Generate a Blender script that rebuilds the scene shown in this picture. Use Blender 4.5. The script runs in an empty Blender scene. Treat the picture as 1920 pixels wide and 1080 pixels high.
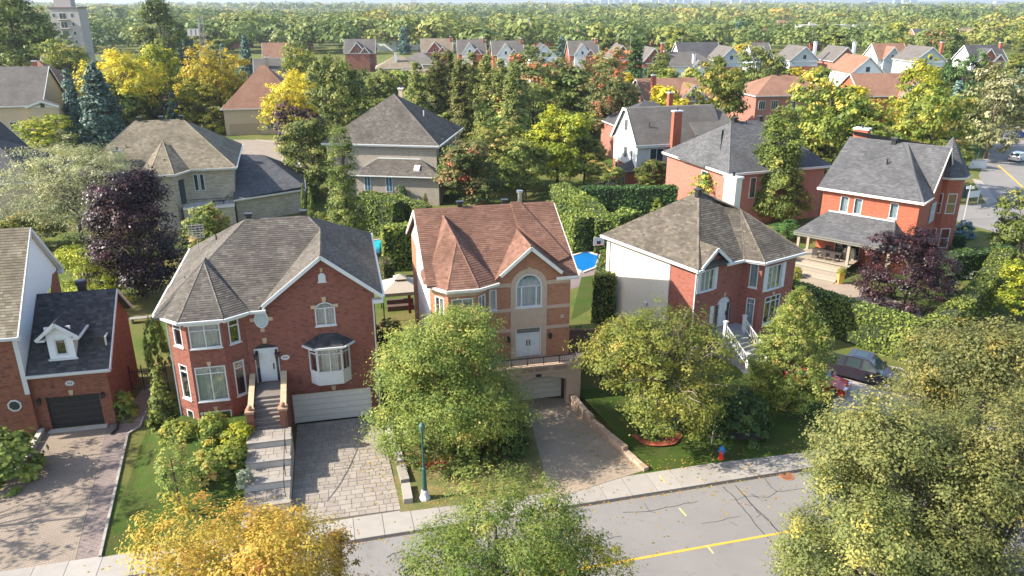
import bpy, math, random
import numpy as np
from mathutils import Vector
R=math.radians
SC=bpy.context.scene
COL=SC.collection
# ------------------------------------------------ camera, sky, sun, exposure
FPX=1451.0; TH=R(20.4); CAMH=26.3
cam=bpy.data.cameras.new('camera'); CAM=bpy.data.objects.new('camera',cam); COL.objects.link(CAM)
cam.sensor_width=36.0; cam.lens=FPX/1920*36; cam.clip_start=0.5; cam.clip_end=40000
CAM.location=(0,0,CAMH); CAM.rotation_euler=(R(90)-TH,0,0); SC.camera=CAM
SUN_AZ=10.0      # light travels towards +X, turned this many degrees to +Y
SUN_EL=35.0
W=bpy.data.worlds.new('World'); SC.world=W; W.use_nodes=True
nt=W.node_tree; nt.nodes.clear()
sk=nt.nodes.new('ShaderNodeTexSky'); sk.sky_type='NISHITA'; sk.sun_disc=False
sk.sun_elevation=R(SUN_EL); sk.sun_rotation=R(270-SUN_AZ); sk.altitude=30; sk.dust_density=1.4; sk.air_density=1.0
bg=nt.nodes.new('ShaderNodeBackground'); bg.inputs[1].default_value=0.15
wo=nt.nodes.new('ShaderNodeOutputWorld')
nt.links.new(sk.outputs[0],bg.inputs[0]); nt.links.new(bg.outputs[0],wo.inputs[0])
sl=bpy.data.lights.new('sun','SUN'); sl.energy=4.8; sl.angle=R(0.6); sl.color=(1.0,0.92,0.81)
SUN=bpy.data.objects.new('sun',sl); COL.objects.link(SUN); SUN.location=(-60,-10,60)
_d=Vector((math.cos(R(SUN_AZ))*math.cos(R(SUN_EL)),math.sin(R(SUN_AZ))*math.cos(R(SUN_EL)),-math.sin(R(SUN_EL))))
SUN.rotation_euler=_d.to_track_quat('-Z','Y').to_euler()
vs=SC.view_settings; vs.view_transform='Standard'; vs.look='None'; vs.exposure=1.3; vs.gamma=1.0; vs.use_curve_mapping=False
# ------------------------------------------------ photo pixel -> place
_c,_s=math.cos(TH),math.sin(TH)
def ray(x,y):
    u=(x-960)/FPX; v=(y-540)/FPX
    return (u,_c-v*_s,-_s-v*_c)
def G(x,y,z=0.0):
    d=ray(x,y); t=(z-CAMH)/d[2]; return (d[0]*t,d[1]*t)
def zat(x,y,Y):
    d=ray(x,y); return CAMH+d[2]*Y/d[1]
def depth(X,Y,Z): return Y*_c-(Z-CAMH)*_s
# ------------------------------------------------ mesh builder
class MB:
    def __init__(s): s.v=[]; s.f=[]; s.m=[]; s.t=[]
    def poly(s,pts,m=0,t=0.5):
        i=len(s.v); s.v.extend([tuple(p) for p in pts]); s.f.append(tuple(range(i,i+len(pts)))); s.m.append(m); s.t.append(t)
    def hexa(s,p,m=0,t=0.5):   # 8 pts: bottom 0-3 ccw from above, top 4-7
        for f in ((3,2,1,0),(4,5,6,7),(0,1,5,4),(1,2,6,5),(2,3,7,6),(3,0,4,7)): s.poly([p[k] for k in f],m,t)
    def box(s,x0,y0,z0,x1,y1,z1,m=0,t=0.5):
        s.hexa([(x0,y0,z0),(x1,y0,z0),(x1,y1,z0),(x0,y1,z0),(x0,y0,z1),(x1,y0,z1),(x1,y1,z1),(x0,y1,z1)],m,t)
    def obox(s,o,ex,ey,x0,y0,z0,x1,y1,z1,m=0,t=0.5):
        q=lambda a,b,c:(o[0]+ex[0]*a+ey[0]*b,o[1]+ex[1]*a+ey[1]*b,c)
        s.hexa([q(x0,y0,z0),q(x1,y0,z0),q(x1,y1,z0),q(x0,y1,z0),q(x0,y0,z1),q(x1,y0,z1),q(x1,y1,z1),q(x0,y1,z1)],m,t)
    def bar(s,p,q,w,h,m=0,t=0.5,up=(0,0,1)):    # box beam p->q, width w, height h
        p=Vector(p); q=Vector(q); d=(q-p).normalized(); a=d.cross(Vector(up))
        if a.length<1e-4: a=Vector((1,0,0))
        a.normalize(); b=a.cross(d).normalized(); a*=w/2; b*=h/2
        s.hexa([p-a-b,p+a-b,q+a-b,q-a-b,p-a+b,p+a+b,q+a+b,q-a+b],m,t)
    def tube(s,p,q,r,r2=None,n=8,m=0,t=0.5,cap=True):
        r2=r if r2 is None else r2; p=Vector(p); q=Vector(q); d=(q-p).normalized()
        a=d.orthogonal().normalized(); b=d.cross(a)
        A=[];B=[]
        for k in range(n):
            w=a*math.cos(2*math.pi*k/n)+b*math.sin(2*math.pi*k/n); A.append(p+w*r); B.append(q+w*r2)
        for k in range(n):
            j=(k+1)%n; s.poly([A[k],A[j],B[j],B[k]],m,t)
        if cap: s.poly(A[::-1],m,t); s.poly(B,m,t)
    def lathe(s,prof,c=(0,0,0),n=12,m=0,t=0.5):
        for (r0,z0),(r1,z1) in zip(prof[:-1],prof[1:]):
            for k in range(n):
                a0=2*math.pi*k/n; a1=2*math.pi*(k+1)/n
                P=lambda r,z,a:(c[0]+r*math.cos(a),c[1]+r*math.sin(a),c[2]+z)
                pts=[P(r0,z0,a0),P(r0,z0,a1),P(r1,z1,a1),P(r1,z1,a0)]
                if r0<1e-6: pts=pts[1:] if False else [pts[0],pts[2],pts[3]]
                elif r1<1e-6: pts=pts[:3]
                s.poly(pts,m,t)
    def build(s,name,mat,parent=None,kind=None,smooth=False,uv=True):
        me=bpy.data.meshes.new(name); me.from_pydata(s.v,[],s.f)
        mats=mat if isinstance(mat,(list,tuple)) else [mat]
        for m in mats: me.materials.append(m)
        n=len(s.f)
        if len(mats)>1: me.polygons.foreach_set('material_index',np.array(s.m,dtype=np.int32))
        a=me.attributes.new('tone','FLOAT','FACE'); a.data.foreach_set('value',np.array(s.t,dtype=np.float32))
        if smooth: me.polygons.foreach_set('use_smooth',np.ones(n,dtype=bool))
        if uv:
            l=me.uv_layers.new(name='UVMap'); vv=s.v; out=[]
            for f in s.f:
                p0=Vector(vv[f[0]]); nrm=Vector((0,0,0))
                for k in range(len(f)):
                    a1=vv[f[k]]; b1=vv[f[(k+1)%len(f)]]
                    nrm.x+=(a1[1]-b1[1])*(a1[2]+b1[2]); nrm.y+=(a1[2]-b1[2])*(a1[0]+b1[0]); nrm.z+=(a1[0]-b1[0])*(a1[1]+b1[1])
                if nrm.length>0: nrm.normalize()
                if abs(nrm.z)>0.9:
                    for k in f: out+= [vv[k][0],vv[k][1]]
                else:
                    h=math.hypot(nrm.x,nrm.y) or 1; ex=(-nrm.y/h,nrm.x/h)
                    sl=1/max(0.2,h)
                    for k in f: out+=[vv[k][0]*ex[0]+vv[k][1]*ex[1],vv[k][2]*sl]
            l.data.foreach_set('uv',np.array(out,dtype=np.float32))
        me.update()
        o=bpy.data.objects.new(name,me); COL.objects.link(o)
        if parent is not None: o.parent=parent
        if kind: o['kind']=kind
        return o
def tag(o,label,cat,group=None):
    o['label']=label; o['category']=cat
    if group: o['group']=group
    return o
def empty(name,loc,rz=0,label=None,cat=None,group=None):
    o=bpy.data.objects.new(name,None); COL.objects.link(o); o.location=(loc[0],loc[1],loc[2] if len(loc)>2 else 0); o.rotation_euler=(0,0,R(rz))
    o.empty_display_size=0.3
    if label: tag(o,label,cat,group)
    return o
def struct(o): o['kind']='structure'; return o
# ------------------------------------------------ materials
MT={}
def newmat(name):
    m=bpy.data.materials.new(name); m.use_nodes=True; t=m.node_tree; t.nodes.clear()
    out=t.nodes.new('ShaderNodeOutputMaterial'); b=t.nodes.new('ShaderNodeBsdfPrincipled'); t.links.new(b.outputs[0],out.inputs[0])
    MT[name]=m; return m,t,b,out
def rgb(c): return (c[0],c[1],c[2],1)
def N(t,ty,**k):
    n=t.nodes.new('ShaderNode'+ty)
    for a,b in k.items():
        if a in n.inputs.keys() if isinstance(a,str) else False: n.inputs[a].default_value=b
        else: setattr(n,a,b)
    return n
def ramp(t,stops):
    r=t.nodes.new('ShaderNodeValToRGB'); e=r.color_ramp.elements
    while len(e)<len(stops): e.new(0.5)
    for k,(p,c) in enumerate(stops): e[k].position=p; e[k].color=rgb(c)
    return r
def mixc(t,a,b,fac,blend='MIX'):
    n=t.nodes.new('ShaderNodeMix'); n.data_type='RGBA'; n.blend_type=blend
    for i,x in ((6,a),(7,b)):
        if isinstance(x,tuple): n.inputs[i].default_value=rgb(x)
        else: t.links.new(x,n.inputs[i])
    if isinstance(fac,(int,float)): n.inputs[0].default_value=fac
    else: t.links.new(fac,n.inputs[0])
    return n.outputs[2]
def noise(t,vec,scale,detail=4,rough=0.6):
    n=t.nodes.new('ShaderNodeTexNoise'); n.inputs['Scale'].default_value=scale; n.inputs['Detail'].default_value=detail; n.inputs['Roughness'].default_value=rough
    if vec is not None: t.links.new(vec,n.inputs['Vector'])
    return n.outputs[0]
def stretch(t,val,a,b):
    n=t.nodes.new('ShaderNodeMapRange'); t.links.new(val,n.inputs[0]); n.inputs[1].default_value=a; n.inputs[2].default_value=b; return n.outputs[0]
def bump(t,b,h,st=0.4,dist=0.02):
    n=t.nodes.new('ShaderNodeBump'); n.inputs['Strength'].default_value=st; n.inputs['Distance'].default_value=dist
    t.links.new(h,n.inputs['Height']); t.links.new(n.outputs[0],b.inputs['Normal'])
def coord(t,which='Object'): return t.nodes.new('ShaderNodeTexCoord').outputs[which]
def flat(name,c,rough=0.6,var=0.12,scale=3.0,metal=0.0,bmp=0.0,spec=0.5):
    if name in MT: return MT[name]
    m,t,b,_=newmat(name); n=noise(t,coord(t),scale); v=stretch(t,n,0.25,0.75)
    d=tuple(x*(1-var) for x in c); l=tuple(min(1,x*(1+var)) for x in c)
    t.links.new(mixc(t,d,l,v),b.inputs['Base Color']); b.inputs['Roughness'].default_value=rough; b.inputs['Metallic'].default_value=metal
    b.inputs['Specular IOR Level'].default_value=spec
    if bmp: bump(t,b,noise(t,coord(t),scale*12),bmp,0.01)
    return m
def brick(name,c1,c2,mortar,dark,w=0.25,h=0.085,stone=False):
    m,t,b,_=newmat(name); uv=coord(t,'UV')
    n=t.nodes.new('ShaderNodeTexBrick'); t.links.new(uv,n.inputs['Vector'])
    n.inputs['Color1'].default_value=rgb(c1); n.inputs['Color2'].default_value=rgb(c2); n.inputs['Mortar'].default_value=rgb(mortar)
    n.inputs['Scale'].default_value=1; n.inputs['Mortar Size'].default_value=0.011 if not stone else 0.02; n.inputs['Brick Width'].default_value=w; n.inputs['Row Height'].default_value=h
    n.inputs['Bias'].default_value=-0.2
    if stone: n.offset_frequency=2; n.squash=1.6; n.squash_frequency=3
    mpb=t.nodes.new('ShaderNodeMapping'); mpb.inputs['Scale'].default_value=(1/w,1/h,1); t.links.new(uv,mpb.inputs[0]); sn=t.nodes.new('ShaderNodeTexWhiteNoise'); fl=t.nodes.new('ShaderNodeVectorMath'); fl.operation='FLOOR'; t.links.new(mpb.outputs[0],fl.inputs[0]); t.links.new(fl.outputs[0],sn.inputs['Vector'])
    pn=noise(t,uv,1.6,4)
    col=mixc(t,n.outputs[0],dark,stretch(t,sn.outputs[0],0.72,1.0)); col=mixc(t,col,dark,stretch(t,pn,.55,1.0))
    big=stretch(t,noise(t,coord(t),0.5,5),0.45,1.1)
    col=mixc(t,col,tuple(min(1,x*1.25+.01) for x in c1),big); 
    ms_=t.nodes.new('ShaderNodeMapping'); ms_.inputs['Scale'].default_value=(1.6,.22,1); t.links.new(uv,ms_.inputs[0]); col=mixc(t,col,tuple(x*.6 for x in c1),stretch(t,noise(t,ms_.outputs[0],1.0,5,.65),.52,.95))
    mm=t.nodes.new('ShaderNodeMix'); mm.data_type='RGBA'; mm.inputs[0].default_value=0.7
    t.links.new(n.outputs[0],mm.inputs[6]); t.links.new(col,mm.inputs[7])
    t.links.new(mm.outputs[2],b.inputs['Base Color']); b.inputs['Roughness'].default_value=0.85
    inv=t.nodes.new('ShaderNodeMath'); inv.operation='SUBTRACT'; inv.inputs[0].default_value=1; t.links.new(n.outputs[1],inv.inputs[1])
    bump(t,b,inv.outputs[0],0.5,0.012)
    return m
def shingle(name,c1,c2,c3,tabbed=True):
    """tabbed: tone from the built tabs; otherwise rows from texture (far roofs)"""
    m,t,b,_=newmat(name)
    if tabbed:
        at=t.nodes.new('ShaderNodeAttribute'); at.attribute_name='tone'; v=at.outputs['Fac']
        r=ramp(t,[(0,c1),(0.5,c2),(1,c3)]); t.links.new(v,r.inputs[0]); col=r.outputs[0]
    else:
        n=t.nodes.new('ShaderNodeTexBrick'); t.links.new(coord(t,'UV'),n.inputs['Vector'])
        n.inputs['Color1'].default_value=rgb(c1); n.inputs['Color2'].default_value=rgb(c3); n.inputs['Mortar'].default_value=rgb(tuple(x*.45 for x in c1))
        n.inputs['Scale'].default_value=1; n.inputs['Mortar Size'].default_value=0.012; n.inputs['Brick Width'].default_value=0.5; n.inputs['Row Height'].default_value=0.22
        col=mixc(t,n.outputs[0],c2,0.35)
    g=noise(t,coord(t),0.35,5); col=mixc(t,col,tuple(x*.72 for x in c1),stretch(t,g,0.45,0.85))
    f=noise(t,coord(t),60,2); col=mixc(t,col,tuple(min(1,x*1.5) for x in c3),stretch(t,f,0.55,0.9))
    t.links.new(col,b.inputs['Base Color']); b.inputs['Roughness'].default_value=0.95; b.inputs['Specular IOR Level'].default_value=0.2
    bump(t,b,f,0.5,0.01)
    return m
def leaf(name,stops,trans=0.45,rough=0.55):
    m,t,b,out=newmat(name)
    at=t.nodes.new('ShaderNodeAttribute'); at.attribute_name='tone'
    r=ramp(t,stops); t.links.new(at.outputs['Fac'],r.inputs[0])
    oi=t.nodes.new('ShaderNodeObjectInfo')
    hs=t.nodes.new('ShaderNodeHueSaturation'); t.links.new(r.outputs[0],hs.inputs['Color'])
    mr=t.nodes.new('ShaderNodeMapRange'); t.links.new(oi.outputs['Random'],mr.inputs[0]); mr.inputs[3].default_value=0.78; mr.inputs[4].default_value=1.18
    t.links.new(mr.outputs[0],hs.inputs['Value'])
    mh=t.nodes.new('ShaderNodeMapRange'); t.links.new(oi.outputs['Random'],mh.inputs[0]); mh.inputs[3].default_value=0.488; mh.inputs[4].default_value=0.512
    t.links.new(mh.outputs[0],hs.inputs['Hue'])
    t.links.new(hs.outputs[0],b.inputs['Base Color']); b.inputs['Roughness'].default_value=rough; b.inputs['Specular IOR Level'].default_value=0.3
    tr=t.nodes.new('ShaderNodeBsdfTranslucent'); t.links.new(hs.outputs[0],tr.inputs[0])
    mx=t.nodes.new('ShaderNodeMixShader'); mx.inputs[0].default_value=trans
    t.links.new(b.outputs[0],mx.inputs[1]); t.links.new(tr.outputs[0],mx.inputs[2]); t.links.new(mx.outputs[0],out.inputs[0])
    return m
def glass(name,tint=(0.75,0.8,0.82),refl=0.12):
    m,t,b,out=newmat(name); t.nodes.remove(b)
    g=t.nodes.new('ShaderNodeBsdfGlossy'); g.inputs['Roughness'].default_value=0.03; g.inputs[0].default_value=(0.9,0.93,0.95,1)
    tr=t.nodes.new('ShaderNodeBsdfTransparent'); tr.inputs[0].default_value=rgb(tint)
    fr=t.nodes.new('ShaderNodeLayerWeight'); fr.inputs[0].default_value=0.25
    mr=t.nodes.new('ShaderNodeMapRange'); t.links.new(fr.outputs['Facing'],mr.inputs[0]); mr.inputs[3].default_value=refl; mr.inputs[4].default_value=0.75
    mx=t.nodes.new('ShaderNodeMixShader'); t.links.new(mr.outputs[0],mx.inputs[0]); t.links.new(tr.outputs[0],mx.inputs[1]); t.links.new(g.outputs[0],mx.inputs[2]); t.links.new(mx.outputs[0],out.inputs[0])
    return m
WHITE=flat('white_paint',(0.58,0.58,0.56),0.5,0.05)
CREAM=flat('cream_fascia',(0.66,0.62,0.54),0.55,0.06)
STONE=flat('cut_limestone',(0.45,0.34,0.21),0.85,0.15,4,bmp=.2)
CONC=flat('concrete',(0.42,0.39,0.35),0.9,0.14,1.3,bmp=.2)
BLACK=flat('black_metal',(0.02,0.02,0.022),0.4,0.1)
DARKDOOR=flat('black_door_paint',(0.018,0.017,0.017),0.5,0.2)
GLASS=glass('window_glass'); 
def darkglass(name,c,r=0.06):
    m,t,b,_=newmat(name); b.inputs['Base Color'].default_value=rgb(c); b.inputs['Roughness'].default_value=r; b.inputs['Specular IOR Level'].default_value=0.8; return m
DGLASS=darkglass('far_window_glass',(0.03,0.045,0.05)); BLUEGL=darkglass('blue_glass',(0.05,0.11,0.16))
CURT=flat('curtain_cloth',(0.55,0.52,0.45),0.9,0.1,4); BLIND=flat('pale_blind',(0.42,0.47,0.47),0.8,0.06)
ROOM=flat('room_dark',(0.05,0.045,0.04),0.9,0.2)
B0=brick('brick_brown_red',(0.23,0.060,0.030),(0.30,0.085,0.040),(0.22,0.14,0.09),(0.06,0.025,0.02))
B1=brick('brick_red',(0.185,0.04,0.026),(0.245,0.055,0.034),(0.27,0.16,0.11),(0.09,0.024,0.018))
B2=brick('brick_orange_tan',(0.36,0.135,0.062),(0.42,0.165,0.08),(0.40,0.24,0.15),(0.27,0.10,0.05))
B3=brick('brick_rose',(0.24,0.055,0.034),(0.30,0.075,0.043),(0.28,0.18,0.13),(0.16,0.04,0.03))
B4=brick('brick_orange_red',(0.34,0.075,0.034),(0.40,0.095,0.043),(0.38,0.15,0.09),(0.22,0.05,0.03))
B5=brick('brick_pink',(0.30,0.10,0.066),(0.36,0.125,0.085),(0.4,0.25,0.2),(0.25,0.09,0.06))
S1=brick('stone_tan',(0.50,0.42,0.30),(0.36,0.29,0.20),(0.26,0.22,0.17),(0.30,0.22,0.14),0.55,0.17,True)
S2=brick('brick_grey_beige',(0.30,0.26,0.20),(0.35,0.30,0.23),(0.32,0.28,0.23),(0.22,0.18,0.14),0.26,0.08)
SIDING=flat('beige_siding',(0.64,0.58,0.46),0.6,0.05); WSID=flat('white_siding',(0.74,0.74,0.73),0.6,0.05); GSID=flat('grey_blue_siding',(0.42,0.46,0.48),0.6,0.06); TANST=flat('tan_stucco',(0.47,0.36,0.24),0.8,0.08)
R0=shingle('shingle_tan',(0.115,0.095,0.065),(0.19,0.16,0.11),(0.26,0.225,0.16)); R0b=shingle('shingle_slate',(0.026,0.028,0.032),(0.06,0.06,0.062),(0.11,0.10,0.09))
R1=shingle('shingle_grey_brown',(0.062,0.055,0.046),(0.105,0.093,0.078),(0.158,0.14,0.118))
R2=shingle('shingle_red_brown',(0.115,0.060,0.041),(0.172,0.091,0.063),(0.225,0.124,0.088))
R3=shingle('shingle_mixed_brown',(0.06,0.051,0.041),(0.105,0.09,0.07),(0.165,0.142,0.108)); R4=shingle('shingle_charcoal',(0.065,0.065,0.067),(0.095,0.095,0.097),(0.13,0.13,0.13))
F1=shingle('far_shingle_tan',(0.17,0.135,0.095),(0.2,0.165,0.115),(0.25,0.2,0.145),False); F2=shingle('far_shingle_grey',(0.10,0.092,0.083),(0.12,0.11,0.10),(0.15,0.135,0.12),False)
F3=shingle('far_shingle_dark',(0.055,0.055,0.058),(0.07,0.07,0.073),(0.09,0.09,0.092),False); F4=shingle('far_shingle_brown',(0.19,0.10,0.065),(0.22,0.12,0.08),(0.26,0.15,0.10),False)
LIT=flat('flat_roof_gravel',(0.35,0.33,0.3),0.9,0.1)
# ------------------------------------------------ roof shingles
def clip(poly,clipper):
    out=poly
    n=len(clipper)
    for i in range(n):
        a=clipper[i]; b=clipper[(i+1)%n]; ex=b[0]-a[0]; ey=b[1]-a[1]
        inp=out; out=[]
        if not inp: return out
        s=inp[-1]; ds=ex*(s[1]-a[1])-ey*(s[0]-a[0])
        for p in inp:
            dp=ex*(p[1]-a[1])-ey*(p[0]-a[0])
            if (dp>=0)!=(ds>=0):
                k=ds/(ds-dp); out.append((s[0]+(p[0]-s[0])*k,s[1]+(p[1]-s[1])*k))
            if dp>=0: out.append(p)
            s=p; ds=dp
    return out
def newell(f):
    n=Vector((0,0,0))
    for k in range(len(f)):
        a=Vector(f[k]); b=Vector(f[(k+1)%len(f)]); n+=a.cross(b)
    return n.normalized()
def shingles(faces,rnd,tw=0.33,exp=0.19,spread=0.5):
    mb=MB()
    for f in faces:
        n=newell(f)
        if n.z<0: f=f[::-1]; n=-n
        e1=Vector((0,0,1)).cross(n)
        if e1.length<1e-3: continue
        e1.normalize(); e2=n.cross(e1); o=Vector(f[0])
        P=[((Vector(p)-o).dot(e1),(Vector(p)-o).dot(e2)) for p in f]
        ar=sum(P[i][0]*P[(i+1)%len(P)][1]-P[(i+1)%len(P)][0]*P[i][1] for i in range(len(P)))
        if ar<0: P=P[::-1]
        x0=min(p[0] for p in P); x1=max(p[0] for p in P); y0=min(p[1] for p in P); y1=max(p[1] for p in P)
        row=0; y=y0
        while y<y1:
            xx=x0-tw+(row%2)*tw*.5+rnd.random()*0.06; rt=rnd.gauss(0,.02)
            while xx<x1:
                w=tw*(0.65+rnd.random()*.5)
                pol=clip([(xx,y),(xx+w-.006,y),(xx+w-.006,y+exp),(xx,y+exp)],P)
                if len(pol)>2:
                    tone=min(1,max(0,0.5+rt+rnd.uniform(-spread,spread)*(.35+.65*rnd.random())))
                    pts=[]
                    for (a,b) in pol:
                        h=0.028-0.022*(b-y)/exp; pts.append(o+e1*a+e2*b+n*h)
                    mb.poly(pts,0,tone)
                    low=[p for p in pol if p[1]<y+1e-4]
                    if len(low)==2:
                        (a0,_),(a1,_)=sorted(low)
                        mb.poly([o+e1*a0+e2*y+n*0.001,o+e1*a1+e2*y+n*0.001,o+e1*a1+e2*y+n*0.028,o+e1*a0+e2*y+n*0.028],0,tone*.8)
                xx+=w
            y+=exp; row+=1
    return mb
def roof(h,faces,mat,tabs=True,thick=0.12,caps=(),seed=1,name='roof',tw=0.33,exp=0.19):
    mb=MB()
    for f in faces:
        f=list(f)
        if newell(f).z<0: f=f[::-1]
        mb.poly(f); g=[(p[0],p[1],p[2]-thick) for p in f]; mb.poly(g[::-1])
        for k in range(len(f)):
            j=(k+1)%len(f); mb.poly([g[k],g[j],f[j],f[k]])
    ro=mb.build(name,mat,h)
    rnd=random.Random(seed)
    if tabs:
        shingles(faces,rnd,tw,exp).build('shingles',mat,ro,'stuff',uv=False)
    if caps:
        cb=MB()
        for p,q in caps:
            p=Vector(p); q=Vector(q); L=(q-p).length; n=max(1,int(L/0.28)); d=(q-p)/L; s=d.cross(Vector((0,0,1))).normalized()*0.13
            for k in range(n):
                a=p+d*(L*k/n); b=p+d*(L*(k+1)/n); t=rnd.uniform(.35,.95); z0=Vector((0,0,.065)); z1=Vector((0,0,.05)); lo=Vector((0,0,-.035))
                cb.poly([a-s+lo,a+z0,b+z1,b-s+lo],0,t); cb.poly([a+z0,a+s+lo,b+s+lo,b+z1],0,t)
        cb.build('ridge_cap',mat,ro,'stuff',uv=False)
    return ro
def fascia(h,lines,mat=None,hgt=0.22,top=0.0,out=0.04,name='fascia'):
    """white boards under roof edges; each line a polyline of 3-D points"""
    mat=mat or WHITE
    for L in lines:
        mb=MB()
        for p,q in zip(L[:-1],L[1:]):
            p=Vector(p); q=Vector(q); d=q-p; e=Vector((d.x,d.y,0)).normalized()*0.02
            a=(p-e)+Vector((0,0,top-hgt/2)); b=(q+e)+Vector((0,0,top-hgt/2)); mb.bar(a,b,out*2,hgt)
            # gutter lip
            s=Vector((d.y,-d.x,0)).normalized()
            if abs(d.z)<0.05: mb.bar(p+s*.08+Vector((0,0,-.05)),q+s*.08+Vector((0,0,-.05)),.1,.11)
        mb.build(name,mat,h)
# ------------------------------------------------ walls and openings
def segP(A,B,s,z,o=0.0):
    dx,dy=B[0]-A[0],B[1]-A[1]; L=math.hypot(dx,dy); dx/=L; dy/=L
    return (A[0]+dx*s+dy*o,A[1]+dy*s-dx*o,z)
def arcpts(s0,s1,zs,rise,n=10):
    """arch from (s0,zs) to (s1,zs) rising"""
    c=(s0+s1)/2; hw=(s1-s0)/2
    if rise>=hw*.98: return [(c-hw*math.cos(math.pi*k/n),zs+rise*math.sin(math.pi*k/n)) for k in range(n+1)]
    r=(hw*hw+rise*rise)/(2*rise); a=math.asin(hw/r)
    return [(c+r*math.sin(-a+2*a*k/n),zs+rise-r+r*math.cos(-a+2*a*k/n)) for k in range(n+1)]
def wall(mb,A,B,z0,z1,ops=(),dep=0.12,m=0):
    L=math.hypot(B[0]-A[0],B[1]-A[1])
    ss=sorted(set([0,L]+[o[0] for o in ops]+[o[1] for o in ops])); zs=sorted(set([z0,z1]+[o[2] for o in ops]+[o[3] for o in ops]))
    P=lambda s,z,o=0: segP(A,B,s,z,o)
    for a,b in zip(ss[:-1],ss[1:]):
        for c,d in zip(zs[:-1],zs[1:]):
            if d<=z0 or c>=z1: continue
            if any(o[0]-1e-6<=a and b<=o[1]+1e-6 and o[2]-1e-6<=c and d<=o[3]+1e-6 for o in ops): continue
            mb.poly([P(a,c),P(b,c),P(b,d),P(a,d)],m)
    for o in ops:
        s0,s1,a,b=o[:4]; rise=o[4] if len(o)>4 else 0
        if rise:
            pts=arcpts(s0,s1,b-rise,rise)
            k=len(pts)//2
            mb.poly([P(s0,b)]+[P(*p) for p in pts[:k+1]],m); mb.poly([P(s1,b)]+[P(*p) for p in pts[k:]][::-1],m)
            for p,q in zip(pts[:-1],pts[1:]): mb.poly([P(*p),P(*p,-dep),P(*q,-dep),P(*q)],m)
            top=b-rise
        else:
            top=b; mb.poly([P(s0,b),P(s0,b,-dep),P(s1,b,-dep),P(s1,b)],m)
        mb.poly([P(s0,a),P(s0,a,-dep),P(s0,top,-dep),P(s0,top)],m); mb.poly([P(s1,a),P(s1,top),P(s1,top,-dep),P(s1,a,-dep)],m)
        mb.poly([P(s0,a),P(s1,a),P(s1,a,-dep),P(s0,a,-dep)],m)
def sbox(mb,A,B,s0,s1,z0,z1,o0,o1,m=0):
    P=lambda s,z,o: segP(A,B,s,z,o)
    mb.hexa([P(s0,z0,o1),P(s1,z0,o1),P(s1,z0,o0),P(s0,z0,o0),P(s0,z1,o1),P(s1,z1,o1),P(s1,z1,o0),P(s0,z1,o0)],m)
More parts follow.
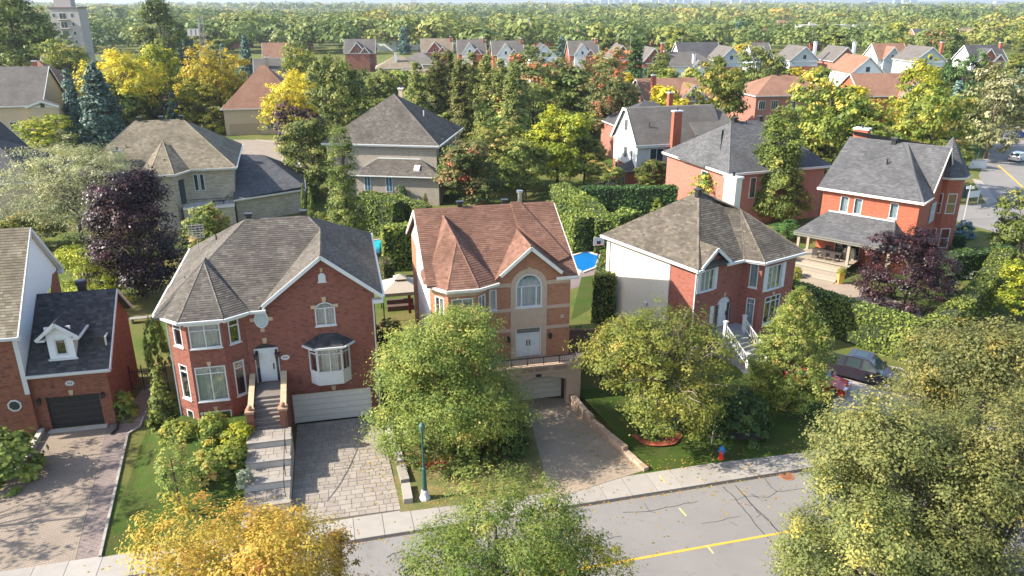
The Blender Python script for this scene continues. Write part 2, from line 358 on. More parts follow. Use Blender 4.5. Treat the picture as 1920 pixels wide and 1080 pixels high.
def window(h,A,B,s0,s1,z0,z1,cols=(0.5,),rows=(),rise=0,fw=0.07,curtain=CURT,o=-0.05,name='window',sill=True,fmat=None,gl=None,grid=None,roomdep=0.5):
    """frame with mullions; each light a pane of its own; curtain and dark room behind"""
    fmat=fmat or WHITE; gl=gl or GLASS
    mb=MB(); o0,o1=o-.04,o+.06
    zt=z1-rise
    sbox(mb,A,B,s0,s0+fw,z0,zt,o0,o1); sbox(mb,A,B,s1-fw,s1,z0,zt,o0,o1); sbox(mb,A,B,s0+fw,s1-fw,z0,z0+fw,o0,o1)
    ptop=None
    if rise:
        a=arcpts(s0,s1,zt,rise); c=(s0+s1)/2; b=[(c+(p[0]-c)*(1-2*fw/(s1-s0)),zt+max(0,(p[1]-zt))*(1-fw/rise)) for p in a]
        for k in range(len(a)-1):
            P=lambda p,oo: segP(A,B,p[0],p[1],oo)
            mb.hexa([P(b[k],o1),P(b[k+1],o1),P(b[k+1],o0),P(b[k],o0),P(a[k],o1),P(a[k+1],o1),P(a[k+1],o0),P(a[k],o0)])
        ptop=b
    else: sbox(mb,A,B,s0+fw,s1-fw,z1-fw,z1,o0,o1)
    W_=s1-s0; H_=z1-z0
    cx=[s0+fw]+[s0+W_*c for c in cols]+[s1-fw]; rz=[z0+fw]+[z0+H_*r for r in rows]+[zt if rise else z1-fw]
    for c in cx[1:-1]: sbox(mb,A,B,c-fw*.45,c+fw*.45,z0+fw,(zt if rise else z1-fw),o0,o1-.01)
    for r in rz[1:-1]: sbox(mb,A,B,s0+fw,s1-fw,r-fw*.4,r+fw*.4,o0,o1-.012)
    if rise: sbox(mb,A,B,s0+fw,s1-fw,zt-fw*.4,zt+fw*.4,o0,o1-.012)
    if sill: sbox(mb,A,B,s0-.06,s1+.06,z0-.07,z0-.002,o0,0.08)
    w=mb.build(name,fmat,h)
    def pane(pts):
        p=MB(); p.poly([segP(A,B,a,b,o) for a,b in pts]); p.build('pane',gl,w)
    for a,b in zip(cx[:-1],cx[1:]):
        for c,d in zip(rz[:-1],rz[1:]): pane([(a,c),(b,c),(b,d),(a,d)])
    if rise: pane(ptop)
    if curtain is not None:
        cb=MB(); n=max(6,int(W_/0.07)); 
        for k in range(n):
            sa=s0+W_*k/n; sb=s0+W_*(k+1)/n; oa=o-.16-.03*(k%2)-.012*((k*7)%3); ob=o-.16-.03*((k+1)%2)-.012*(((k+1)*7)%3)
            za=z1 if not rise else zt+rise*.8
            cb.poly([segP(A,B,sa,z0,oa),segP(A,B,sb,z0,ob),segP(A,B,sb,za,ob),segP(A,B,sa,za,oa)])
        cb.build('curtain',curtain,w)
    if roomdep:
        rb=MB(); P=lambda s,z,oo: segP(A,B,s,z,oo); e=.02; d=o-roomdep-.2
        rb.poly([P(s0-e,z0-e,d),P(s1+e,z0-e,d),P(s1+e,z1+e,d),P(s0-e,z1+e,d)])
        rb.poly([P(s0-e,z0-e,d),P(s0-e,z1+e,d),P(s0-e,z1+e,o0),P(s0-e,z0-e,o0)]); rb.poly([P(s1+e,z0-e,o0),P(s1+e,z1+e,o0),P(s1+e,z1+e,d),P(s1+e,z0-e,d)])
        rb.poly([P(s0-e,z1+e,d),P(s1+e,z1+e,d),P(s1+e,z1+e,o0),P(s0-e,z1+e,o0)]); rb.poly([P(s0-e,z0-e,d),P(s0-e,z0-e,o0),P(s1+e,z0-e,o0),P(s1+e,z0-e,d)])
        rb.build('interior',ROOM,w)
    return w
def ngon_disc(mb,A,B,s,z,rx,rz,o,n=20,rot=0.0):
    mb.poly([segP(A,B,s+rx*math.cos(2*math.pi*k/n+rot),z+rz*math.sin(2*math.pi*k/n+rot),o) for k in range(n)])
def ring(mb,A,B,s,z,rx,rz,w,o0,o1,n=20,rot=0.0):
    q=lambda k,e,o: segP(A,B,s+(rx+e)*math.cos(2*math.pi*k/n+rot),z+(rz+e)*math.sin(2*math.pi*k/n+rot),o)
    for k in range(n):
        mb.hexa([q(k,0,o1),q(k,w,o1),q(k,w,o0),q(k,0,o0),q(k+1,0,o1),q(k+1,w,o1),q(k+1,w,o0),q(k+1,0,o0)])
def garage_door(h,A,B,s0,s1,z0,z1,mat,o=-.1,panels=5,name='garage_door'):
    fr=MB(); sbox(fr,A,B,s0,s0+.06,z0,z1,o-.04,o+.05); sbox(fr,A,B,s1-.06,s1,z0,z1,o-.04,o+.05); sbox(fr,A,B,s0+.06,s1-.06,z1-.06,z1,o-.04,o+.05)
    d=fr.build(name,mat,h); ph=(z1-z0-.08)/panels
    for k in range(panels):
        p=MB(); za=z0+.01+k*ph; sbox(p,A,B,s0+.065,s1-.065,za+.012,za+ph-.012,o-.06,o)
        n=max(2,int((s1-s0)/0.62)); w=(s1-s0-.13)/n
        for j in range(n): sbox(p,A,B,s0+.065+j*w+.07,s0+.065+(j+1)*w-.07,za+.08,za+ph-.08,o,o+.012)
        p.build('panel',mat,d)
    return d
def keystone(mb,A,B,s,z0,z1,w0=.09,w1=.15,o=.05):
    P=lambda a,b,c: segP(A,B,a,b,c)
    mb.hexa([P(s-w0,z0,o),P(s+w0,z0,o),P(s+w0,z0,-.02),P(s-w0,z0,-.02),P(s-w1,z1,o),P(s+w1,z1,o),P(s+w1,z1,-.02),P(s-w1,z1,-.02)])
def vent(ro,p,s=1.0,mat=None):
    mb=MB(); x,y,z=p; mb.box(x-.17*s,y-.17*s,z-.25,x+.17*s,y+.17*s,z+.3*s); mb.box(x-.25*s,y-.25*s,z+.3*s,x+.25*s,y+.25*s,z+.42*s)
    mb.build('roof_vent',mat or BLACK,ro)
def pipe(ro,p,hh=.5,r=.05,mat=None):
    mb=MB(); mb.tube((p[0],p[1],p[2]-.2),(p[0],p[1],p[2]+hh),r); mb.build('vent_pipe',mat or BLACK,ro)
def chimney(par,x,y,z0,z1,w=.7,d=.9,mat=None,capm=None,flue=True):
    mb=MB(); mb.box(x-w/2,y-d/2,z0,x+w/2,y+d/2,z1); c=mb.build('chimney',mat or B3,par)
    mb=MB(); mb.box(x-w/2-.1,y-d/2-.1,z1+.002,x+w/2+.1,y+d/2+.1,z1+.18); mb.build('chimney_cap',capm or WHITE,c)
    if flue:
        mb=MB(); mb.tube((x,y,z1+.18),(x,y,z1+.5),.12); mb.tube((x,y,z1+.5),(x,y,z1+.56),.2); mb.build('flue',BLACK,c)
    return c
def door_panel(h,A,B,s0,s1,z0,z1,mat,o=-.08,name='door',handle=1,sub=3):
    mb=MB(); sbox(mb,A,B,s0,s1,z0,z1,o-.05,o); W_=s1-s0
    for c in range(2):
        for k in range(sub):
            a=s0+W_*(.1+.43*c); zz=z0+(z1-z0)*(.06+k*.92/sub); sbox(mb,A,B,a,a+W_*.37,zz,zz+(z1-z0)*(.8/sub),o,o+.02)
    d=mb.build(name,mat,h)
    hb=MB(); hs=s1-.1 if handle>0 else s0+.1; sbox(hb,A,B,hs-.03,hs+.03,z0+.85,z0+1.25,o+.021,o+.08); hb.build('handle',BLACK,d)
    return d
def wall_lamp(h,A,B,s,z):
    mb=MB(); sbox(mb,A,B,s-.05,s+.05,z-.08,z+.12,0,.1); sbox(mb,A,B,s-.1,s+.1,z-.22,z+.02,.1,.28); sbox(mb,A,B,s-.13,s+.13,z+.02,z+.08,.07,.31); mb.build('wall_lamp',BLACK,h)

def split_build(mb,name,mat,h,per=6):
    for k in range(0,len(mb.f),per):
        o=MB()
        for f in mb.f[k:k+per]: o.poly([mb.v[i] for i in f])
        o.build(name,mat,h)
# ------------------------------------------------ the four near houses
SHD={}
def downspout(h,x,y,z0,z1,mat=None):
    mb=MB(); mb.box(x-.04,y-.04,z0,x+.04,y+.04,z1); mb.build('downspout',mat or WHITE,h)
def plaque(h,A,B,s,z):
    mb=MB(); ngon_disc(mb,A,B,s,z,.24,.15,.03); ring(mb,A,B,s,z,.24,.15,.03,0,.045); p=mb.build('number_plaque',WHITE,h)
    t=MB()
    for k in (-1,0,1): sbox(t,A,B,s+k*.1-.025,s+k*.1+.025,z-.06,z+.06,.031,.036)
    t.build('number',BLACK,p)
def house0():
    h=empty('brick_house',(-30.01,44.09,0),13,'brown brick house with tan shingle roof, white side gable and black garage door','house','brick houses along the street')
    wb=MB(); A=(-.65,0); B=(3.9,0); gops=[(.7,3.85,0,2.35)]
    wall(wb,A,B,0,4.1,gops); wall(wb,(3.9,0),(3.9,6.9),0,4.1)
    ms=MB()
    wb.poly([(3.9,0,4.1),(3.9,6.9,4.1),(3.9,6.9,5.2),(3.9,4.2,7.7),(3.9,0,4.25)])
    LA=(-9,-.3); LB=(-.65,-.3)
    wall(wb,LA,LB,0,6.9); wb.poly([(-.65,-.3,0),(-.65,0,0),(-.65,0,4.2),(-.65,-.3,4.2)])
    wb.build('wall',B0,h); rw_=MB(); rw_.poly([(-.648,5.6,5.3),(-.648,8.7,5.3),(-.648,8.7,8.2),(-.648,7.6,8.2),(-.648,6.4,7.0)]); rw_.build('rear_wall',B0,h)
    ms.poly([(-.652,-.3,4.0),(-.652,0,4.0),(-.652,4.2,7.0),(-.652,6.9,7.6),(-.652,8.7,8.3),(-.652,4.9,12.2),(-.652,-.3,7.0)]); ms.build('gable_siding',WSID,h)
    ey=6.9; S=.83
    gr=[[(-.62,-.4,4.2),(4.25,-.4,4.2),(4.25,4.2,8.0),(-.62,4.2,8.0)],[(-.62,4.2,8.0),(4.25,4.2,8.0),(4.25,7.2,5.5),(-.62,7.2,5.5)]]
    # front slope is cut around the dormer by simply letting the dormer stand on it
    roof(h,gr,R0b,seed=3,name='garage_roof')
    mr=[[(-9,-.7,7.0),(-.4,-.7,7.0),(-.4,4.9,12.4),(-9,4.9,12.4)],[(-9,4.9,12.4),(-.4,4.9,12.4),(-.4,9.0,8.3),(-9,9.0,8.3)]]
    roof(h,mr,R0,seed=4,tw=.36,exp=.2)
    fascia(h,[[(-9,-.72,7.0),(-.38,-.72,7.0)],[(-.38,-.7,7.0),(-.38,4.9,12.4),(-.38,9.0,8.3)],[(-.6,-.42,4.2),(4.27,-.42,4.2)],[(4.27,-.4,4.2),(4.27,4.2,8.0),(4.27,7.2,5.5)]],hgt=.21,top=-.01)
    sb=MB(); sb.poly([(-.65,-.5,7.0),(-.4,-.5,7.0),(-.4,4.9,12.2),(-.65,4.9,12.2)]); sb.poly([(-.65,4.9,12.2),(-.4,4.9,12.2),(-.4,9,8.1),(-.65,9,8.1)]); sb.build('soffit',CREAM,h)
    # eave return boxes
    for (x,y,z) in ((3.95,-.42,3.95),(-.6,-.72,6.75),(-.62,8.5,7.95)):
        mb=MB(); mb.box(x,y,z,x+.32,y+.42,z+.22); mb.build('eave_return',WHITE,h)
    cb=MB(); cb.box(-.9,-.36,2.9,-.62,-.302,7.0); cb.build('corner_board',WHITE,h)
    garage_door(h,A,B,.72,3.83,.02,2.34,DARKDOOR,panels=5)
    thr=MB(); thr.box(-.1,-.45,.004,3.4,-.005,.07); thr.build('threshold',CONC,h)
    k=MB(); keystone(k,A,B,2.25,2.4,2.75); k.build('keystone',STONE,h)
    sc=MB()
    for i in range(40): sbox(sc,A,B,.5+i*.087,.5+i*.087+.072,2.4,2.62,-.01,.018)
    sc.build('soldier_course',B0,h,'stuff')
    plaque(h,A,B,2.3,3.25); wall_lamp(h,A,B,.35,2.3); wall_lamp(h,A,B,4.1,2.3)
    ow=MB(); ring(ow,LA,LB,7.35,2.2,.33,.33,.09,-.02,.07,8,R(22.5)); o=ow.build('octagonal_window',WHITE,h)
    p=MB(); ngon_disc(p,LA,LB,7.35,2.2,.34,.34,.02,8,R(22.5)); p.build('pane',DGLASS,o)
    # dormer
    D=MB(); dA=(.75,.3); dB=(2.25,.3)
    for i in range(6): sbox(D,dA,dB,0,1.5,6.3+i*.13,6.3+i*.13+.125,-.05,.01+.012*(i%2))
    wall(D,dA,dB,4.85,6.32,[(.38,1.12,5.1,6.25)],.1); D.poly([(.75,.3,4.85),(.75,2.4,6.6),(.75,.3,6.6)]); D.poly([(2.25,.3,4.85),(2.25,.3,6.6),(2.25,2.4,6.6)])
    D.poly([(.75,.3,6.3),(2.25,.3,6.3),(1.5,.3,7.25)]); d=D.build('dormer',WSID,h)
    window(h,dA,dB,.38,1.12,5.1,6.25,cols=(),fw=.11,curtain=None,sill=False,name='dormer_window')
    dr=[[(.3,-.05,6.45),(1.5,-.05,7.45),(1.5,3.5,7.45),(.3,2.35,6.45)],[(1.5,-.05,7.45),(2.7,-.05,6.45),(2.7,2.35,6.45),(1.5,3.5,7.45)]]
    roof(h,dr,R0b,seed=9,name='dormer_roof',thick=.1)
    fascia(h,[[(.28,-.07,6.43),(1.5,-.07,7.45),(2.72,-.07,6.43)],[(2.72,-.05,6.43),(2.72,1.9,6.43)]],hgt=.2)
    for x in (.3,2.25):
        mb=MB(); mb.box(x,-.05,6.22,x+.45,.3,6.36); mb.build('eave_return',WHITE,h)
    mb=MB(); mb.box(.65,.22,4.78,2.35,.32,4.9); mb.build('dormer_sill',WHITE,h)
    rr=(3.9,0);rb=(3.9,6.9); window(h,rr,rb,.9,1.6,4.3,5.9,cols=(),curtain=None,o=.03,fw=.1)
    ch=MB(); ch.lathe([(0,-.9),(.27,-.9),(.3,0),(.38,.05),(.38,.32),(.3,.36),(0,.36)],(2.0,4.7,8.25),12); ch.build('roof_vent',BLACK,h)
    # black drain hose lies on the drive (its own thing, see below)
    return h
def house1():
    h=empty('brick_house',(-14.34,44.77,0),12.8,'red brick house with grey-brown roof, corner turret bay and white double garage door','house','brick houses along the street')
    wb=MB(); A=(-2.3,0); B=(5.7,0)
    ops=[(.3,1.78,3.3,6.0,.32),(4.25,5.5,6.9,8.48,.4),(2.3,7.38,0,2.2)]
    wall(wb,A,B,0,8.4,ops,.2); wb.poly([(-1.2,0,8.4),(5.7,0,8.4),(5.7,0,9.02),(2.6,0,11.5),(-1.2,0,8.5)])
    P=[(-6.8,.3),(-5.6,-.9),(-3.55,-.9),(-2.3,0)]
    bo=[[(.42,1.22,6.45,8.05),(.42,1.22,2.85,5.2),(.5,1.15,1.45,2.05)],[(.14,1.94,6.45,8.05),(.14,1.94,2.85,5.2),(.14,1.94,1.5,2.1)],[(.42,1.12,6.45,8.05),(.42,1.12,2.85,5.2)]]
    for k in range(3): wall(wb,P[k],P[k+1],0,8.4,bo[k],.14)
    wall(wb,(-6.8,13.4),(-6.8,.3),0,8.4); wall(wb,(5.7,0),(5.7,13.4),0,8.75); wall(wb,(5.7,13.4),(-6.8,13.4),0,8.4)
    wb.build('wall',B1,h)
    for k in range(3):
        for (a,b,c,d) in bo[k]:
            big=k==1
            if d<2.5: window(h,P[k],P[k+1],a,b,c,d,cols=(.5,) if big else (),curtain=None)
            elif d>6: window(h,P[k],P[k+1],a,b,c,d,cols=(.5,) if big else (),rows=(.72,),curtain=CURT if big else None)
            else: window(h,P[k],P[k+1],a,b,c,d,cols=(.5,) if big else (),rows=(.8,),curtain=CURT if big else None)
    window(h,A,B,4.25,5.5,6.9,8.48,rise=.4,cols=(.5,),rows=())
    # front door group
    fr=MB(); sbox(fr,A,B,.3,.36,3.3,5.6,-.2,-.08); sbox(fr,A,B,1.72,1.78,3.3,5.6,-.2,-.08); sbox(fr,A,B,.3,1.78,5.55,5.66,-.2,-.06); sbox(fr,A,B,.56,.62,3.3,5.55,-.2,-.08); sbox(fr,A,B,1.5,1.56,3.3,5.55,-.2,-.08); f=fr.build('door_frame',WHITE,h)
    for a,b in ((.36,.56),(1.56,1.72)):
        p=MB(); sbox(p,A,B,a,b,3.35,5.55,-.16,-.13); p.build('side_light',DGLASS,f)
    p=MB(); sbox(p,A,B,.3,1.78,5.66,6.05,-.2,-.16); p.build('transom',BLACK,f)
    door_panel(h,A,B,.62,1.5,3.32,5.55,WHITE,o=-.12)
    for s in (.42,1.68): wall_lamp(h,A,B,s,5.3)
    garage_door(h,A,B,2.32,7.36,.03,2.19,flat('garage_white',(0.62,0.59,0.54),.6,.06),o=-.12)
    # keystones and trim
    kb=MB(); keystone(kb,A,B,5.0,2.28,2.62,.1,.15); keystone(kb,A,B,1.04,6.05,6.4); keystone(kb,A,B,4.87,8.5,8.85); keystone(kb,A,B,4.87,10.5,10.75,.06,.09)
    for s in (-.68,.68):
        sbox(kb,A,B,4.87+s-.16,4.87+s+.16,8.1,8.32,-.02,.05)
    for ds,dz in ((0,.72),(0,-.72),(-.56,0),(.56,0)): sbox(kb,A,B,1.0+ds-.12,1.0+ds+.12,7.68+dz-.12,7.68+dz+.12,-.02,.05)
    split_build(kb,'keystone',STONE,h)
    for k,(s,z) in enumerate(((1.04,5.22),(1.04,2.12))):
        b=MB(); keystone(b,P[1],P[2],s,z+.02,z+.3,.07,.13); b.build('keystone',STONE,h)
    sc=MB()
    for i in range(60): sbox(sc,A,B,2.3+i*.085,2.3+i*.085+.07,2.25,2.46,-.01,.015)
    for bb in (1,):
        for z in (6.2,5.22):
            for i in range(23): sbox(sc,P[bb],P[bb+1],.05+i*.085,.12+i*.085,z,z+.2,-.01,.015)
    sc.build('soldier_course',B1,h,'stuff')
    ow=MB(); ring(ow,A,B,1.0,7.68,.36,.5,.07,-.02,.07,24); o=ow.build('oval_window',WHITE,h); p=MB(); ngon_disc(p,A,B,1.0,7.68,.37,.51,.02,24); p.build('pane',BLIND,o)
    av=MB(); a=arcpts(4.65,5.1,10.22,.22); av.poly([segP(A,B,4.65,9.85,.05),segP(A,B,5.1,9.85,.05)]+[segP(A,B,p[0],p[1],.05) for p in a[::-1]])
    for q in range(4): sbox(av,A,B,4.68,5.07,9.9+q*.1,9.95+q*.1,.05,.07)
    sbox(av,A,B,4.6,5.15,9.8,9.86,0,.08); av.build('attic_vent',WHITE,h)
    plaque(h,A,B,2.17,4.95)
    # box bay window
    bp=[(1.35,0),(1.85,-.55),(3.4,-.55),(3.9,0)]; lo=MB()
    for k in range(3): wall(lo,bp[k],bp[k+1],2.95,3.85)
    lo.poly([(1.35,0,2.95),(3.9,0,2.95),(3.4,-.55,2.95),(1.85,-.55,2.95)]); 
    bw=lo.build('bay_window',WHITE,h)
    for k in range(3):
        L=math.hypot(bp[k+1][0]-bp[k][0],bp[k+1][1]-bp[k][1])
        window(h,bp[k],bp[k+1],.0,L,3.85,5.65,cols=(.5,) if k==1 else (),rows=(.72,),o=-.03,curtain=CURT if k==1 else None,sill=False,name='bay_light',roomdep=.3)
    br=[[(1.05,-.0,5.72),(1.7,-.78,5.72),(2.15,-.0,6.35)],[(1.7,-.78,5.72),(3.55,-.78,5.72),(3.1,-.0,6.35),(2.15,-.0,6.35)],[(3.55,-.78,5.72),(4.2,0,5.72),(3.1,0,6.35)]]
    roof(h,br,R0b,seed=12,name='bay_roof',thick=.06,tw=.3,exp=.15); fascia(h,[[(1.05,0,5.7),(1.7,-.78,5.7),(3.55,-.78,5.7),(4.2,0,5.7)]],hgt=.16)
    # roof
    E=8.45; ap=(-4.7,3.1,10.72); q0=(-4.7,3.9,10.74); T=[(-7.45,.2,8.46),(-5.85,-1.35,8.46),(-3.3,-1.35,8.46),(-1.9,-.42,8.46)]
    fc=[[(-7.4,-.4,E),(-1.44,-.4,E),(2.6,5.64,11.68),(1.8,6.8,12.32),(-2.3,6.8,12.32)],
        [(-1.44,-.4,E),(2.6,-.4,11.68),(2.6,5.64,11.68)],
        [(2.6,-.4,11.68),(6.2,-.4,8.8),(6.2,5.64,8.8),(2.6,5.64,11.68)],[(2.6,5.64,11.68),(6.2,5.64,8.8),(6.2,14,8.8),(1.8,6.8,12.32)],
        [(-7.4,14,E),(-7.4,-.4,E),(-2.3,6.8,12.32)],[(6.2,14,E),(-7.4,14,E),(-2.3,6.8,12.32),(1.8,6.8,12.32)],
        [T[0],T[1],ap],[T[1],T[2],ap],[T[2],T[3],ap],[T[3],q0,ap],[(-7.45,5.0,8.47),T[0],ap],[(-7.45,5.0,8.47),ap,q0]]
    caps=[((-2.3,6.8,12.32),(1.8,6.8,12.32)),((-7.4,-.4,E),(-2.3,6.8,12.32)),(T[0],ap),(T[1],ap),(T[2],ap),((2.6,-.4,11.68),(2.6,5.64,11.68)),((2.6,5.64,11.68),(1.8,6.8,12.32)),((-7.4,14,E),(-2.3,6.8,12.32))]
    ro=roof(h,fc,R1,caps=caps,seed=5)
    fascia(h,[[(-7.47,5.6,8.44),(-7.47,.2,8.44),(-5.86,-1.38,8.44),(-3.29,-1.38,8.44),(-1.9,-.43,8.44),(-.95,-.43,8.44)],[(-1.1,-.43,8.74),(2.6,-.43,11.68),(6.23,-.43,8.78)],[(6.23,-.4,8.76),(6.23,14,8.76)],[(-7.43,14,8.43),(-7.43,5.6,8.43)]],WHITE,hgt=.21)
    sb=MB(); sb.box(-1.15,-.4,8.2,-1.0,0,8.6); sb.box(5.55,-.42,8.28,6.25,.0,8.52); sb.build('eave_return',WHITE,h)
    # frieze boards below the bay eave
    fz=MB()
    for k in range(3): sbox(fz,P[k],P[k+1],0,math.hypot(P[k+1][0]-P[k][0],P[k+1][1]-P[k][1]),8.08,8.4,.0,.35)
    fz.build('frieze',CREAM,h)
    vent(ro,(-2.1,7.0,12.3)); vent(ro,(1.5,7.0,12.3))
    for x,y,z in ((-6.0,3.2,9.4),(-4.6,8.4,10.6)): pipe(ro,(x,y,z),.35)
    downspout(h,-6.9,.35,.2,8.2); downspout(h,5.6,-.06,0,8.3)
    # front stair: landing, seven steps, sloped stone copings and piers with balls
    g=flat('stair_paver',(0.16,0.135,0.115),.9,.2,5,bmp=.3)
    ld=MB(); ld.box(-2.05,-1.95,0,-.5,-.005,3.3); ld.build('landing',g,h)
    for k in range(7):
        st=MB(); st.box(-2.05,-1.95-.215*(k+1),0,-.5,-1.95-.215*k-.002,3.3-.186*(k+1)); st.build('step',g if k%2 else flat('stair_paver_b',(0.21,0.18,0.155),.9,.2,5,bmp=.3),h)
    for x0,x1 in ((-2.4,-2.06),(-.49,-.13)):
        sw=MB(); sw.hexa([(x0+.03,-3.1,0),(x1-.03,-3.1,0),(x1-.03,-.01,0),(x0+.03,-.01,0),(x0+.03,-3.1,2.95),(x1-.03,-3.1,2.95),(x1-.03,-.01,3.95),(x0+.03,-.01,3.95)]); sw.build('stair_wall',B1,h)
        for j in range(4):
            a=-.02-j*.76; b=a-.75; za=3.96+(-a)*-.324+.0; zb=3.96+(-b)*-.324
            cp=MB(); cp.hexa([(x0,b,zb),(x1,b,zb),(x1,a,za),(x0,a,za),(x0,b,zb+.08),(x1,b,zb+.08),(x1,a,za+.08),(x0,a,za+.08)]); cp.build('coping_stone',STONE,h)
        pr=MB(); pr.box(x0-.03,-3.55,0,x1+.03,-3.13,3.05); pi=pr.build('pier',B0,h)
        c=MB(); c.box(x0-.1,-3.62,3.052,x1+.1,-3.06,3.2); c.lathe([(0,.0),(.08,.0),(.1,.05),(.15,.12),(.16,.2),(.12,.3),(0,.33)],((x0+x1)/2,-3.34,3.2),12); c.build('pier_cap',flat('brown_stone',(0.33,0.2,0.13),.85,.12),pi)
    return h
def house2():
    h=empty('brick_house',(3.41,49.01,0),13,'orange brick house with red-brown shingle roof, arched window and white double door','house','brick houses along the street')
    wb=MB(); A=(-5.2,0); B=(.55,0)
    ops=[(1.95,3.75,3.2,5.4),(1.95,3.78,6.9,9.27,.88),(.15,.65,6.9,8.35)]
    wall(wb,A,B,0,9.05,ops[:1]+[(1.95,3.78,6.9,9.05)]+ops[2:],.15)
    g=[(-4.6,0,9.05),(-3.25,0,9.05)]+[segP(A,B,p[0],p[1]) for p in arcpts(1.95,3.78,8.39,.88,12) if p[1]>9.05]+[(-1.42,0,9.05),(.55,0,9.05),(.1,0,9.2),(-2.3,0,11.15)]
    wb.poly([(-4.6,0,9.05),(-3.3,0,9.05),(-3.3,0,9.9)] if False else [(-4.6,0,9.05),(-2.85,0,9.05),(-2.85,0,10.62)]); wb.poly([(-1.8,0,9.05),(.1,0,9.05),(-1.8,0,10.7)])
    wb.poly([(-2.85,0,9.27),(-1.8,0,9.27),(-1.8,0,10.7),(-2.3,0,11.15),(-2.85,0,10.62)])
    P=[(-8.9,.6),(-7.9,-.75),(-6.05,-.75),(-5.2,0)]
    bo=[[(.45,1.3,6.7,8.2)],[(.2,1.65,6.7,8.2)],[(.2,.95,6.7,8.2)]]
    for k in range(3): wall(wb,P[k],P[k+1],0,8.95,bo[k],.12)
    wall(wb,(.55,0),(.55,12),0,9.1); wall(wb,(.55,12),(-8.9,12),0,9.1)
    wb.poly([(.55,0,9.1),(.55,12,9.1),(.55,6,12.4)])
    wall(wb,(-8.9,3.2),(-8.9,.6),0,5.5); wall(wb,(-8.9,12),(-8.9,8.3),0,9.05)
    wb.build('wall',B2,h)
    sd=MB(); 
    for i in range(18): 
        z=5.5+i*.2
        sbox(sd,(-8.9,8.3),(-8.9,.6),0,7.7,z,z+.19,-.02,.012+.01*(i%2))
    wall(sd,(-8.9,8.3),(-8.9,3.2),0,5.5); sd.poly([(-8.905,.6,9.08),(-8.905,6,12.35),(-8.905,11.9,9.08)]); sd.build('side_siding',WSID,h)
    sdw=MB(); sbox(sdw,(-8.9,8.3),(-8.9,.6),2.6,3.4,9.6,11.2,.0,.05); sdw.build('gable_window',WHITE,h)
    # stone trims
    T=flat('pink_beige_stone',(0.47,0.33,0.23),.85,.08,3,bmp=.15); sb=MB()
    a2=(A[0],-.04); b2=(B[0],-.04)
    wall(sb,a2,b2,3.15,8.39,[(0,1.6,3.15,8.39),(1.95,3.75,3.2,5.4),(1.95,3.78,6.9,8.39),(4.12,5.75,3.15,8.39)],.05)
    n=16
    for k in range(n):
        p=lambda r,t: segP(a2,b2,2.86-r*math.cos(t),8.39+r*math.sin(t)); q=lambda r,t: segP(A,B,2.86-r*math.cos(t),8.39+r*math.sin(t))
        t0=math.pi*k/n; t1=math.pi*(k+1)/n
        sb.poly([p(.9,t0),p(1.26,t0),p(1.26,t1),p(.9,t1)]); sb.poly([q(1.26,t0),q(1.26,t1),p(1.26,t1),p(1.26,t0)])
    sb.poly([segP(A,B,1.6,3.15),segP(a2,b2,1.6,3.15),segP(a2,b2,1.6,8.39),segP(A,B,1.6,8.39)]); sb.poly([segP(a2,b2,4.12,3.15),segP(A,B,4.12,3.15),segP(A,B,4.12,8.39),segP(a2,b2,4.12,8.39)])
    keystone(sb,a2,b2,2.86,9.3,9.75,.1,.14,.05)
    sb.build('stone_surround',T,h)
    for z0,z1 in ((8.45,8.72),(6.68,6.92),(5.18,5.42)):
        for s0,s1 in ((0,1.6),(4.12,5.75)):
            b=MB(); sbox(b,A,B,s0,s1,z0,z1,-.02,.035); b.build('stone_band',T,h)
        for k in range(3):
            L=math.hypot(P[k+1][0]-P[k][0],P[k+1][1]-P[k][1]); b=MB(); sbox(b,P[k],P[k+1],0,L,z0-.08 if z0>8 else z0-.14,z1-.12,-.02,.04); b.build('stone_band',T,h)
    window(h,A,B,1.95,3.78,6.9,9.27,rise=.88,cols=(.22,.78),rows=(),fw=.1,curtain=BLIND)
    window(h,A,B,.15,.65,6.9,8.35,cols=(),fw=.08,curtain=BLIND)
    for k in range(3):
        for (a,b,c,d) in bo[k]: window(h,P[k],P[k+1],a,b,c,d,cols=(.5,),fw=.09,curtain=CURT)
    # double door
    fr=MB(); sbox(fr,A,B,1.95,2.03,3.2,5.4,-.12,.0); sbox(fr,A,B,3.67,3.75,3.2,5.4,-.12,0); sbox(fr,A,B,2.03,3.67,5.34,5.4,-.12,0); sbox(fr,A,B,2.03,3.67,4.92,5.0,-.12,0); f=fr.build('door_frame',WHITE,h)
    p=MB(); sbox(p,A,B,2.03,3.67,5.0,5.34,-.1,-.07); p.build('transom',DGLASS,f)
    door_panel(h,A,B,2.04,2.845,3.22,4.92,WHITE,o=-.07,handle=1,sub=2); door_panel(h,A,B,2.855,3.66,3.22,4.92,WHITE,o=-.07,handle=-1,sub=2)
    wall_lamp(h,A,B,4.35,4.75); wall_lamp(h,A,B,1.4,4.75)
    pq=MB(); sbox(pq,A,B,5.1,5.35,5.9,6.15,0,.04); pq.build('stone_plaque',T,h)
    # roof
    E=9.1; rz=12.52
    gp=(-2.3,3.7,11.3); gf=(-2.3,-.45,11.3)
    ap=(-6.85,1.7,11.35); Q=(-7.2,3.3,12.1); Qb=(-7.2,5.35,12.17)
    Tt=[(-9.3,.3,9.0),(-8.0,-1.25,9.0),(-5.95,-1.25,9.0),(-4.5,-.46,9.0)]
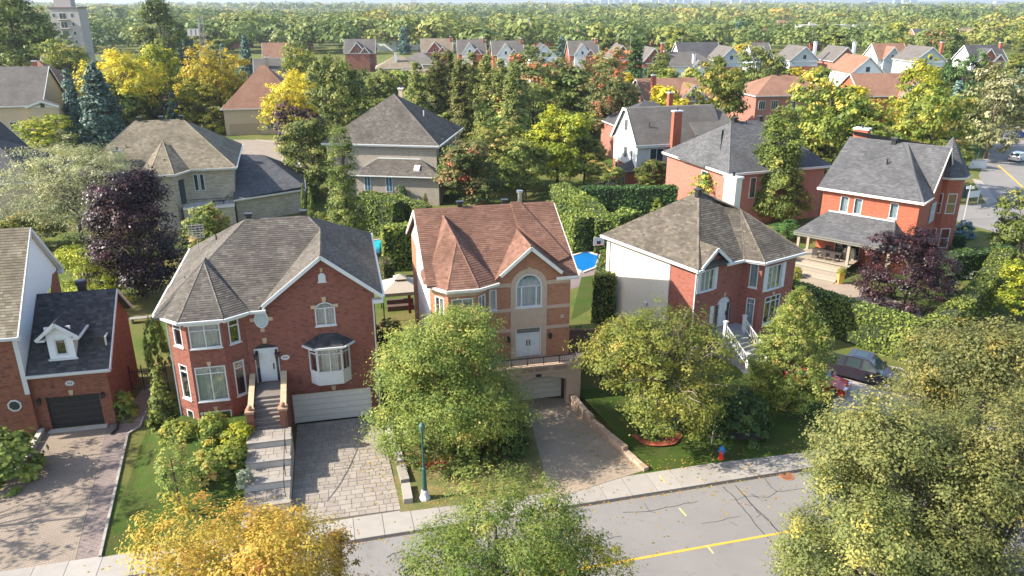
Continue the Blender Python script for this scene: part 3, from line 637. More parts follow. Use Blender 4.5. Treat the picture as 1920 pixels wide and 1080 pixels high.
    fc=[[(-9.2,-.45,E),(-4.8,-.45,E),gp,(-2.3,6,rz),(-9.2,6,rz)],[gp,(.2,-.45,E),(.95,-.45,E),(.95,6,rz),(-2.3,6,rz)],
        [(.95,6,rz),(.95,12.45,E),(-9.2,12.45,E),(-9.2,6,rz)],[(-4.8,-.45,E),gf,gp],[gf,(.2,-.45,E),gp],
        [Tt[0],Tt[1],ap],[Tt[1],Tt[2],ap],[Tt[2],Tt[3],ap],[Tt[3],Q,ap],[Tt[3],Qb,Q],[Tt[0],ap,Q],[(-9.3,2.4,9.04),Tt[0],Q],[(-9.3,2.4,9.04),Q,Qb]]
    caps=[((-9.2,6,rz),(.95,6,rz)),(gf,gp),(Q,Qb),(ap,Q),(Tt[0],ap),(Tt[1],ap),(Tt[2],ap)]
    ro=roof(h,fc,R2,caps=caps,seed=6,tw=.34)
    # slightly raised right-hand bay of the roof
    zz=lambda v:9.1+.5302*(v+.45)+.17
    roof(h,[[(u_,v_,zz(v_)) for u_,v_ in ((-2.25,6.0),(-2.25,4.0),(-.2,.55),(.72,.9),(-1.55,6.0))]],R2,seed=16,name='raised_roof',tw=.34,thick=.15)
    fascia(h,[[(-.55,-.48,9.06),(.98,-.48,9.06)],[(-4.35,-.48,9.5),(-2.3,-.48,11.3),(-.2,-.48,9.45)],[(.98,-.45,E),(.98,6,rz),(.98,12.4,E)],[(-9.22,1.2,E+.7),(-9.22,6,rz)],[(-9.22,6,rz),(-9.22,12.4,E)],[(-9.32,2.4,9.0),(-9.32,.3,9.0),(-8.0,-1.27,9.0),(-5.95,-1.27,9.0),(-4.5,-.48,9.0)]],CREAM,hgt=.22)
    vent(ro,(-5.9,6.1,rz)); vent(ro,(-2.6,6.3,rz-.1))
    c=MB(); c.lathe([(0,-.6),(.16,-.6),(.16,.7),(.24,.72),(.24,.88),(0,.92)],(-1.45,6.4,rz),12); c.build('metal_flue',flat('galvanised',(.55,.55,.55),.3,.1,metal=.9),ro)
    # terrace over the garage
    tb=MB(); a=(-6.2,-1.5); b=(1.0,-1.5)
    wall(tb,a,b,0,3.1,[(2.7,6.2,0,2.35,.4)],.55); tb.poly([(1.0,-1.5,0),(1.0,0,0),(1.0,0,3.1),(1.0,-1.5,3.1)]); tb.poly([(-6.2,-1.5,3.1),(1,-1.5,3.1),(1,-.005,3.1),(-6.2,-.005,3.1)]); tb.poly([(-6.2,-.005,0),(-6.2,-1.5,0),(-6.2,-1.5,3.1),(-6.2,-.005,3.1)]); t=tb.build('terrace',T,h)
    cp=MB(); cp.box(-6.25,-1.6,3.102,1.08,-1.2,3.22); cp.build('terrace_coping',T,t); c2=MB(); sbox(c2,a,b,0,7.2,2.62,2.74,0,.06); c2.build('terrace_band',T,t)
    for s0,s1 in ((3.0,3.8),(4.0,4.9),(5.2,6.2)):
        c3=MB(); sbox(c3,a,b,s0,s1,2.78,3.0,0,.03); c3.build('carved_panel',flat('worn_stone',(.33,.22,.15),.9,.2),t)
    lamp=MB(); ngon_disc(lamp,a,b,4.2,2.5,.2,.12,.12,10); sbox(lamp,a,b,4.02,4.38,2.42,2.52,0,.14); lamp.build('wall_lamp',BLACK,t)
    rl=MB(); rl.bar((-6.1,-1.4,3.75),(.6,-1.4,3.75),.05,.05); rl.bar((-6.1,-1.4,3.32),(.6,-1.4,3.32),.03,.03)
    for i in range(7): rl.bar((-6.1+i*1.116,-1.4,3.2),(-6.1+i*1.116,-1.4,3.78),.05,.05,up=(0,1,0))
    for i in range(44): rl.bar((-6.0+i*.15,-1.4,3.33),(-6.0+i*.15,-1.4,3.73),.014,.014,up=(0,1,0))
    rl.build('railing',BLACK,t)
    pc=MB(); pc.box(.55,-1.65,3.1,1.1,-1.1,3.5); pc.box(.47,-1.72,3.502,1.18,-1.03,3.62); pc.build('pier',T,t)
    garage_door(h,(-6,-.35),(1,-.35),2.5,5.95,.05,2.15,flat('garage_cream',(0.60,0.53,0.42),.6,.06),o=0)
    for x in (-3.6,.3):
        j=MB(); j.box(x,-.94,0,x+.28,-.36,2.6); j.build('garage_jamb',T,h)
    return h
def house3():
    h=empty('brick_house',(13.9,54.6,0),33.5,'red brick house with mixed brown hip roof, beige siding wall and white shutters','house','brick houses along the street')
    wb=MB(); A=(0,0); B=(5.0,0); E=7.5
    wall(wb,A,B,0,E,[(.35,1.75,5.55,7.25),(2.35,4.1,2.1,4.6,.8)],.12)
    wall(wb,(0,2.9),(0,0),0,E); wall(wb,(0,10.4),(0,2.9),0,.9)
    P=[(5.0,0),(5.6,-1.4),(9.6,-1.4)]
    wall(wb,P[0],P[1],0,E,[(.6,1.25,5.2,7.15),(.6,1.25,2.0,4.3)],.12); wall(wb,P[1],P[2],0,E,[(.75,2.35,4.9,6.9),(.75,2.6,2.0,4.3)],.12)
    wall(wb,(9.6,-1.4),(9.6,10.4),0,E); wall(wb,(9.6,10.4),(0,10.4),0,E)
    wb.poly([(.1,0,7.5),(2.9,0,7.5),(2.9,0,7.62),(1.5,0,8.75),(.1,0,7.62)]); wb.build('wall',B3,h)
    sd=MB(); n=44
    for i in range(n):
        z=.9+i*.15; P3=lambda s,zz,o: segP((0,10.4),(0,2.9),s,zz,o)
        sd.poly([P3(0,z,.035),P3(7.5,z,.035),P3(7.5,z+.15,.008),P3(0,z+.15,.008)]); sd.poly([P3(0,z,.005),P3(7.5,z,.005),P3(7.5,z,.035),P3(0,z,.035)])
    sd.build('siding',SIDING,h,'stuff'); tr=MB(); sbox(tr,(0,2.9),(0,0),-.09,.07,.9,E,-.01,.05); sbox(tr,(0,10.4),(0,0),-.02,.1,0,E,0,.05); tr.build('corner_board',WHITE,h)
    window(h,A,B,.35,1.75,5.55,7.25,cols=(.33,.67),curtain=BLIND,o=-.02); 
    def shutter(A_,B_,s0,s1,z0,z1):
        m=MB(); sbox(m,A_,B_,s0,s1,z0,z1,0,.05)
        for k in range(int((z1-z0)/.12)): sbox(m,A_,B_,s0+.05,s1-.05,z0+.06+k*.12,z0+.11+k*.12,.05,.065)
        m.build('shutter',WHITE,h)
    shutter(A,B,-.02,.3,5.5,7.3); shutter(A,B,1.8,2.15,5.5,7.3); shutter(P[1],P[2],.3,.7,4.85,6.95); shutter(P[1],P[2],2.4,2.8,4.85,6.95); shutter(A,B,1.7,2.1,2.6,4.1)
    window(h,P[0],P[1],.6,1.25,5.2,7.15,cols=(),curtain=BLIND); window(h,P[0],P[1],.6,1.25,2.0,4.3,cols=(),rows=(.8,),curtain=BLIND)
    window(h,P[1],P[2],.75,2.35,4.9,6.9,cols=(.33,.67),curtain=CURT); window(h,P[1],P[2],.75,2.6,2.0,4.3,cols=(.4,.75),rows=(.8,),curtain=None)
    dr=MB(); a=arcpts(2.35,4.1,3.8,.8); dr.poly([segP(A,B,2.35,2.1,-.12),segP(A,B,4.1,2.1,-.12)]+[segP(A,B,p[0],p[1],-.12) for p in a[::-1]]); d=dr.build('entry_panel',WHITE,h)
    door_panel(h,A,B,2.75,3.65,2.1,4.15,WHITE,o=-.05)
    for s in (2.42,3.72):
        q=MB(); sbox(q,A,B,s,s+.28,2.2,4.0,-.11,-.09); q.build('side_light',DGLASS,d)
    kb=MB(); keystone(kb,A,B,3.22,4.65,4.95); keystone(kb,A,B,1.05,7.3,7.55); keystone(kb,P[1],P[2],1.7,4.35,4.62); split_build(kb,'keystone',STONE,h)
    ov=MB(); ring(ov,A,B,3.4,6.2,.28,.42,.06,-.01,.02,18); ov.build('oval_brick_ring',B3,h)
    E=7.6; ap=(5.0,5.2,11.75); bp=(7.3,2.7,10.45)
    sl=(11.75-E)/5.6
    gb=(1.5,1.45,9.0); gf=(1.5,-.42,9.0)
    fc=[[(-.4,10.8,E),(-.4,-.4,E),ap],[(-.4,-.4,E),(5.0,-.4,E),(6.4,3.6,10.55),ap],[(4.5,-.5,E),(5.25,-1.85,E),bp],[(5.25,-1.85,E),(10.0,-1.85,E),bp],[(10.0,-1.85,E),(10.0,10.8,E),ap,bp],[(10,10.8,E),(-.4,10.8,E),ap],[(4.5,-.5,E),bp,(6.4,3.6,10.57)],
        [(-.02,-.42,7.72),gf,gb],[gf,(3.02,-.42,7.72),gb]]
    ro=roof(h,fc,R3,caps=[((-.4,-.4,E),ap),((5.25,-1.85,E),bp),((10.0,-1.85,E),bp),(bp,ap),(gf,gb),((4.5,-.5,E),bp)],seed=8,tw=.36,exp=.2)
    fascia(h,[[(-.43,10.8,7.58),(-.43,-.43,7.58),(.1,-.43,7.58)],[(2.7,-.43,7.58),(4.5,-.5,7.58),(5.25,-1.88,7.58),(10.03,-1.88,7.58),(10.03,10.8,7.58)],[(-.05,-.45,7.72),(1.5,-.45,9.02),(3.05,-.45,7.72)]],WHITE,hgt=.24)
    vent(ro,(4.6,4.9,11.6),1.1)
    chimney(ro,9.95,6.0,0,12.1,.75,1.3,SIDING,WHITE)
    el=MB(); sbox(el,(0,10.4),(0,2.9),.9,1.3,.7,1.6,.03,.2); el.tube((-.1,9.3,1.6),(-.1,9.3,5.0),.03); el.build('electric_meter',flat('meter_grey',(.4,.4,.4),.5),h)
    vb=MB(); sbox(vb,(0,10.4),(0,2.9),5.0,5.3,2.9,3.15,.03,.2); vb.build('wall_vent',WHITE,h)
    downspout(h,-.08,10.0,.2,7.4); downspout(h,-.08,.05,.2,7.4)
    # porch stair
    g=flat('grey_stair',(.25,.255,.26),.85,.1,4)
    ld=MB(); ld.box(2.1,-1.3,0,4.9,-.005,2.05); ld.build('landing',g,h)
    for k in range(8):
        s=MB(); s.box(2.1,-1.3-.3*(k+1),0,4.3,-1.3-.3*k-.002,2.05-.22*(k+1)); s.build('step',g,h)
    def rail(x):
        r=MB(); r.bar((x,-1.35,2.95),(x,-3.7,1.2),.06,.06); r.bar((x,-1.35,2.2),(x,-3.7,.45),.05,.05)
        for i in range(15):
            y=-1.4-i*.155; z=2.95-(-1.35-y)*1.75/2.35; r.bar((x,y,z-.73),(x,y,z),.03,.03,up=(0,1,0))
        o=r.build('handrail',WHITE,h)
        for y,z in ((-1.3,2.05),(-3.75,.3)):
            p=MB(); p.box(x-.11,y-.11,z-.3,x+.11,y+.11,z+1.1); p.box(x-.15,y-.15,z+1.1,x+.15,y+.15,z+1.2); p.build('newel_post',WHITE,o)
    rail(2.15); rail(4.3)
    return h
def house4():
    h=empty('brick_house',(40.2,74.3,0),-41,'orange-red brick house with charcoal roof and covered back porch behind the tall hedge','house','brick houses along the street')
    wb=MB(); A=(-9.5,0); B=(0,0); E=7.75
    ops=[(1.9,2.75,5.45,7.1),(3.3,4.1,5.45,7.1),(6.8,7.6,5.6,7.2),(2.0,4.6,.95,3.1)]
    wall(wb,A,B,0,E,ops,.14); wall(wb,(0,0),(0,9.5),0,E,[(4.6,6.1,4.6,6.6),(4.6,6.1,1.0,3.0)],.1); wall(wb,(-9.5,13),(-9.5,0),0,E); wall(wb,(0,9.5),(-9.5,13),0,E)
    wb.poly([(0,2.8,E),(0,9.5,E),(0,9.5,8.6),(0,6.6,11.9),(0,2.9,8.7)])
    wb.build('wall',B4,h)
    for o in ops[:3]: window(h,A,B,*o,cols=(),curtain=BLIND,fw=.06)
    window(h,A,B,*ops[3],cols=(.5,),curtain=None,name='patio_door',sill=False)
    window(h,(0,0),(0,9.5),4.6,6.1,4.6,6.6,cols=(.33,.67),rows=(.5,),curtain=CURT,o=.1,fw=.1); window(h,(0,0),(0,9.5),4.6,6.1,1.0,3.0,cols=(.33,.67),curtain=BLIND,o=.1,fw=.1)
    R_=12.2; E=7.8
    fc=[[(-9.95,-.5,E),(.45,-.5,E),(-1.4,2.2,9.6),(-3.7,6.5,R_),(-9.7,6.5,R_)],[(.45,-.5,E),(.45,2.6,E),(-3.7,6.5,R_),(-1.4,2.2,9.6)],
        [(-3.7,6.5,R_),(.45,2.6,8.3),(.45,6.6,R_)],[(.45,6.6,R_),(.45,10,8.6),(-9.7,13.5,E),(-9.7,6.5,R_)],[(-3.7,6.5,R_),(-1.4,2.2,9.6),(.45,-.5,E)]]
    fc=fc[:4]
    ro=roof(h,fc,R4,caps=[((-9.7,6.5,R_),(.45,6.6,R_))],seed=11,tw=.4,exp=.22)
    fascia(h,[[(-9.98,-.53,7.78),(.48,-.53,7.78),(.48,2.6,7.78)],[(.48,2.6,8.28),(.48,6.6,12.2),(.48,10,8.58)]],CREAM,hgt=.26)
    pipe(ro,(-4.6,3.4,10.3),.6,.08); vent(ro,(-5.0,6.2,R_-.1),1.3); chimney(ro,-9.0,8.2,7,12.9,1.5,1.0,B4)
    # corner turret
    tc=(-.2,9.6); n=8; tw=MB(); tr=MB(); rr=1.9
    pt=[(tc[0]+rr*math.cos(2*math.pi*(k+.5)/n),tc[1]+rr*math.sin(2*math.pi*(k+.5)/n)) for k in range(n)]
    for k in range(n): wall(tw,pt[k],pt[(k+1)%n],0,8.9)
    t=tw.build('turret',B4,h)
    pe=[(tc[0]+(rr+.4)*math.cos(2*math.pi*(k+.5)/n),tc[1]+(rr+.4)*math.sin(2*math.pi*(k+.5)/n),8.95) for k in range(n)]
    roof(h,[[pe[k],pe[(k+1)%n],(tc[0],tc[1],12.9)] for k in range(n)],R4,seed=13,name='turret_roof',exp=.22,tw=.4); fascia(h,[pe+[pe[0]]],CREAM,hgt=.22)
    for k in (3,4,5,6):
        L=math.hypot(pt[1][0]-pt[0][0],pt[1][1]-pt[0][1])
        for z in (1.2,5.0): window(h,pt[k],pt[(k+1)%n],.2,L-.2,z,z+2.2,cols=(),rows=(.5,),o=.04,curtain=None,sill=False)
    # back porch
    z=3.45; f=[(-10.6,-3.6,z),(-.9,-3.6,z),(-.2,0,z+.0),(-2.0,-.02,5.35),(-8.6,-.02,5.35),(-10.6,0,z)]
    pr=[[f[0],f[1],f[3],f[4]],[f[1],f[2],f[3]],[f[5],f[0],f[4]]]
    po=roof(h,pr,R4,seed=14,name='porch_roof',caps=[(f[1],f[3]),(f[0],f[4])],exp=.22,tw=.4); fascia(h,[[(-10.62,0,z),(-10.62,-3.63,z),(-.9,-3.63,z),(-.18,0,z)]],flat('grey_green_trim',(.17,.165,.14),.6,.1),hgt=.34); fascia(h,[[(-8.6,-.06,5.42),(-2.0,-.06,5.42)]],WHITE,hgt=.1)
    for x,y in ((-10.2,-3.3),(-5.0,-3.3),(-1.2,-3.3),(-10.2,-.4)):
        p=MB(); p.box(x-.13,y-.13,.5,x+.13,y+.13,z-.15); p.build('porch_post',flat('taupe_post',(.30,.26,.2),.7,.08),h)
    # deck of planks with wide steps
    W_=[flat('deck_plank_%d'%i,c,.8,.12,6) for i,c in enumerate(((.30,.25,.18),(.34,.285,.21),(.26,.22,.165)))]
    for i in range(26):
        d=MB(); y=-3.75+i*.145; d.box(-10.4,y,.82,-4.6,y+.137,.9); d.build('deck_plank',W_[i%3],h)
    for k in range(6):
        d=MB(); y=-3.76-.62*(k+1); d.box(-9.9+.0*k,y,.0,-4.75,y+.612,.9-.14*(k+1)); d.build('step',W_[k%3],h)
    return h
# ------------------------------------------------ houses further back
def bwin(h,A,B,s0,s1,z0,z1,cols=1,fmat=None,gl=None,arch=0,fw=.09):
    mb=MB(); 
    if arch:
        a=arcpts(s0,s1,z1,arch,8); mb.poly([segP(A,B,s0,z0,.06),segP(A,B,s1,z0,.06)]+[segP(A,B,p[0],p[1],.06) for p in a[::-1]])
        a2=arcpts(s0+fw,s1-fw,z1,arch-fw,8)
    else: sbox(mb,A,B,s0,s1,z0,z1,-.03,.06)
    w=mb.build('window',fmat or WHITE,h); n=cols; wd=(s1-s0-fw)/n
    for k in range(n):
        p=MB(); sbox(p,A,B,s0+fw+k*wd,s0+(k+1)*wd,z0+fw,z1-fw,.05,.075); p.build('pane',gl or DGLASS,w)
    if arch:
        p=MB(); p.poly([segP(A,B,x,z,.07) for x,z in a2[::-1]]+[segP(A,B,s0+fw,z1,.07)] if False else [segP(A,B,x,z,.07) for x,z in a2[::-1]]); p.build('pane',gl or DGLASS,w)
    return w
def bhouse(loc,rz,w,d,eave,ridge,wm,rm,label,kind='side',gables=(),wins=(),chims=(),trim=None,group='houses further back',name='suburban_house',ov=.45,gtrim=True,swins=(),vents=(),gm=None,garage=None):
    """origin = front left corner; u 0..w to the right, v 0..d away"""
    h=empty(name,loc,rz,label,'house',group); trim=trim or WHITE
    wb=MB(); wall(wb,(0,0),(w,0),0,eave); wall(wb,(w,0),(w,d),0,eave); wall(wb,(w,d),(0,d),0,eave); wall(wb,(0,d),(0,0),0,eave)
    m=d/2; sl=(ridge-eave)/(m+ov); E=eave
    if kind=='side':
        wb.poly([(w,0,E),(w,d,E),(w,m,ridge-.12)]); wb.poly([(0,0,E),(0,m,ridge-.12),(0,d,E)])
        fc=[[(-ov,-ov,E),(w+ov,-ov,E),(w+ov,m,ridge),(-ov,m,ridge)],[(-ov,m,ridge),(w+ov,m,ridge),(w+ov,d+ov,E),(-ov,d+ov,E)]]
        fl=[[(-ov,-ov,E),(w+ov,-ov,E)],[(w+ov,-ov,E),(w+ov,m,ridge),(w+ov,d+ov,E)],[(-ov,-ov,E),(-ov,m,ridge),(-ov,d+ov,E)]]
    elif kind=='hip':
        r=min(m,w/2-.01)+0.0; sl=(ridge-eave)/(r+ov)
        a=(r,m,ridge); b=(w-r,m,ridge)
        fc=[[(-ov,-ov,E),(w+ov,-ov,E),b,a],[(w+ov,-ov,E),(w+ov,d+ov,E),b],[(w+ov,d+ov,E),(-ov,d+ov,E),a,b],[(-ov,d+ov,E),(-ov,-ov,E),a]]
        fl=[[(-ov,d+ov,E),(-ov,-ov,E),(w+ov,-ov,E),(w+ov,d+ov,E)]]
        if abs(a[0]-b[0])<.05: fc[0]=fc[0][:3]; fc[2]=fc[2][:3]
        sl=(ridge-E)/(m+ov)
    else: # front gable, ridge along v
        wb.poly([(0,0,E),(w,0,E),(w/2,0,ridge-.12)]); wb.poly([(w,d,E),(0,d,E),(w/2,d,ridge-.12)])
        fc=[[(-ov,d+ov,E),(-ov,-ov,E),(w/2,-ov,ridge),(w/2,d+ov,ridge)],[(w+ov,-ov,E),(w+ov,d+ov,E),(w/2,d+ov,ridge),(w/2,-ov,ridge)]]
        fl=[[(-ov,-ov,E),(w/2,-ov,ridge),(w+ov,-ov,E)],[(-ov,d,E),(-ov,-ov,E)],[(w+ov,-ov,E),(w+ov,d,E)]]
    wb.build('wall',wm,h); ro=roof(h,fc,rm,tabs=False,thick=.14); fascia(h,fl,trim,hgt=.24)
    for g in gables:
        uc,gw,gz,pr=g[:4]; mat=g[4] if len(g)>4 else (gm or wm)
        gb=MB(); x0,x1=uc-gw/2,uc+gw/2; pe=gz-(gw/2)*1.0*((gz-E)/(gw/2)) if False else E
        wall(gb,(x0,-pr),(x1,-pr),0,E); gb.poly([(x0,-pr,E),(x1,-pr,E),(uc,-pr,gz-.15)]); gb.poly([(x0,-pr,0),(x0,-pr,E),(x0,0,E),(x0,0,0)]); gb.poly([(x1,-pr,0),(x1,0,0),(x1,0,E),(x1,-pr,E)])
        gb.build('front_gable',mat,h)
        vb=-ov+(gz-E)/max(sl,.05) if kind!='front' else d/2
        vb=min(vb,m+.5); y=-pr-.4
        gf=[[(x0-.35,y,E-.05),(uc,y,gz),(uc,vb,gz),(x0-.35,-ov,E-.05)],[(uc,y,gz),(x1+.35,y,E-.05),(x1+.35,-ov,E-.05),(uc,vb,gz)]]
        roof(h,gf,rm,tabs=False,thick=.12,name='gable_roof'); fascia(h,[[(x0-.35,y-.03,E-.05),(uc,y-.03,gz),(x1+.35,y-.03,E-.05)]],trim,hgt=.34)
        if gtrim: 
            b=MB(); b.box(x0,-pr-.05,E-.25,x1,-pr-.005,E); b.build('gable_trim',trim,h)
        a=bwin(h,(x0,-pr),(x1,-pr),gw/2-.45,gw/2+.45,E+.25,min(gz-1.2,E+1.5),1)
    for ww in wins:
        s,z,a,b=ww[:4]; bwin(h,(0,0),(w,0),s-a/2,s+a/2,z,z+b,ww[4] if len(ww)>4 else 2)
    for ww in swins:
        s,z,a,b=ww[:4]; bwin(h,(w,0),(w,d),s-a/2,s+a/2,z,z+b,1)
    for c in chims: chimney(ro,c[0],c[1],eave-1 if len(c)<5 else c[4],ridge+c[2],.8,.9,c[3])
    for v in vents: vent(ro,v)
    if garage:
        s0,s1,gmat=garage; garage_door(h,(0,0),(w,0),s0,s1,.05,2.3,gmat,o=.06)
    return h,ro
def at_ridge(pl,pr,py,ridge,rz,d,w=None):
    """front-left corner from the two ends of a ridge seen at py"""
    X,Y=G((pl+pr)/2,py,ridge); dp=depth(X,Y,ridge)
    if w is None: w=(pr-pl)/FPX*dp/max(.5,math.cos(R(rz)))
    a=R(rz); ox=X-math.cos(a)*w/2+math.sin(a)*d/2; oy=Y-math.sin(a)*w/2-math.cos(a)*d/2
    return (ox,oy,0),w
def mids():
    # stone house with tan roof behind the purple maple
    h=empty('stone_house',(-34.3,95.2,0),15.7,'pale stone house with broad tan hip roof, three ridge vents and iron balcony','house','houses further back')
    wb=MB(); wall(wb,(-17.5,0),(-10.4,0),0,6.8); wall(wb,(-5.6,0),(-.4,0),0,6.8); wall(wb,(-.4,0),(-.4,16),0,6.8); wall(wb,(-17.5,16),(-17.5,0),0,6.8)
    tp=[(-10.4,0),(-9.3,-2.4),(-7,-2.6),(-5.6,0)]
    for k in range(3): wall(wb,tp[k],tp[k+1],0,6.8)
    wb.build('wall',S1,h); E=7.0; a=(-12,7.8,11.9); b=(-6.2,7.8,11.9); ap=(-8.4,3.6,10.0)
    te=[(-10.9,-.5,E),(-9.5,-3.0,E),(-6.7,-3.1,E),(-5.2,-.5,E)]
    fc=[[(-18,-.6,E),(.1,-.6,E),b,a],[(.1,-.6,E),(.1,16.5,E),b],[(.1,16.5,E),(-18,16.5,E),a,b],[(-18,16.5,E),(-18,-.6,E),a],[te[0],te[1],ap],[te[1],te[2],ap],[te[2],te[3],ap]]
    ro=roof(h,fc,R0,seed=21,caps=[(a,b),((.1,-.6,E),b),((-18,-.6,E),a),(te[1],ap),(te[2],ap)],tw=.38,exp=.22)
    fascia(h,[[(-18,-.63,E),(te[0][0],-.63,E)]+te+[(.13,-.63,E),(.13,16.5,E)]],CREAM,hgt=.25)
    for x in (-11.4,-8.8,-6.4): vent(ro,(x,7.9,11.9),1.2)
    pipe(ro,(-12.6,3.4,9.3),.4); ch=chimney(ro,-13.2,1.0,6,9.3,.9,.9,flat('galvanised'    ,(.55,.55,.55),.3,.1,metal=.9),flat('galvanised',(1,1,1)))
    for s in (.55,1.25): bwin(h,(-5.6,0),(-.4,0),s,s+.55,4.2,6.3)
    bwin(h,(-7,-2.6),(-5.6,0),.9,1.9,3.0,6.0,1,BLACK)
    bb=MB(); bb.box(-6.4,-2.6,2.5,-.5,-.01,2.75); bal=bb.build('balcony',CREAM,h)
    rl=MB(); rl.bar((-6.3,-2.55,3.7),(-.55,-2.55,3.7),.05,.05); rl.bar((-.55,-2.55,3.7),(-.55,0,3.7),.05,.05)
    for i in range(40): rl.bar((-6.3+i*.147,-2.55,2.75),(-6.3+i*.147,-2.55,3.7),.02,.02,up=(0,1,0))
    rl.build('railing',BLACK,bal)
    lw=MB(); wall(lw,(-6.4,-2.5),(-.5,-2.5),0,2.5); lw.build('lower_wall',S1,h)
    # garage wing
    gw=MB(); wall(gw,(-.4,-1.2),(7.6,2.4),0,3.1); wall(gw,(7.6,2.4),(7.6,14),0,3.1); gw.build('garage_wing',S1,h)
    roof(h,[[(-.6,-1.8,3.2),(8.1,2.0,3.2),(3.2,9,6.6),(-.35,9,6.6)],[(8.1,2.0,3.2),(8.1,15,3.2),(3.2,9,6.6)],[(8.1,15,3.2),(-.35,15,3.2),(-.35,9,6.6),(3.2,9,6.6)]],R4,seed=22,name='garage_roof',tw=.38,exp=.22); fascia(h,[[(-.6,-1.83,3.18),(8.13,2.0,3.18),(8.13,15,3.18)]],CREAM)
    # grey-beige brick house in the middle
    h=empty('brick_house',(-9.9,105.2,0),-8,'grey-beige brick house with steep hip roof and lower rear extension above the clipped hedges','house','houses further back')
    wb=MB(); wall(wb,(-16,0),(-.4,0),0,7.7); wall(wb,(-.4,0),(-.4,15.2),0,7.7); wall(wb,(-16,15),(-16,0),0,7.7)
    wall(wb,(-11.3,-2.2),(.3,-2.2),0,3.9); wall(wb,(.3,-2.2),(.3,0),0,3.9); wall(wb,(-11.3,0),(-11.3,-2.2),0,3.9); wb.build('wall',S2,h); E=7.85; ap=(-8.2,7.6,13.7)
    ro=roof(h,[[(-16.5,-.5,E),(.1,-.5,E),ap],[(.1,-.5,E),(.1,15.7,E),ap],[(.1,15.7,E),(-16.5,15.7,E),ap],[(-16.5,15.7,E),(-16.5,-.5,E),ap]],R1,seed=23,caps=[((.1,-.5,E),ap),((-16.5,-.5,E),ap)],tw=.38,exp=.22)
    fascia(h,[[(-16.5,-.53,E),(.13,-.53,E),(.13,15.7,E)]],WHITE,hgt=.3)
    e2=4.0; f=[(-11.7,-2.7,e2),(.7,-2.7,e2),(.7,0,e2),(-2.6,-.02,5.9),(-8.6,-.02,5.9),(-11.7,0,e2)]
    lo=roof(h,[[f[0],f[1],f[3],f[4]],[f[1],f[2],f[3]],[f[5],f[0],f[4]]],R1,seed=24,name='lower_roof',tw=.38,exp=.22); fascia(h,[[(-11.7,0,e2),(-11.7,-2.73,e2),(.73,-2.73,e2),(.73,0,e2)],[(-8.6,-.1,5.95),(-2.6,-.1,5.95)],[(-2.6,-.1,5.95),(.7,-.1,4.05)],[(-11.7,-.1,4.05),(-8.6,-.1,5.95)]],WHITE,hgt=.18)
    sk_=MB(); sk_.hexa([(-3.2,-1.9,4.5),(-2.4,-1.9,4.5),(-2.4,-1.2,5.0),(-3.2,-1.2,5.0),(-3.2,-1.9,4.85),(-2.4,-1.9,4.85),(-2.4,-1.2,5.3),(-3.2,-1.2,5.3)]); sk_.build('skylight',WHITE,lo)
    pipe(ro,(-3.6,6.4,11.0),.6,.1,flat('pipe_grey',(.45,.45,.42),.6)); chimney(ro,-7.6,9.2,12,14.2,.6,.6,TANST,CREAM)
    for s in (1.15,4.2): bwin(h,(-11.3,-2.2),(.3,-2.2),s,s+.95,1.7,3.75,2,gl=BLUEGL)
    for s in (1.2,3.5,6.5,8.5,11,13): bwin(h,(-.4,0),(-.4,15.2),s,s+.8,5.2,7.2)
    for s in (3.5,8.5): bwin(h,(-.4,0),(-.4,15.2),s,s+1.0,1.2,3.4)
    # white gabled house
    h=empty('gabled_house',(18.3,113,0),15,'white gabled house with brick ground floor and tall red brick chimney','house','houses further back')
    wb=MB(); wall(wb,(0,9),(0,0),0,3.0); wall(wb,(0,0),(14,0),0,3.0); wb.build('brick_wall',B4,h)
    sw=MB(); wall(sw,(0,9),(0,0),3.0,6.6); sw.poly([(0,9,6.6),(0,0,6.6),(0,3.6,11.0),(0,5.4,11.0)]); sw.build('siding_wall',WSID,h); s2=MB(); wall(s2,(0,0),(14,0),3.0,6.6); s2.build('front_siding',flat('sage_siding',(.42,.43,.40),.7),h)
    ro=roof(h,[[(-.4,-.4,6.5),(14,-.4,6.5),(14,3.9,11.3),(-.4,3.9,11.3)],[(-.4,3.9,11.3),(14,3.9,11.3),(14,5.1,11.3),(-.4,5.1,11.3)],[(-.4,5.1,11.3),(14,5.1,11.3),(14,9.4,6.5),(-.4,9.4,6.5)]],F2,tabs=False)
    fascia(h,[[(-.43,9.4,6.5),(-.43,5.1,11.3),(-.43,3.9,11.3),(-.43,-.4,6.5),(14,-.43,6.5)]],WHITE,hgt=.4); bd=MB(); sbox(bd,(0,9),(0,0),0,9,6.3,6.6,0,.15); bd.build('gable_trim',CREAM,h)
    for k in range(3):
        bwin(h,(0,9),(0,0),4.0+k*.42,4.32+k*.42,8.0,9.6,1,fw=.02); bwin(h,(0,9),(0,0),4.1+k*.46,4.45+k*.46,4.0,5.6,1,fw=.03)
    bwin(h,(0,9),(0,0),7.0,7.35,4.0,5.4,1,fw=.04); bwin(h,(0,9),(0,0),1.0,2.0,1.2,2.8); bwin(h,(0,9),(0,0),3.4,5.6,.2,2.6,2); bwin(h,(0,0),(14,0),2.0,4.2,3.9,5.9,2)
    chimney(ro,5.6,-.75,0,11.2,1.3,.8,B4); pipe(ro,(2.4,1.6,9.0),.5,.07)
    by=MB(); by.box(-1.5,.2,0,0,3.2,2.6); by.build('porch_bay',B4,h); roof(h,[[(-1.9,-.1,2.6),(.0,-.1,2.6),(0,1.7,4.1)],[(-1.9,3.5,2.6),(-1.9,-.1,2.6),(0,1.7,4.1)],[(0,3.5,2.6),(-1.9,3.5,2.6),(0,1.7,4.1)]],F3,tabs=False,name='porch_roof')
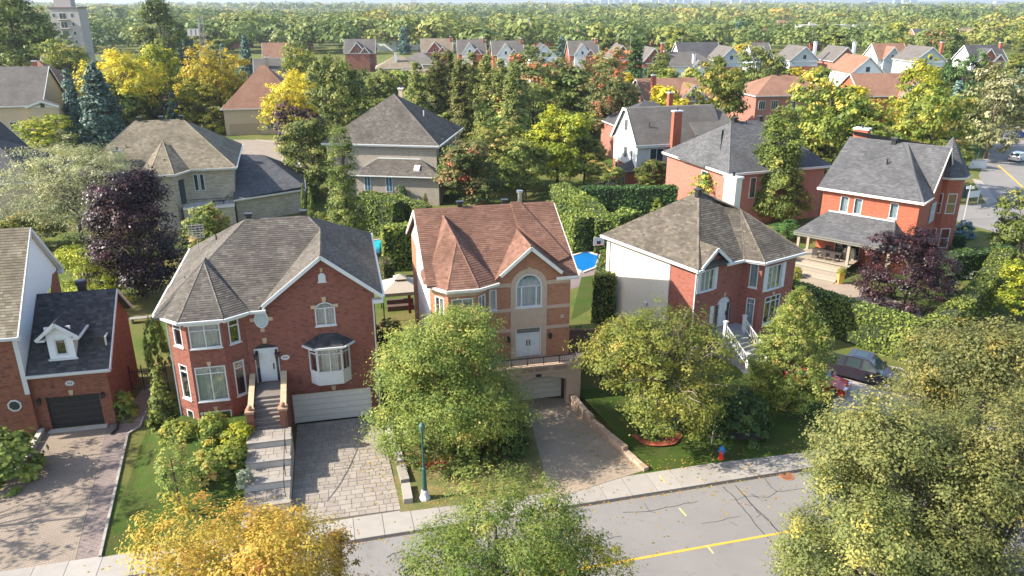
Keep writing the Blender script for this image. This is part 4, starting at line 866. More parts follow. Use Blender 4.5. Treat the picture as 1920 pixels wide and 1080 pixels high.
    bwin(h,(-1.5,3.2),(-1.5,.2),.3,1.3,.3,2.3,1); bwin(h,(-1.5,3.2),(-1.5,.2),1.7,2.7,.3,2.3,1)
    roof(h,[[(9,-2,6.8),(17,-2,6.8),(15.5,4.4,10.6),(9,4.4,10.6)]],F2,tabs=False,name='wing_roof')
    # brick house with wide grey roof
    h=empty('brick_house',(26.3,92.3,0),20,'pink-red brick house with wide light grey hip roof and two ridge vents','house','houses further back')
    wb=MB(); wall(wb,(0,14.5),(0,0),0,6.6); wall(wb,(0,0),(14.2,0),0,6.6); wall(wb,(14.2,0),(14.2,14.5),0,6.6); wb.build('wall',B5,h); E=6.8; a=(4.6,7.2,11.6); b=(9.4,7.2,11.6); c=(1.6,8.5,10.6)
    ro=roof(h,[[(-.5,-.5,E),(14.7,-.5,E),b,a],[(14.7,-.5,E),(14.7,15,E),b],[(14.7,15,E),(-.5,15,E),a,b],[(-.5,15,E),(-.5,-.5,E),a],[(-.9,10.5,E),(-.9,4.5,E),(3.4,7.3,11.0)],[(-.9,4.5,E),(.4,3.0,7.5),(3.4,7.3,11.0)]],R4,seed=31,caps=[(a,b),((-.5,-.5,E),a),((14.7,-.5,E),b)],tw=.38,exp=.22)
    fascia(h,[[(-.53,15,E),(-.53,-.53,E),(14.73,-.53,E),(14.73,15,E)]],WHITE,hgt=.3)
    vent(ro,(5.2,7.3,11.6),1.4); vent(ro,(9.1,7.3,11.6),1.4); pipe(ro,(6.6,6.8,11.3),.5,.08)
    bwin(h,(0,14.5),(0,0),8.6,10.0,3.6,6.0); bwin(h,(0,14.5),(0,0),8.0,9.3,.6,2.9); bwin(h,(0,0),(14.2,0),3.0,3.9,3.4,6.0)
    ow=MB(); ring(ow,(0,0),(14.2,0),6.0,5.2,.3,.4,.1,0,.06,14); o=ow.build('oval_window',WHITE,h); p=MB(); ngon_disc(p,(0,0),(14.2,0),6.0,5.2,.3,.4,.02,14); p.build('pane',DGLASS,o)
    # low dark-roofed house at the left edge
    X,Y=G(75,345,4.6); h,ro=bhouse((X-22,Y-3,0),12,21,14,4.6,9.6,S1,F3,'stone house with dark roof and pointed turret beside the silvery tree','hip',wins=((3,1,1.4,1.6),(15,1,1.4,1.6)))
    tc=(13.5,12.5); pe=[(tc[0]+3.4*math.cos(2*math.pi*(k+.5)/6),tc[1]+3.4*math.sin(2*math.pi*(k+.5)/6),6.4) for k in range(6)]
    roof(h,[[pe[k],pe[(k+1)%6],(tc[0],tc[1],11.0)] for k in range(6)],F3,tabs=False,name='turret_roof')
def backs():
    # upper left group
    def H(pl,pr,py,ridge,eave,rz,d,wm,rm,label,**k):
        loc,w=at_ridge(pl,pr,py,ridge,rz,d,k.pop('w',None)); return bhouse(loc,rz,w,d,eave,ridge,wm,rm,label,**k)
    H(-70,78,125,14.5,8.0,12,14,TANST,F2,'tan house with big dark grey roof behind the yellow bush',kind='side',gables=((16,5,9.0,1.2),),wins=((4,3.5,1.2,1.6),(10,3.5,1.2,1.6)),swins=((5,1,1.2,2),))
    H(25,118,113,14.0,9.0,12,12,TANST,F4,'tan house with orange-brown roof and square brick chimney',kind='hip',chims=((6,2,0,B4),),wins=((3,3.5,1.2,1.5),(9,3.5,1.2,1.5)))
    H(85,160,103,12.5,8,10,12,TANST,F3,'house with plain dark roof under the tall green tree',kind='side')
    H(440,545,122,13.4,5.4,12,15,TANST,F4,'tan house with brown hip roof and beige garage doors by the court',kind='hip',w=16,garage=(.8,6.6,flat('garage_tan',(.40,.29,.18),.7,.06)),wins=((9,1,1.4,1.5),))
    H(480,540,110,12.5,8,14,11,TANST,F2,'house with grey-brown gable roof among the spruce trees',kind='side',chims=((3,3,.4,TANST),))
    H(495,545,80,13,8.5,14,11,WSID,F4,'house with brown roof and white dormer behind the spruce trees',kind='side',gables=((7,4,9.0,.5),))
    H(728,812,130,8.5,5.0,-6,12,TANST,flat('metal_roof',(.27,.22,.17),.45,.06,metal=.3),'house with ribbed tan metal hip roof beside the columnar trees',kind='hip',w=17)
    H(720,775,104,9.5,6.0,8,12,TANST,F1,'house with tan roof and white chimney behind the metal roof',kind='hip',w=14,chims=((6,3,.9,WSID),))
    H(762,812,98,9.5,6.0,-8,12,TANST,F2,'house with grey-tan hip roof beside the white chimney',kind='hip',w=14)
    # row of gabled houses
    row=[(648,702,73,B3,F2,B3,0),(791,846,72,B3,F1,B4,845),(858,908,74,B4,F2,WSID,905),(922,978,76,B4,F2,WSID,974),(1065,1118,76,B3,F2,WSID,1115),(1404,1440,80,GSID,F2,GSID,0),(1635,1694,81,WSID,F4,GSID,0),(1808,1876,84,WSID,F3,B4,1876)]
    lab=['far house with dark roof and red brick front gable','far house with tan roof, brick gable and round window','far house with white gable above brick, next to the tan-roofed one','far house with tall white gable behind the columnar trees','far house with white gable and small square window','far grey house with plain roof behind the olive trees','far house with brown roof and two pale gables','far house with white-trimmed brick gable and white-capped chimney']
    for (a,b,py,wm,rm,gmm,ch),L in zip(row,lab):
        loc,w=at_ridge(a,b,py,12,6,10); 
        h,ro=bhouse(loc,6,w,10,7.0,12,wm,rm,L,gables=((w*.42,w*.55,11.2,.9,gmm),(w*.68,w*.3,9.4,1.8,B4 if gmm is not B3 else B3)),chims=((w-.3,4.0,.7,B4),) if ch else (),wins=((w*.15,3.2,1,1.4),(w*.85,3.2,1,1.4)),group='far row of gabled houses')
    # more pale gables (front facing)
    fg=[(1020,83,50,WSID,F3,'far white front gable beside the lime trees'),(1168,85,40,B3,F2,'far brick gable with white trim beside the dark columnar tree'),(1374,88,46,GSID,F2,'far grey-blue gable over red brick'),(1512,87,54,GSID,F2,'far grey-blue gable with white chimney behind the pale poplar'),(1590,88,46,B5,F2,'far pink brick gable with tall white chimney'),(1750,88,60,GSID,F2,'far grey gable house with tall brick chimney at its corner'),(1632,106,62,WSID,F4,'brown-roofed house with white front gable in front of the far row'),(1228,90,40,B3,F2,'far small brick gable with pale chimney')]
    for px,py,wpx,wm,rm,L in fg:
        X,Y=G(px,py,12.4); dp=depth(X,Y,12.4); w=wpx/FPX*dp
        h,ro=bhouse((X-w/2,Y,0),4,w,13,8,12.4,wm,rm,L,kind='front',wins=((w*.5,8.4,1.2,1.4,1),(w*.3,2.8,1.2,1.5),(w*.7,2.8,1.2,1.5)),chims=((w-.2,3,1.2,WSID if 'white chimney' in L else B4),) if 'chimney' in L else (),group='far row of gabled houses')
        b=MB(); b.box(w*.12,-.12,7.6,w*.88,-.02,7.9); b.build('gable_trim',WHITE,h); l=MB(); wall(l,(0,-.04),(w,-.04),0,6.2); l.build('brick_wall',B4,h)
    # grey double house with white chimneys
    H(1268,1345,79,13,8.0,5,11,WSID,F3,'far house with dark roof and narrow white gable behind a pale grey one',kind='side',gables=((5,5,9.6,.8,WSID),),group='far row of gabled houses')
    H(1215,1345,97,11,7,8,12,WSID,F2,'grey-roofed house with white chimney dormer in front of the far row',kind='hip',w=20,gables=((13,3,9.0,.8,WSID),),chims=((3.5,4,.3,B4),(12,1,-.6,WSID)))
    # brown roofs
    H(1215,1300,146,10.5,6.5,10,12,B5,F4,'brick house with brown roof and white-capped orange chimney by the rust-coloured tree',kind='side',w=15,gables=((10,5.5,9.8,1.5,B5),),chims=((2.2,2,.9,B4),),wins=((4,3.4,1.2,1.6),))
    H(1168,1262,190,9.6,6.0,14,11,B5,F3,'brick house with dark pointed roof beside the white gabled house',kind='hip',w=13,chims=((9.5,3,1.6,B4),))
    H(1430,1505,140,10.2,6.4,10,14,B5,F4,'brick house with brown hip roof and bay windows behind the ivy-clad tree',kind='hip',w=19,gables=(),wins=((1.5,3.4,1.6,1.9,3),(4.5,3.4,1.6,1.9,3),(9,3.4,1.2,1.6),(14,3.4,1.2,1.6)),vents=((8,6.8,10.2),(11,6.8,10.2)))
    h,ro=H(1622,1698,137,10.6,6.2,4,12,B4,F4,'red brick house with brown roof, white pediment and blue arched window',kind='side',w=16)
    # pediment bay
    gb=MB(); wall(gb,(8,-1.2),(15,-1.2),0,6.2); gb.poly([(8.4,-1.2,6.2),(14.6,-1.2,6.2),(11.5,-1.2,9.0)]); gb.poly([(8,-1.2,0),(8,-1.2,6.2),(8,0,6.2),(8,0,0)]); gb.build('front_gable',B4,h)
    roof(h,[[(8,-1.7,6.1),(11.5,-1.7,9.4),(11.5,3.8,9.4),(8,-.4,6.1)],[(11.5,-1.7,9.4),(15,-1.7,6.1),(15,-.4,6.1),(11.5,3.8,9.4)]],F4,tabs=False,name='gable_roof'); fascia(h,[[(8,-1.73,6.1),(11.5,-1.73,9.4),(15,-1.73,6.1)]],WHITE,hgt=.5)
    bwin(h,(8,-1.2),(15,-1.2),2.3,4.7,3.0,5.2,2,gl=BLUEGL,arch=1.15); b=MB(); b.box(8,-1.26,4.9,10.2,-1.205,5.2); b.box(12.8,-1.26,4.9,15,-1.205,5.2); b.build('stone_band',CREAM,h)
    # pink far houses
    for k,(a,b,py,L) in enumerate(((1156,1204,56,'distant pink brick house with two gables beside the thin pole'),(1220,1252,55,'distant pink brick house with one steep gable'),(1292,1354,56,'distant long pink house with twin gables beside spruces'),(1405,1440,53,'distant pink house with arched gable under green trees'),(1850,1900,50,'distant brown roofed house half hidden by trees'))):
        loc,w=at_ridge(a,b,py,9.5,5,10); bhouse(loc,5,w,10,5.6,9.5,B5,F4,L,gables=((w*.3,w*.4,8.8,.8),(w*.75,w*.35,8.2,.8)),wins=((w*.5,3,1.2,1.5),),group='distant brick houses')
    # more roofs among the far trees
    rn=random.Random(31); k=0
    for i in range(60):
        px=rn.uniform(150,1900); py=rn.uniform(34,62); X,Y=G(px,py,9.5); w=rn.uniform(11,16)
        if any(o.get('category') in ('house','building','apartment block') and abs(o.location.x/max(1,o.location.y)-X/Y)<.02 and abs(o.location.y-Y)<120 for o in COL.objects): continue
        rmn=rn.choice(('brown','grey','tan','dark')); wmn=rn.choice((('pink brick',B5),('white',WSID),('red brick',B4)))
        bhouse((X-w/2,Y,0),rn.uniform(-12,18),w,10,5.6,9.5,wmn[1],{'brown':F4,'grey':F2,'tan':F1,'dark':F3}[rmn],'distant %s house with %s roof poking out of the far trees'%(wmn[0],rmn),kind=rn.choice(('side','hip','side')),gables=((w*.5,w*.4,8.6,.6),) if rn.random()<.6 else (),wins=((w*.2,3,1.2,1.5),(w*.8,3,1.2,1.5)),group='distant %s houses with %s roofs'%(wmn[0],rmn)); k+=1
        if k>=30: break
    # low flat buildings
    def block(pl,pr,pt,pb,z,mat,label,stripe=None,roofm=None,nwin=6,wm=None):
        X,Y=G((pl+pr)/2,pt,z); dp=depth(X,Y,z); w=(pr-pl)/FPX*dp; h=empty('low_building',(X-w/2,Y,0),0,label,'building','low flat-roofed buildings')
        wb=MB(); wall(wb,(0,0),(w,0),0,z); wall(wb,(w,0),(w,16),0,z); wall(wb,(0,16),(0,0),0,z); wb.build('wall',mat,h); r=MB(); r.box(-.3,-.3,z,w+.3,16.3,z+.4); ro=r.build('roof',roofm or LIT,h)
        for k in range(nwin):
            s=(k+.5)*w/nwin; bwin(h,(0,0),(w,0),s-w/nwin*.38,s+w/nwin*.38,z*.35,z*.8,1,gl=wm or BLUEGL)
        for k in range(2):
            u=MB(); u.box(w*(.2+.4*k),5,z+.4,w*(.2+.4*k)+3,8,z+2.0); u.build('roof_unit',LIT,ro)
        if stripe:
            s=MB(); s.box(w*.48,-.4,0,w*.56,-.02,z+.3); s.build('red_panel',stripe,h)
    block(1504,1595,48,64,9,WSID,'white and blue flat-roofed building with a red panel among spruces',flat('red_panel',(.35,.06,.05),.6))
    block(1065,1168,41,55,8,BLUEGL,'long low building with blue glass front',roofm=LIT,nwin=12)
    block(960,1010,38,52,7,WSID,'low white shed beside the blue glass building',nwin=3)
    block(520,602,47,60,8,B5,'low brick school building behind the power line',nwin=8)
    block(1590,1668,52,60,7,B5,'low brick building beside the white and blue one',nwin=7)
    block(820,900,53,62,7,TANST,'low tan building with flat roof behind the row',nwin=5)
    block(180,240,50,70,9,GSID,'grey flat-roofed building under the tall trees',nwin=4)
    # apartment block upper left
    X,Y=G(100,75,0); Y=290; X=(104-960)/FPX*depth(0,Y,12); w=9.6
    w=10.2; h=empty('apartment_block',(X,Y,0),0,'grey apartment block with white balconies behind the big green tree','apartment block'); z=23.6
    wb=MB(); wall(wb,(0,0),(w,0),0,z); wall(wb,(w,0),(w,6),0,z); wall(wb,(0,6),(0,0),0,z); wb.build('wall',flat('grey_panel',(.33,.30,.28),.7,.06),h); wq=MB(); wq.box(1,2,z+.5,7,5,z+4); wq.build('plant_room',flat('grey_panel',(1,1,1)),h); r=MB(); r.box(-.3,-.3,z,w+.3,6,z+.5); r.build('roof',flat('roof_band',(.16,.12,.11),.7),h)
    for k in range(7):
        zz=2+k*3.0
        b=MB(); b.box(2.6,-1.2,zz-.2,6.4,0,zz); bo=b.build('balcony',CONC,h); r=MB(); r.bar((2.6,-1.15,zz+1),(6.4,-1.15,zz+1),.06,.06)
        for i in range(14): r.bar((2.6+i*.29,-1.15,zz),(2.6+i*.29,-1.15,zz+1),.03,.03,up=(0,1,0))
        r.build('railing',BLACK,bo); bwin(h,(0,0),(w,0),3.2,5.6,zz,zz+2.1,2)
        bwin(h,(0,0),(w,0),7.2,8.2,zz+.6,zz+2.0,1); bwin(h,(0,0),(w,0),.8,1.8,zz+.6,zz+2.0,1)
# ------------------------------------------------ vegetation
BARK=flat('bark',(0.10,0.075,0.055),.95,.3,8,bmp=.4); TWIG=flat('grey_twig',(0.26,0.20,0.18),.9,.2,6)
LV={
 'olive':leaf('leaf_olive',[(0,(0.065,0.108,0.020)),(.35,(0.187,0.246,0.043)),(.7,(0.355,0.374,0.068)),(.9,(0.562,0.491,0.094)),(1,(0.750,0.549,0.120))]),
 'olive2':leaf('leaf_olive_green',[(0,(0.050,0.092,0.017)),(.4,(0.138,0.203,0.036)),(.75,(0.264,0.296,0.060)),(.93,(0.426,0.344,0.072)),(1,(0.577,0.320,0.097))]),
 'maple':leaf('leaf_maple',[(0,(0.072,0.115,0.023)),(.4,(0.203,0.262,0.053)),(.75,(0.409,0.399,0.095)),(1,(0.718,0.461,0.169))]),
 'green':leaf('leaf_green',[(0,(0.058,0.086,0.020)),(.5,(0.164,0.216,0.047)),(.85,(0.295,0.328,0.072)),(1,(0.444,0.419,0.110))]),
 'green2':leaf('leaf_fresh_green',[(0,(0.072,0.123,0.022)),(.5,(0.182,0.268,0.050)),(1,(0.362,0.401,0.088))],.4),
 'street':leaf('leaf_street',[(0,(.07,.09,.03)),(.4,(.18,.20,.06)),(.72,(.29,.285,.09)),(.92,(.42,.35,.10)),(1,(.60,.42,.07))]),
 'poplar':leaf('leaf_poplar',[(0,(0.090,0.118,0.034)),(.5,(0.210,0.243,0.068)),(.85,(0.330,0.332,0.103)),(1,(0.450,0.354,0.138))]),
 'dark':leaf('leaf_dark',[(0,(0.026,0.066,0.020)),(.5,(0.066,0.136,0.034)),(1,(0.164,0.253,0.058))],.25),
 'gold':leaf('leaf_gold',[(0,(.24,.22,.025)),(.4,(.46,.38,.03)),(.8,(.66,.51,.04)),(1,(.70,.50,.05))],.4),
 'lime':leaf('leaf_lime',[(0,(0.110,0.154,0.017)),(.5,(0.286,0.308,0.028)),(1,(0.528,0.462,0.039))],.4),
 'orange':leaf('leaf_orange',[(0,(.22,.21,.035)),(.35,(.46,.35,.055)),(.7,(.62,.40,.075)),(.9,(.64,.34,.09)),(1,(.58,.25,.09))],.45),
 'purple':leaf('leaf_purple',[(0,(.010,.005,.006)),(.5,(.030,.011,.013)),(.85,(.075,.028,.03)),(1,(.14,.06,.06))],.15,.4),
 'spruce':leaf('leaf_spruce',[(0,(0.031,0.067,0.053)),(.5,(0.084,0.151,0.115)),(1,(0.209,0.305,0.240))],.1),
 'silver':leaf('leaf_silver',[(0,(0.090,0.106,0.037)),(.5,(0.256,0.256,0.106)),(1,(0.510,0.480,0.270))],.3),
 'rust':leaf('leaf_rust',[(0,(0.057,0.101,0.028)),(.45,(0.159,0.201,0.055)),(.72,(0.316,0.273,0.097)),(.86,(0.475,0.245,0.110)),(1,(0.604,0.201,0.097))]),
 'cedar':leaf('leaf_cedar',[(0,(0.056,0.088,0.013)),(.5,(0.169,0.219,0.037)),(.85,(0.288,0.331,0.061)),(1,(0.400,0.413,0.088))],.25),
 'far':leaf('leaf_far',[(0,(0.076,0.138,0.037)),(.3,(0.152,0.227,0.053)),(.55,(0.261,0.309,0.069)),(.76,(0.413,0.385,0.081)),(.92,(0.578,0.440,0.088)),(1,(0.632,0.330,0.112))],.25),
 'blue':leaf('leaf_blue_spruce',[(0,(.03,.07,.08)),(.5,(.08,.15,.17)),(1,(.16,.25,.27))],.1),
 'red':leaf('leaf_red',[(0,(.2,.02,.01)),(.5,(.45,.05,.02)),(1,(.6,.12,.03))]),
 'pale':leaf('leaf_pale',[(0,(.12,.15,.09)),(.5,(.28,.32,.2)),(1,(.5,.52,.4))],.3),
}
def prof(kind,t):
    if kind=='round': return np.sqrt(np.clip(1-(2*np.power(t,.85)-1)**2,0,1))**.85
    if kind=='column': return np.clip(np.minimum(t/.12,1),0,1)**.6*np.clip(1-t,0,1)**.33*(.95+.05*np.sin(9*t))
    if kind=='cone': return np.clip(1-t,0,1)**.85*np.minimum(t/.06,1)*.98+.02
    if kind=='spread': return np.sqrt(np.clip(1-(2*np.power(t,.62)-1)**2,0,1))**.7
    if kind=='ovate': return np.clip(np.sin(np.pi*np.power(t,.62)),0,1)**.75
    if kind=='domed': return np.clip(1-t**2.0,0,1)**.55*np.clip(.72+t*1.6,0,1)
    if kind=='dome': return np.clip(1-t**2.2,0,1)**.5
def crown(name,seed,kind,r,hc,z0,ncl,nlf,ls,mat,cr=None,flatn=0.55,lob=.2,shell=.5,tonesp=.22,asp=.6,droop=0.0,sub=0):
    """leaf faces gathered in clumps spread through the crown's volume; sub = number of limb masses"""
    g=np.random.default_rng(seed)
    def samp(n):
        T=np.zeros(0)
        while len(T)<n:
            t=g.random(n*3); T=np.concatenate([T,t[g.random(n*3)<(prof(kind,t)*.85+.08)]])
        return T[:n]
    if sub:
        tk=(np.arange(sub)+.5)/sub*.82+.1; g.shuffle(tk); tk[0]=.84; phk=np.arange(sub)*2.4+g.random(sub)*.9
        pk=prof(kind,tk); rk=r*(.335+.2*g.random(sub))*(.6+.4*pk); dk=(.40+.24*g.random(sub))*r*pk*np.where(np.arange(sub)==0,.15,1)
        S=np.stack([dk*np.cos(phk),dk*np.sin(phk),z0+hc*tk],1)
        k=g.choice(sub,ncl,p=rk**2/np.sum(rk**2)); od=S[k]*np.array([1,1,0]); od/=np.linalg.norm(od,axis=1,keepdims=True)+1e-6
        d=g.normal(size=(ncl,3)); d/=np.linalg.norm(d,axis=1,keepdims=True); d=d+od*.35+np.array([0,0,.3]); d/=np.linalg.norm(d,axis=1,keepdims=True)
        C=S[k]+d*rk[k][:,None]*np.array([1,1,.8])*(shell+(1-shell)*np.sqrt(g.random(ncl)))[:,None]
        ne=int(ncl*.10); te=samp(ne); pe=g.random(ne)*6.283; re=r*.92*prof(kind,te)*(.45+.5*np.sqrt(g.random(ne)))
        C[:ne]=np.stack([re*np.cos(pe),re*np.sin(pe),z0+hc*.95*te],1); d[:ne]=C[:ne]-np.array([0,0,z0+hc*.4]); d[:ne]/=np.linalg.norm(d[:ne],axis=1,keepdims=True)+1e-6
        sp=g.random(ncl)<.13; C=np.where(sp[:,None],C+d*(rk[k]*g.uniform(.1,.42,ncl))[:,None],C)
        dirc=d; ktone=(g.normal(size=sub)*tonesp*.45)[k]
    else:
        t=samp(ncl); ph=g.random(ncl)*2*np.pi; a=g.random(8)*6.28
        L=1+lob*(np.sin(2*ph+a[0]+3*t)*.5+np.sin(3*ph+a[1]-5*t)*.6+np.sin(5*ph+a[2]+9*t)*.5+np.sin(7*ph+a[3]+14*t)*.35)
        rr=shell+(1-shell)*np.sqrt(g.random(ncl)); R_=r*prof(kind,t)*L*rr
        C=np.stack([R_*np.cos(ph),R_*np.sin(ph),z0+hc*t],1)
        if kind=='cone': C[:,2]-=R_*.25
        dirc=C-np.array([0,0,z0+hc*.42]); dirc/=np.linalg.norm(dirc,axis=1,keepdims=True)+1e-6; ktone=0
    cr=cr or r*.17
    n=ncl*nlf; ci=np.repeat(np.arange(ncl),nlf)
    off=g.normal(size=(n,3))*np.array([1,1,.55])*cr*.46*(.5+.9*g.random((ncl,1)))[ci]
    p=C[ci]+off
    if droop: p[:,2]-=droop*np.hypot(off[:,0],off[:,1])
    # fit to the wanted width and height
    kx=r/np.percentile(np.hypot(p[:,0],p[:,1]),97.5); zl,zh=np.percentile(p[:,2],[.5,99.7]); 
    for q in (p,C): q[:,:2]*=kx; q[:,2]=z0+(q[:,2]-zl)/(zh-zl)*hc
    oc=off/(np.linalg.norm(off,axis=1,keepdims=True)+1e-6)
    nn=dirc[ci]*.5+oc*.45+np.array([0,0,flatn])+g.normal(size=(n,3))*.28; nn/=np.linalg.norm(nn,axis=1,keepdims=True)
    q=g.normal(size=(n,3)); ax=np.cross(nn,q); ax/=np.linalg.norm(ax,axis=1,keepdims=True)+1e-6; bx=np.cross(nn,ax)
    s=ls*(.6+.8*g.random((n,1)))
    V=np.empty((n,4,3)); V[:,0]=p+ax*s; V[:,1]=p+bx*s*asp; V[:,2]=p-ax*s; V[:,3]=p-bx*s*asp
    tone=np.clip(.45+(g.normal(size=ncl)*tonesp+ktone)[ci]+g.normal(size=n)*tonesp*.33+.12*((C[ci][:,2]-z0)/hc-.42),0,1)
    return quadmesh(name,V,tone,mat),C
def quadmesh(name,V,tone,mat):
    n=len(V); me=bpy.data.meshes.new(name)
    me.vertices.add(n*4); me.vertices.foreach_set('co',V.reshape(-1).astype(np.float32))
    me.loops.add(n*4); me.loops.foreach_set('vertex_index',np.arange(n*4,dtype=np.int32))
    me.polygons.add(n); me.polygons.foreach_set('loop_start',np.arange(0,n*4,4,dtype=np.int32))
    try: me.polygons.foreach_set('loop_total',np.full(n,4,dtype=np.int32))
    except Exception: pass
    me.materials.append(mat)
    at=me.attributes.new('tone','FLOAT','FACE'); at.data.foreach_set('value',tone.astype(np.float32))
    me.update(calc_edges=True); me.validate(); return me
def trunk_mesh(name,seed,h,r,C,nl=10,mat=None,twigs=0,low=.25):
    rnd=random.Random(seed); mb=MB(); top=Vector((rnd.uniform(-.2,.2),rnd.uniform(-.2,.2),h)); mid=Vector((rnd.uniform(-.15,.15),rnd.uniform(-.15,.15),h*.5))
    mb.tube((0,0,-.3),(0,0,.25),r*1.5,r*1.08,8,cap=False); mb.tube((0,0,.25),mid,r*1.08,r*.75,8,cap=False); mb.tube(mid,top,r*.75,r*.25,7,cap=False)
    for k in range(nl):
        c=Vector(C[rnd.randrange(len(C))]); z=min(h*.9,max(h*low,c.z*rnd.uniform(.35,.7))); f=z/h
        s=mid.lerp(top,(f-.5)*2) if f>.5 else Vector((0,0,0)).lerp(mid,f*2)
        e=s.lerp(c,.92); m=s.lerp(e,.5)+Vector((0,0,rnd.uniform(-.05,.12)*(e-s).length)); rr=r*rnd.uniform(.25,.42)
        mb.tube(s,m,rr,rr*.65,6,cap=False); mb.tube(m,e,rr*.65,rr*.2,5,cap=False)
        for j in range(3):
            c2=Vector(C[rnd.randrange(len(C))]); q=m.lerp(c2,min(1,2.0/max(.1,(c2-m).length))); mb.tube(m.lerp(e,rnd.random()),q,rr*.3,rr*.1,4,cap=False)
    for k in range(twigs):
        c=Vector(C[rnd.randrange(len(C))]); s=Vector((0,0,h*.55)).lerp(c,.6)
        e=c+Vector((rnd.uniform(-.5,.5),rnd.uniform(-.5,.5),rnd.uniform(.0,.7))); m=s.lerp(e,.5)+Vector((rnd.uniform(-.2,.2),rnd.uniform(-.2,.2),.1))
        mb.tube(s,m,.03,.022,4,cap=False,m=1); mb.tube(m,e,.022,.01,4,cap=False,m=1)
    me=mb.build(name,[mat or BARK,TWIG] if twigs else (mat or BARK),None,uv=False); d=me.data; bpy.data.objects.remove(me); return d
def plant(name,loc,rz,crownme,trunkme,mat,label,cat,group=None,sc=(1,1,1),cname='crown'):
    e=empty(name,loc,rz,label,cat,group); e.scale=sc
    if trunkme is not None:
        t=bpy.data.objects.new('trunk',trunkme); COL.objects.link(t); t.parent=e
    c=bpy.data.objects.new(cname,crownme); COL.objects.link(c); c.parent=e
    if mat is not None: c.material_slots[0].link='OBJECT'; c.material_slots[0].material=mat
    return e
PR={}
def protos():
    def mk(key,kind,r,hc,z0,ncl,nlf,ls,h,tr,nl=8,seeds=3,**k):
        PR[key]=[]
        for s in range(seeds):
            m,C=crown('crown_'+key,hash(key)%1000+s*17 if False else sum(map(ord,key))+s*17,kind,r,hc,z0,ncl,nlf,ls,LV['green'],**k)
            t=trunk_mesh('trunk_'+key,s,h*.85,tr,C,nl); PR[key].append((m,t,r,h))
    mk('round','round',4.2,7.9,1.6,300,32,.17,9.5,.22,cr=.62,sub=12,seeds=4)
    mk('ovate','ovate',3.2,8.6,1.2,240,32,.17,9.8,.2,cr=.6,sub=10)
    mk('spread','spread',5.0,6.6,2.2,300,32,.17,8.8,.24,cr=.65,flatn=.8,sub=13)
    mk('column','column',1.6,10.0,.5,300,50,.13,10.5,.14,lob=.25,cr=.45,seeds=3)
    mk('spruce','cone',2.8,10.6,.3,330,36,.2,10.9,.16,lob=.1,cr=.55,seeds=2,flatn=.25,droop=.35,tonesp=.18)
    mk('bush','dome',1.0,1.5,.02,60,40,.085,1.5,.03,4,lob=.12,cr=.26,seeds=2)
    mk('ball','dome',1.0,1.5,.02,120,40,.055,1.5,.03,4,lob=.03,cr=.16,shell=.85,seeds=1)
    mk('cone_bush','cone',1.0,3.0,.02,120,34,.085,3,.03,3,lob=.05,cr=.22,shell=.8,seeds=1)
    mk('far','round',4.2,8.2,1.3,170,28,.34,9.5,.22,4,cr=.85,sub=9,seeds=5)
    mk('far_spruce','cone',2.6,10.6,.3,120,22,.36,10.9,.16,2,lob=.1,cr=.7,seeds=2,flatn=.2,droop=.3)
RT=random.Random(77)
def tree(key,px,py,h,wpx,mat,label,cat='tree',group=None,base=None,name=None,sy=1.0,w=None,bz=0.0,Y=None):
    """top pixel + height (or ground pixel) fixes the place; width from pixels at that distance"""
    if base is not None:
        X,Y=G(*base,bz); h=zat(px,py,Y)-bz
    elif Y is not None: h=zat(px,py,Y); X=(px-960)/FPX*depth(0,Y,h*.7)
    else:
        Wm={'round':11,'spread':12,'column':4.4,'spruce':6,'ovate':8}.get(key)
        if Wm: h=min(17.0,max(h*.7,zat(px,py,Wm*FPX/wpx)))
        X,Y=G(px,py,h)
    dp=depth(X,Y,h*.6); W_=(wpx/FPX*dp) if w is None else w
    m,t,r,ph=RT.choice(PR[key]); sx=W_/2/r; sz=h/ph
    nm=name or {'column':'columnar_tree','spruce':'spruce_tree','bush':'shrub','ball':'clipped_shrub','cone_bush':'conical_shrub'}.get(key,'leafy_tree')
    return plant(nm,(X,Y,bz),RT.uniform(0,360),m,t,LV[mat],label,cat,group,(sx,sx*sy,sz),'foliage' if cat in('shrub','plant') else 'crown')
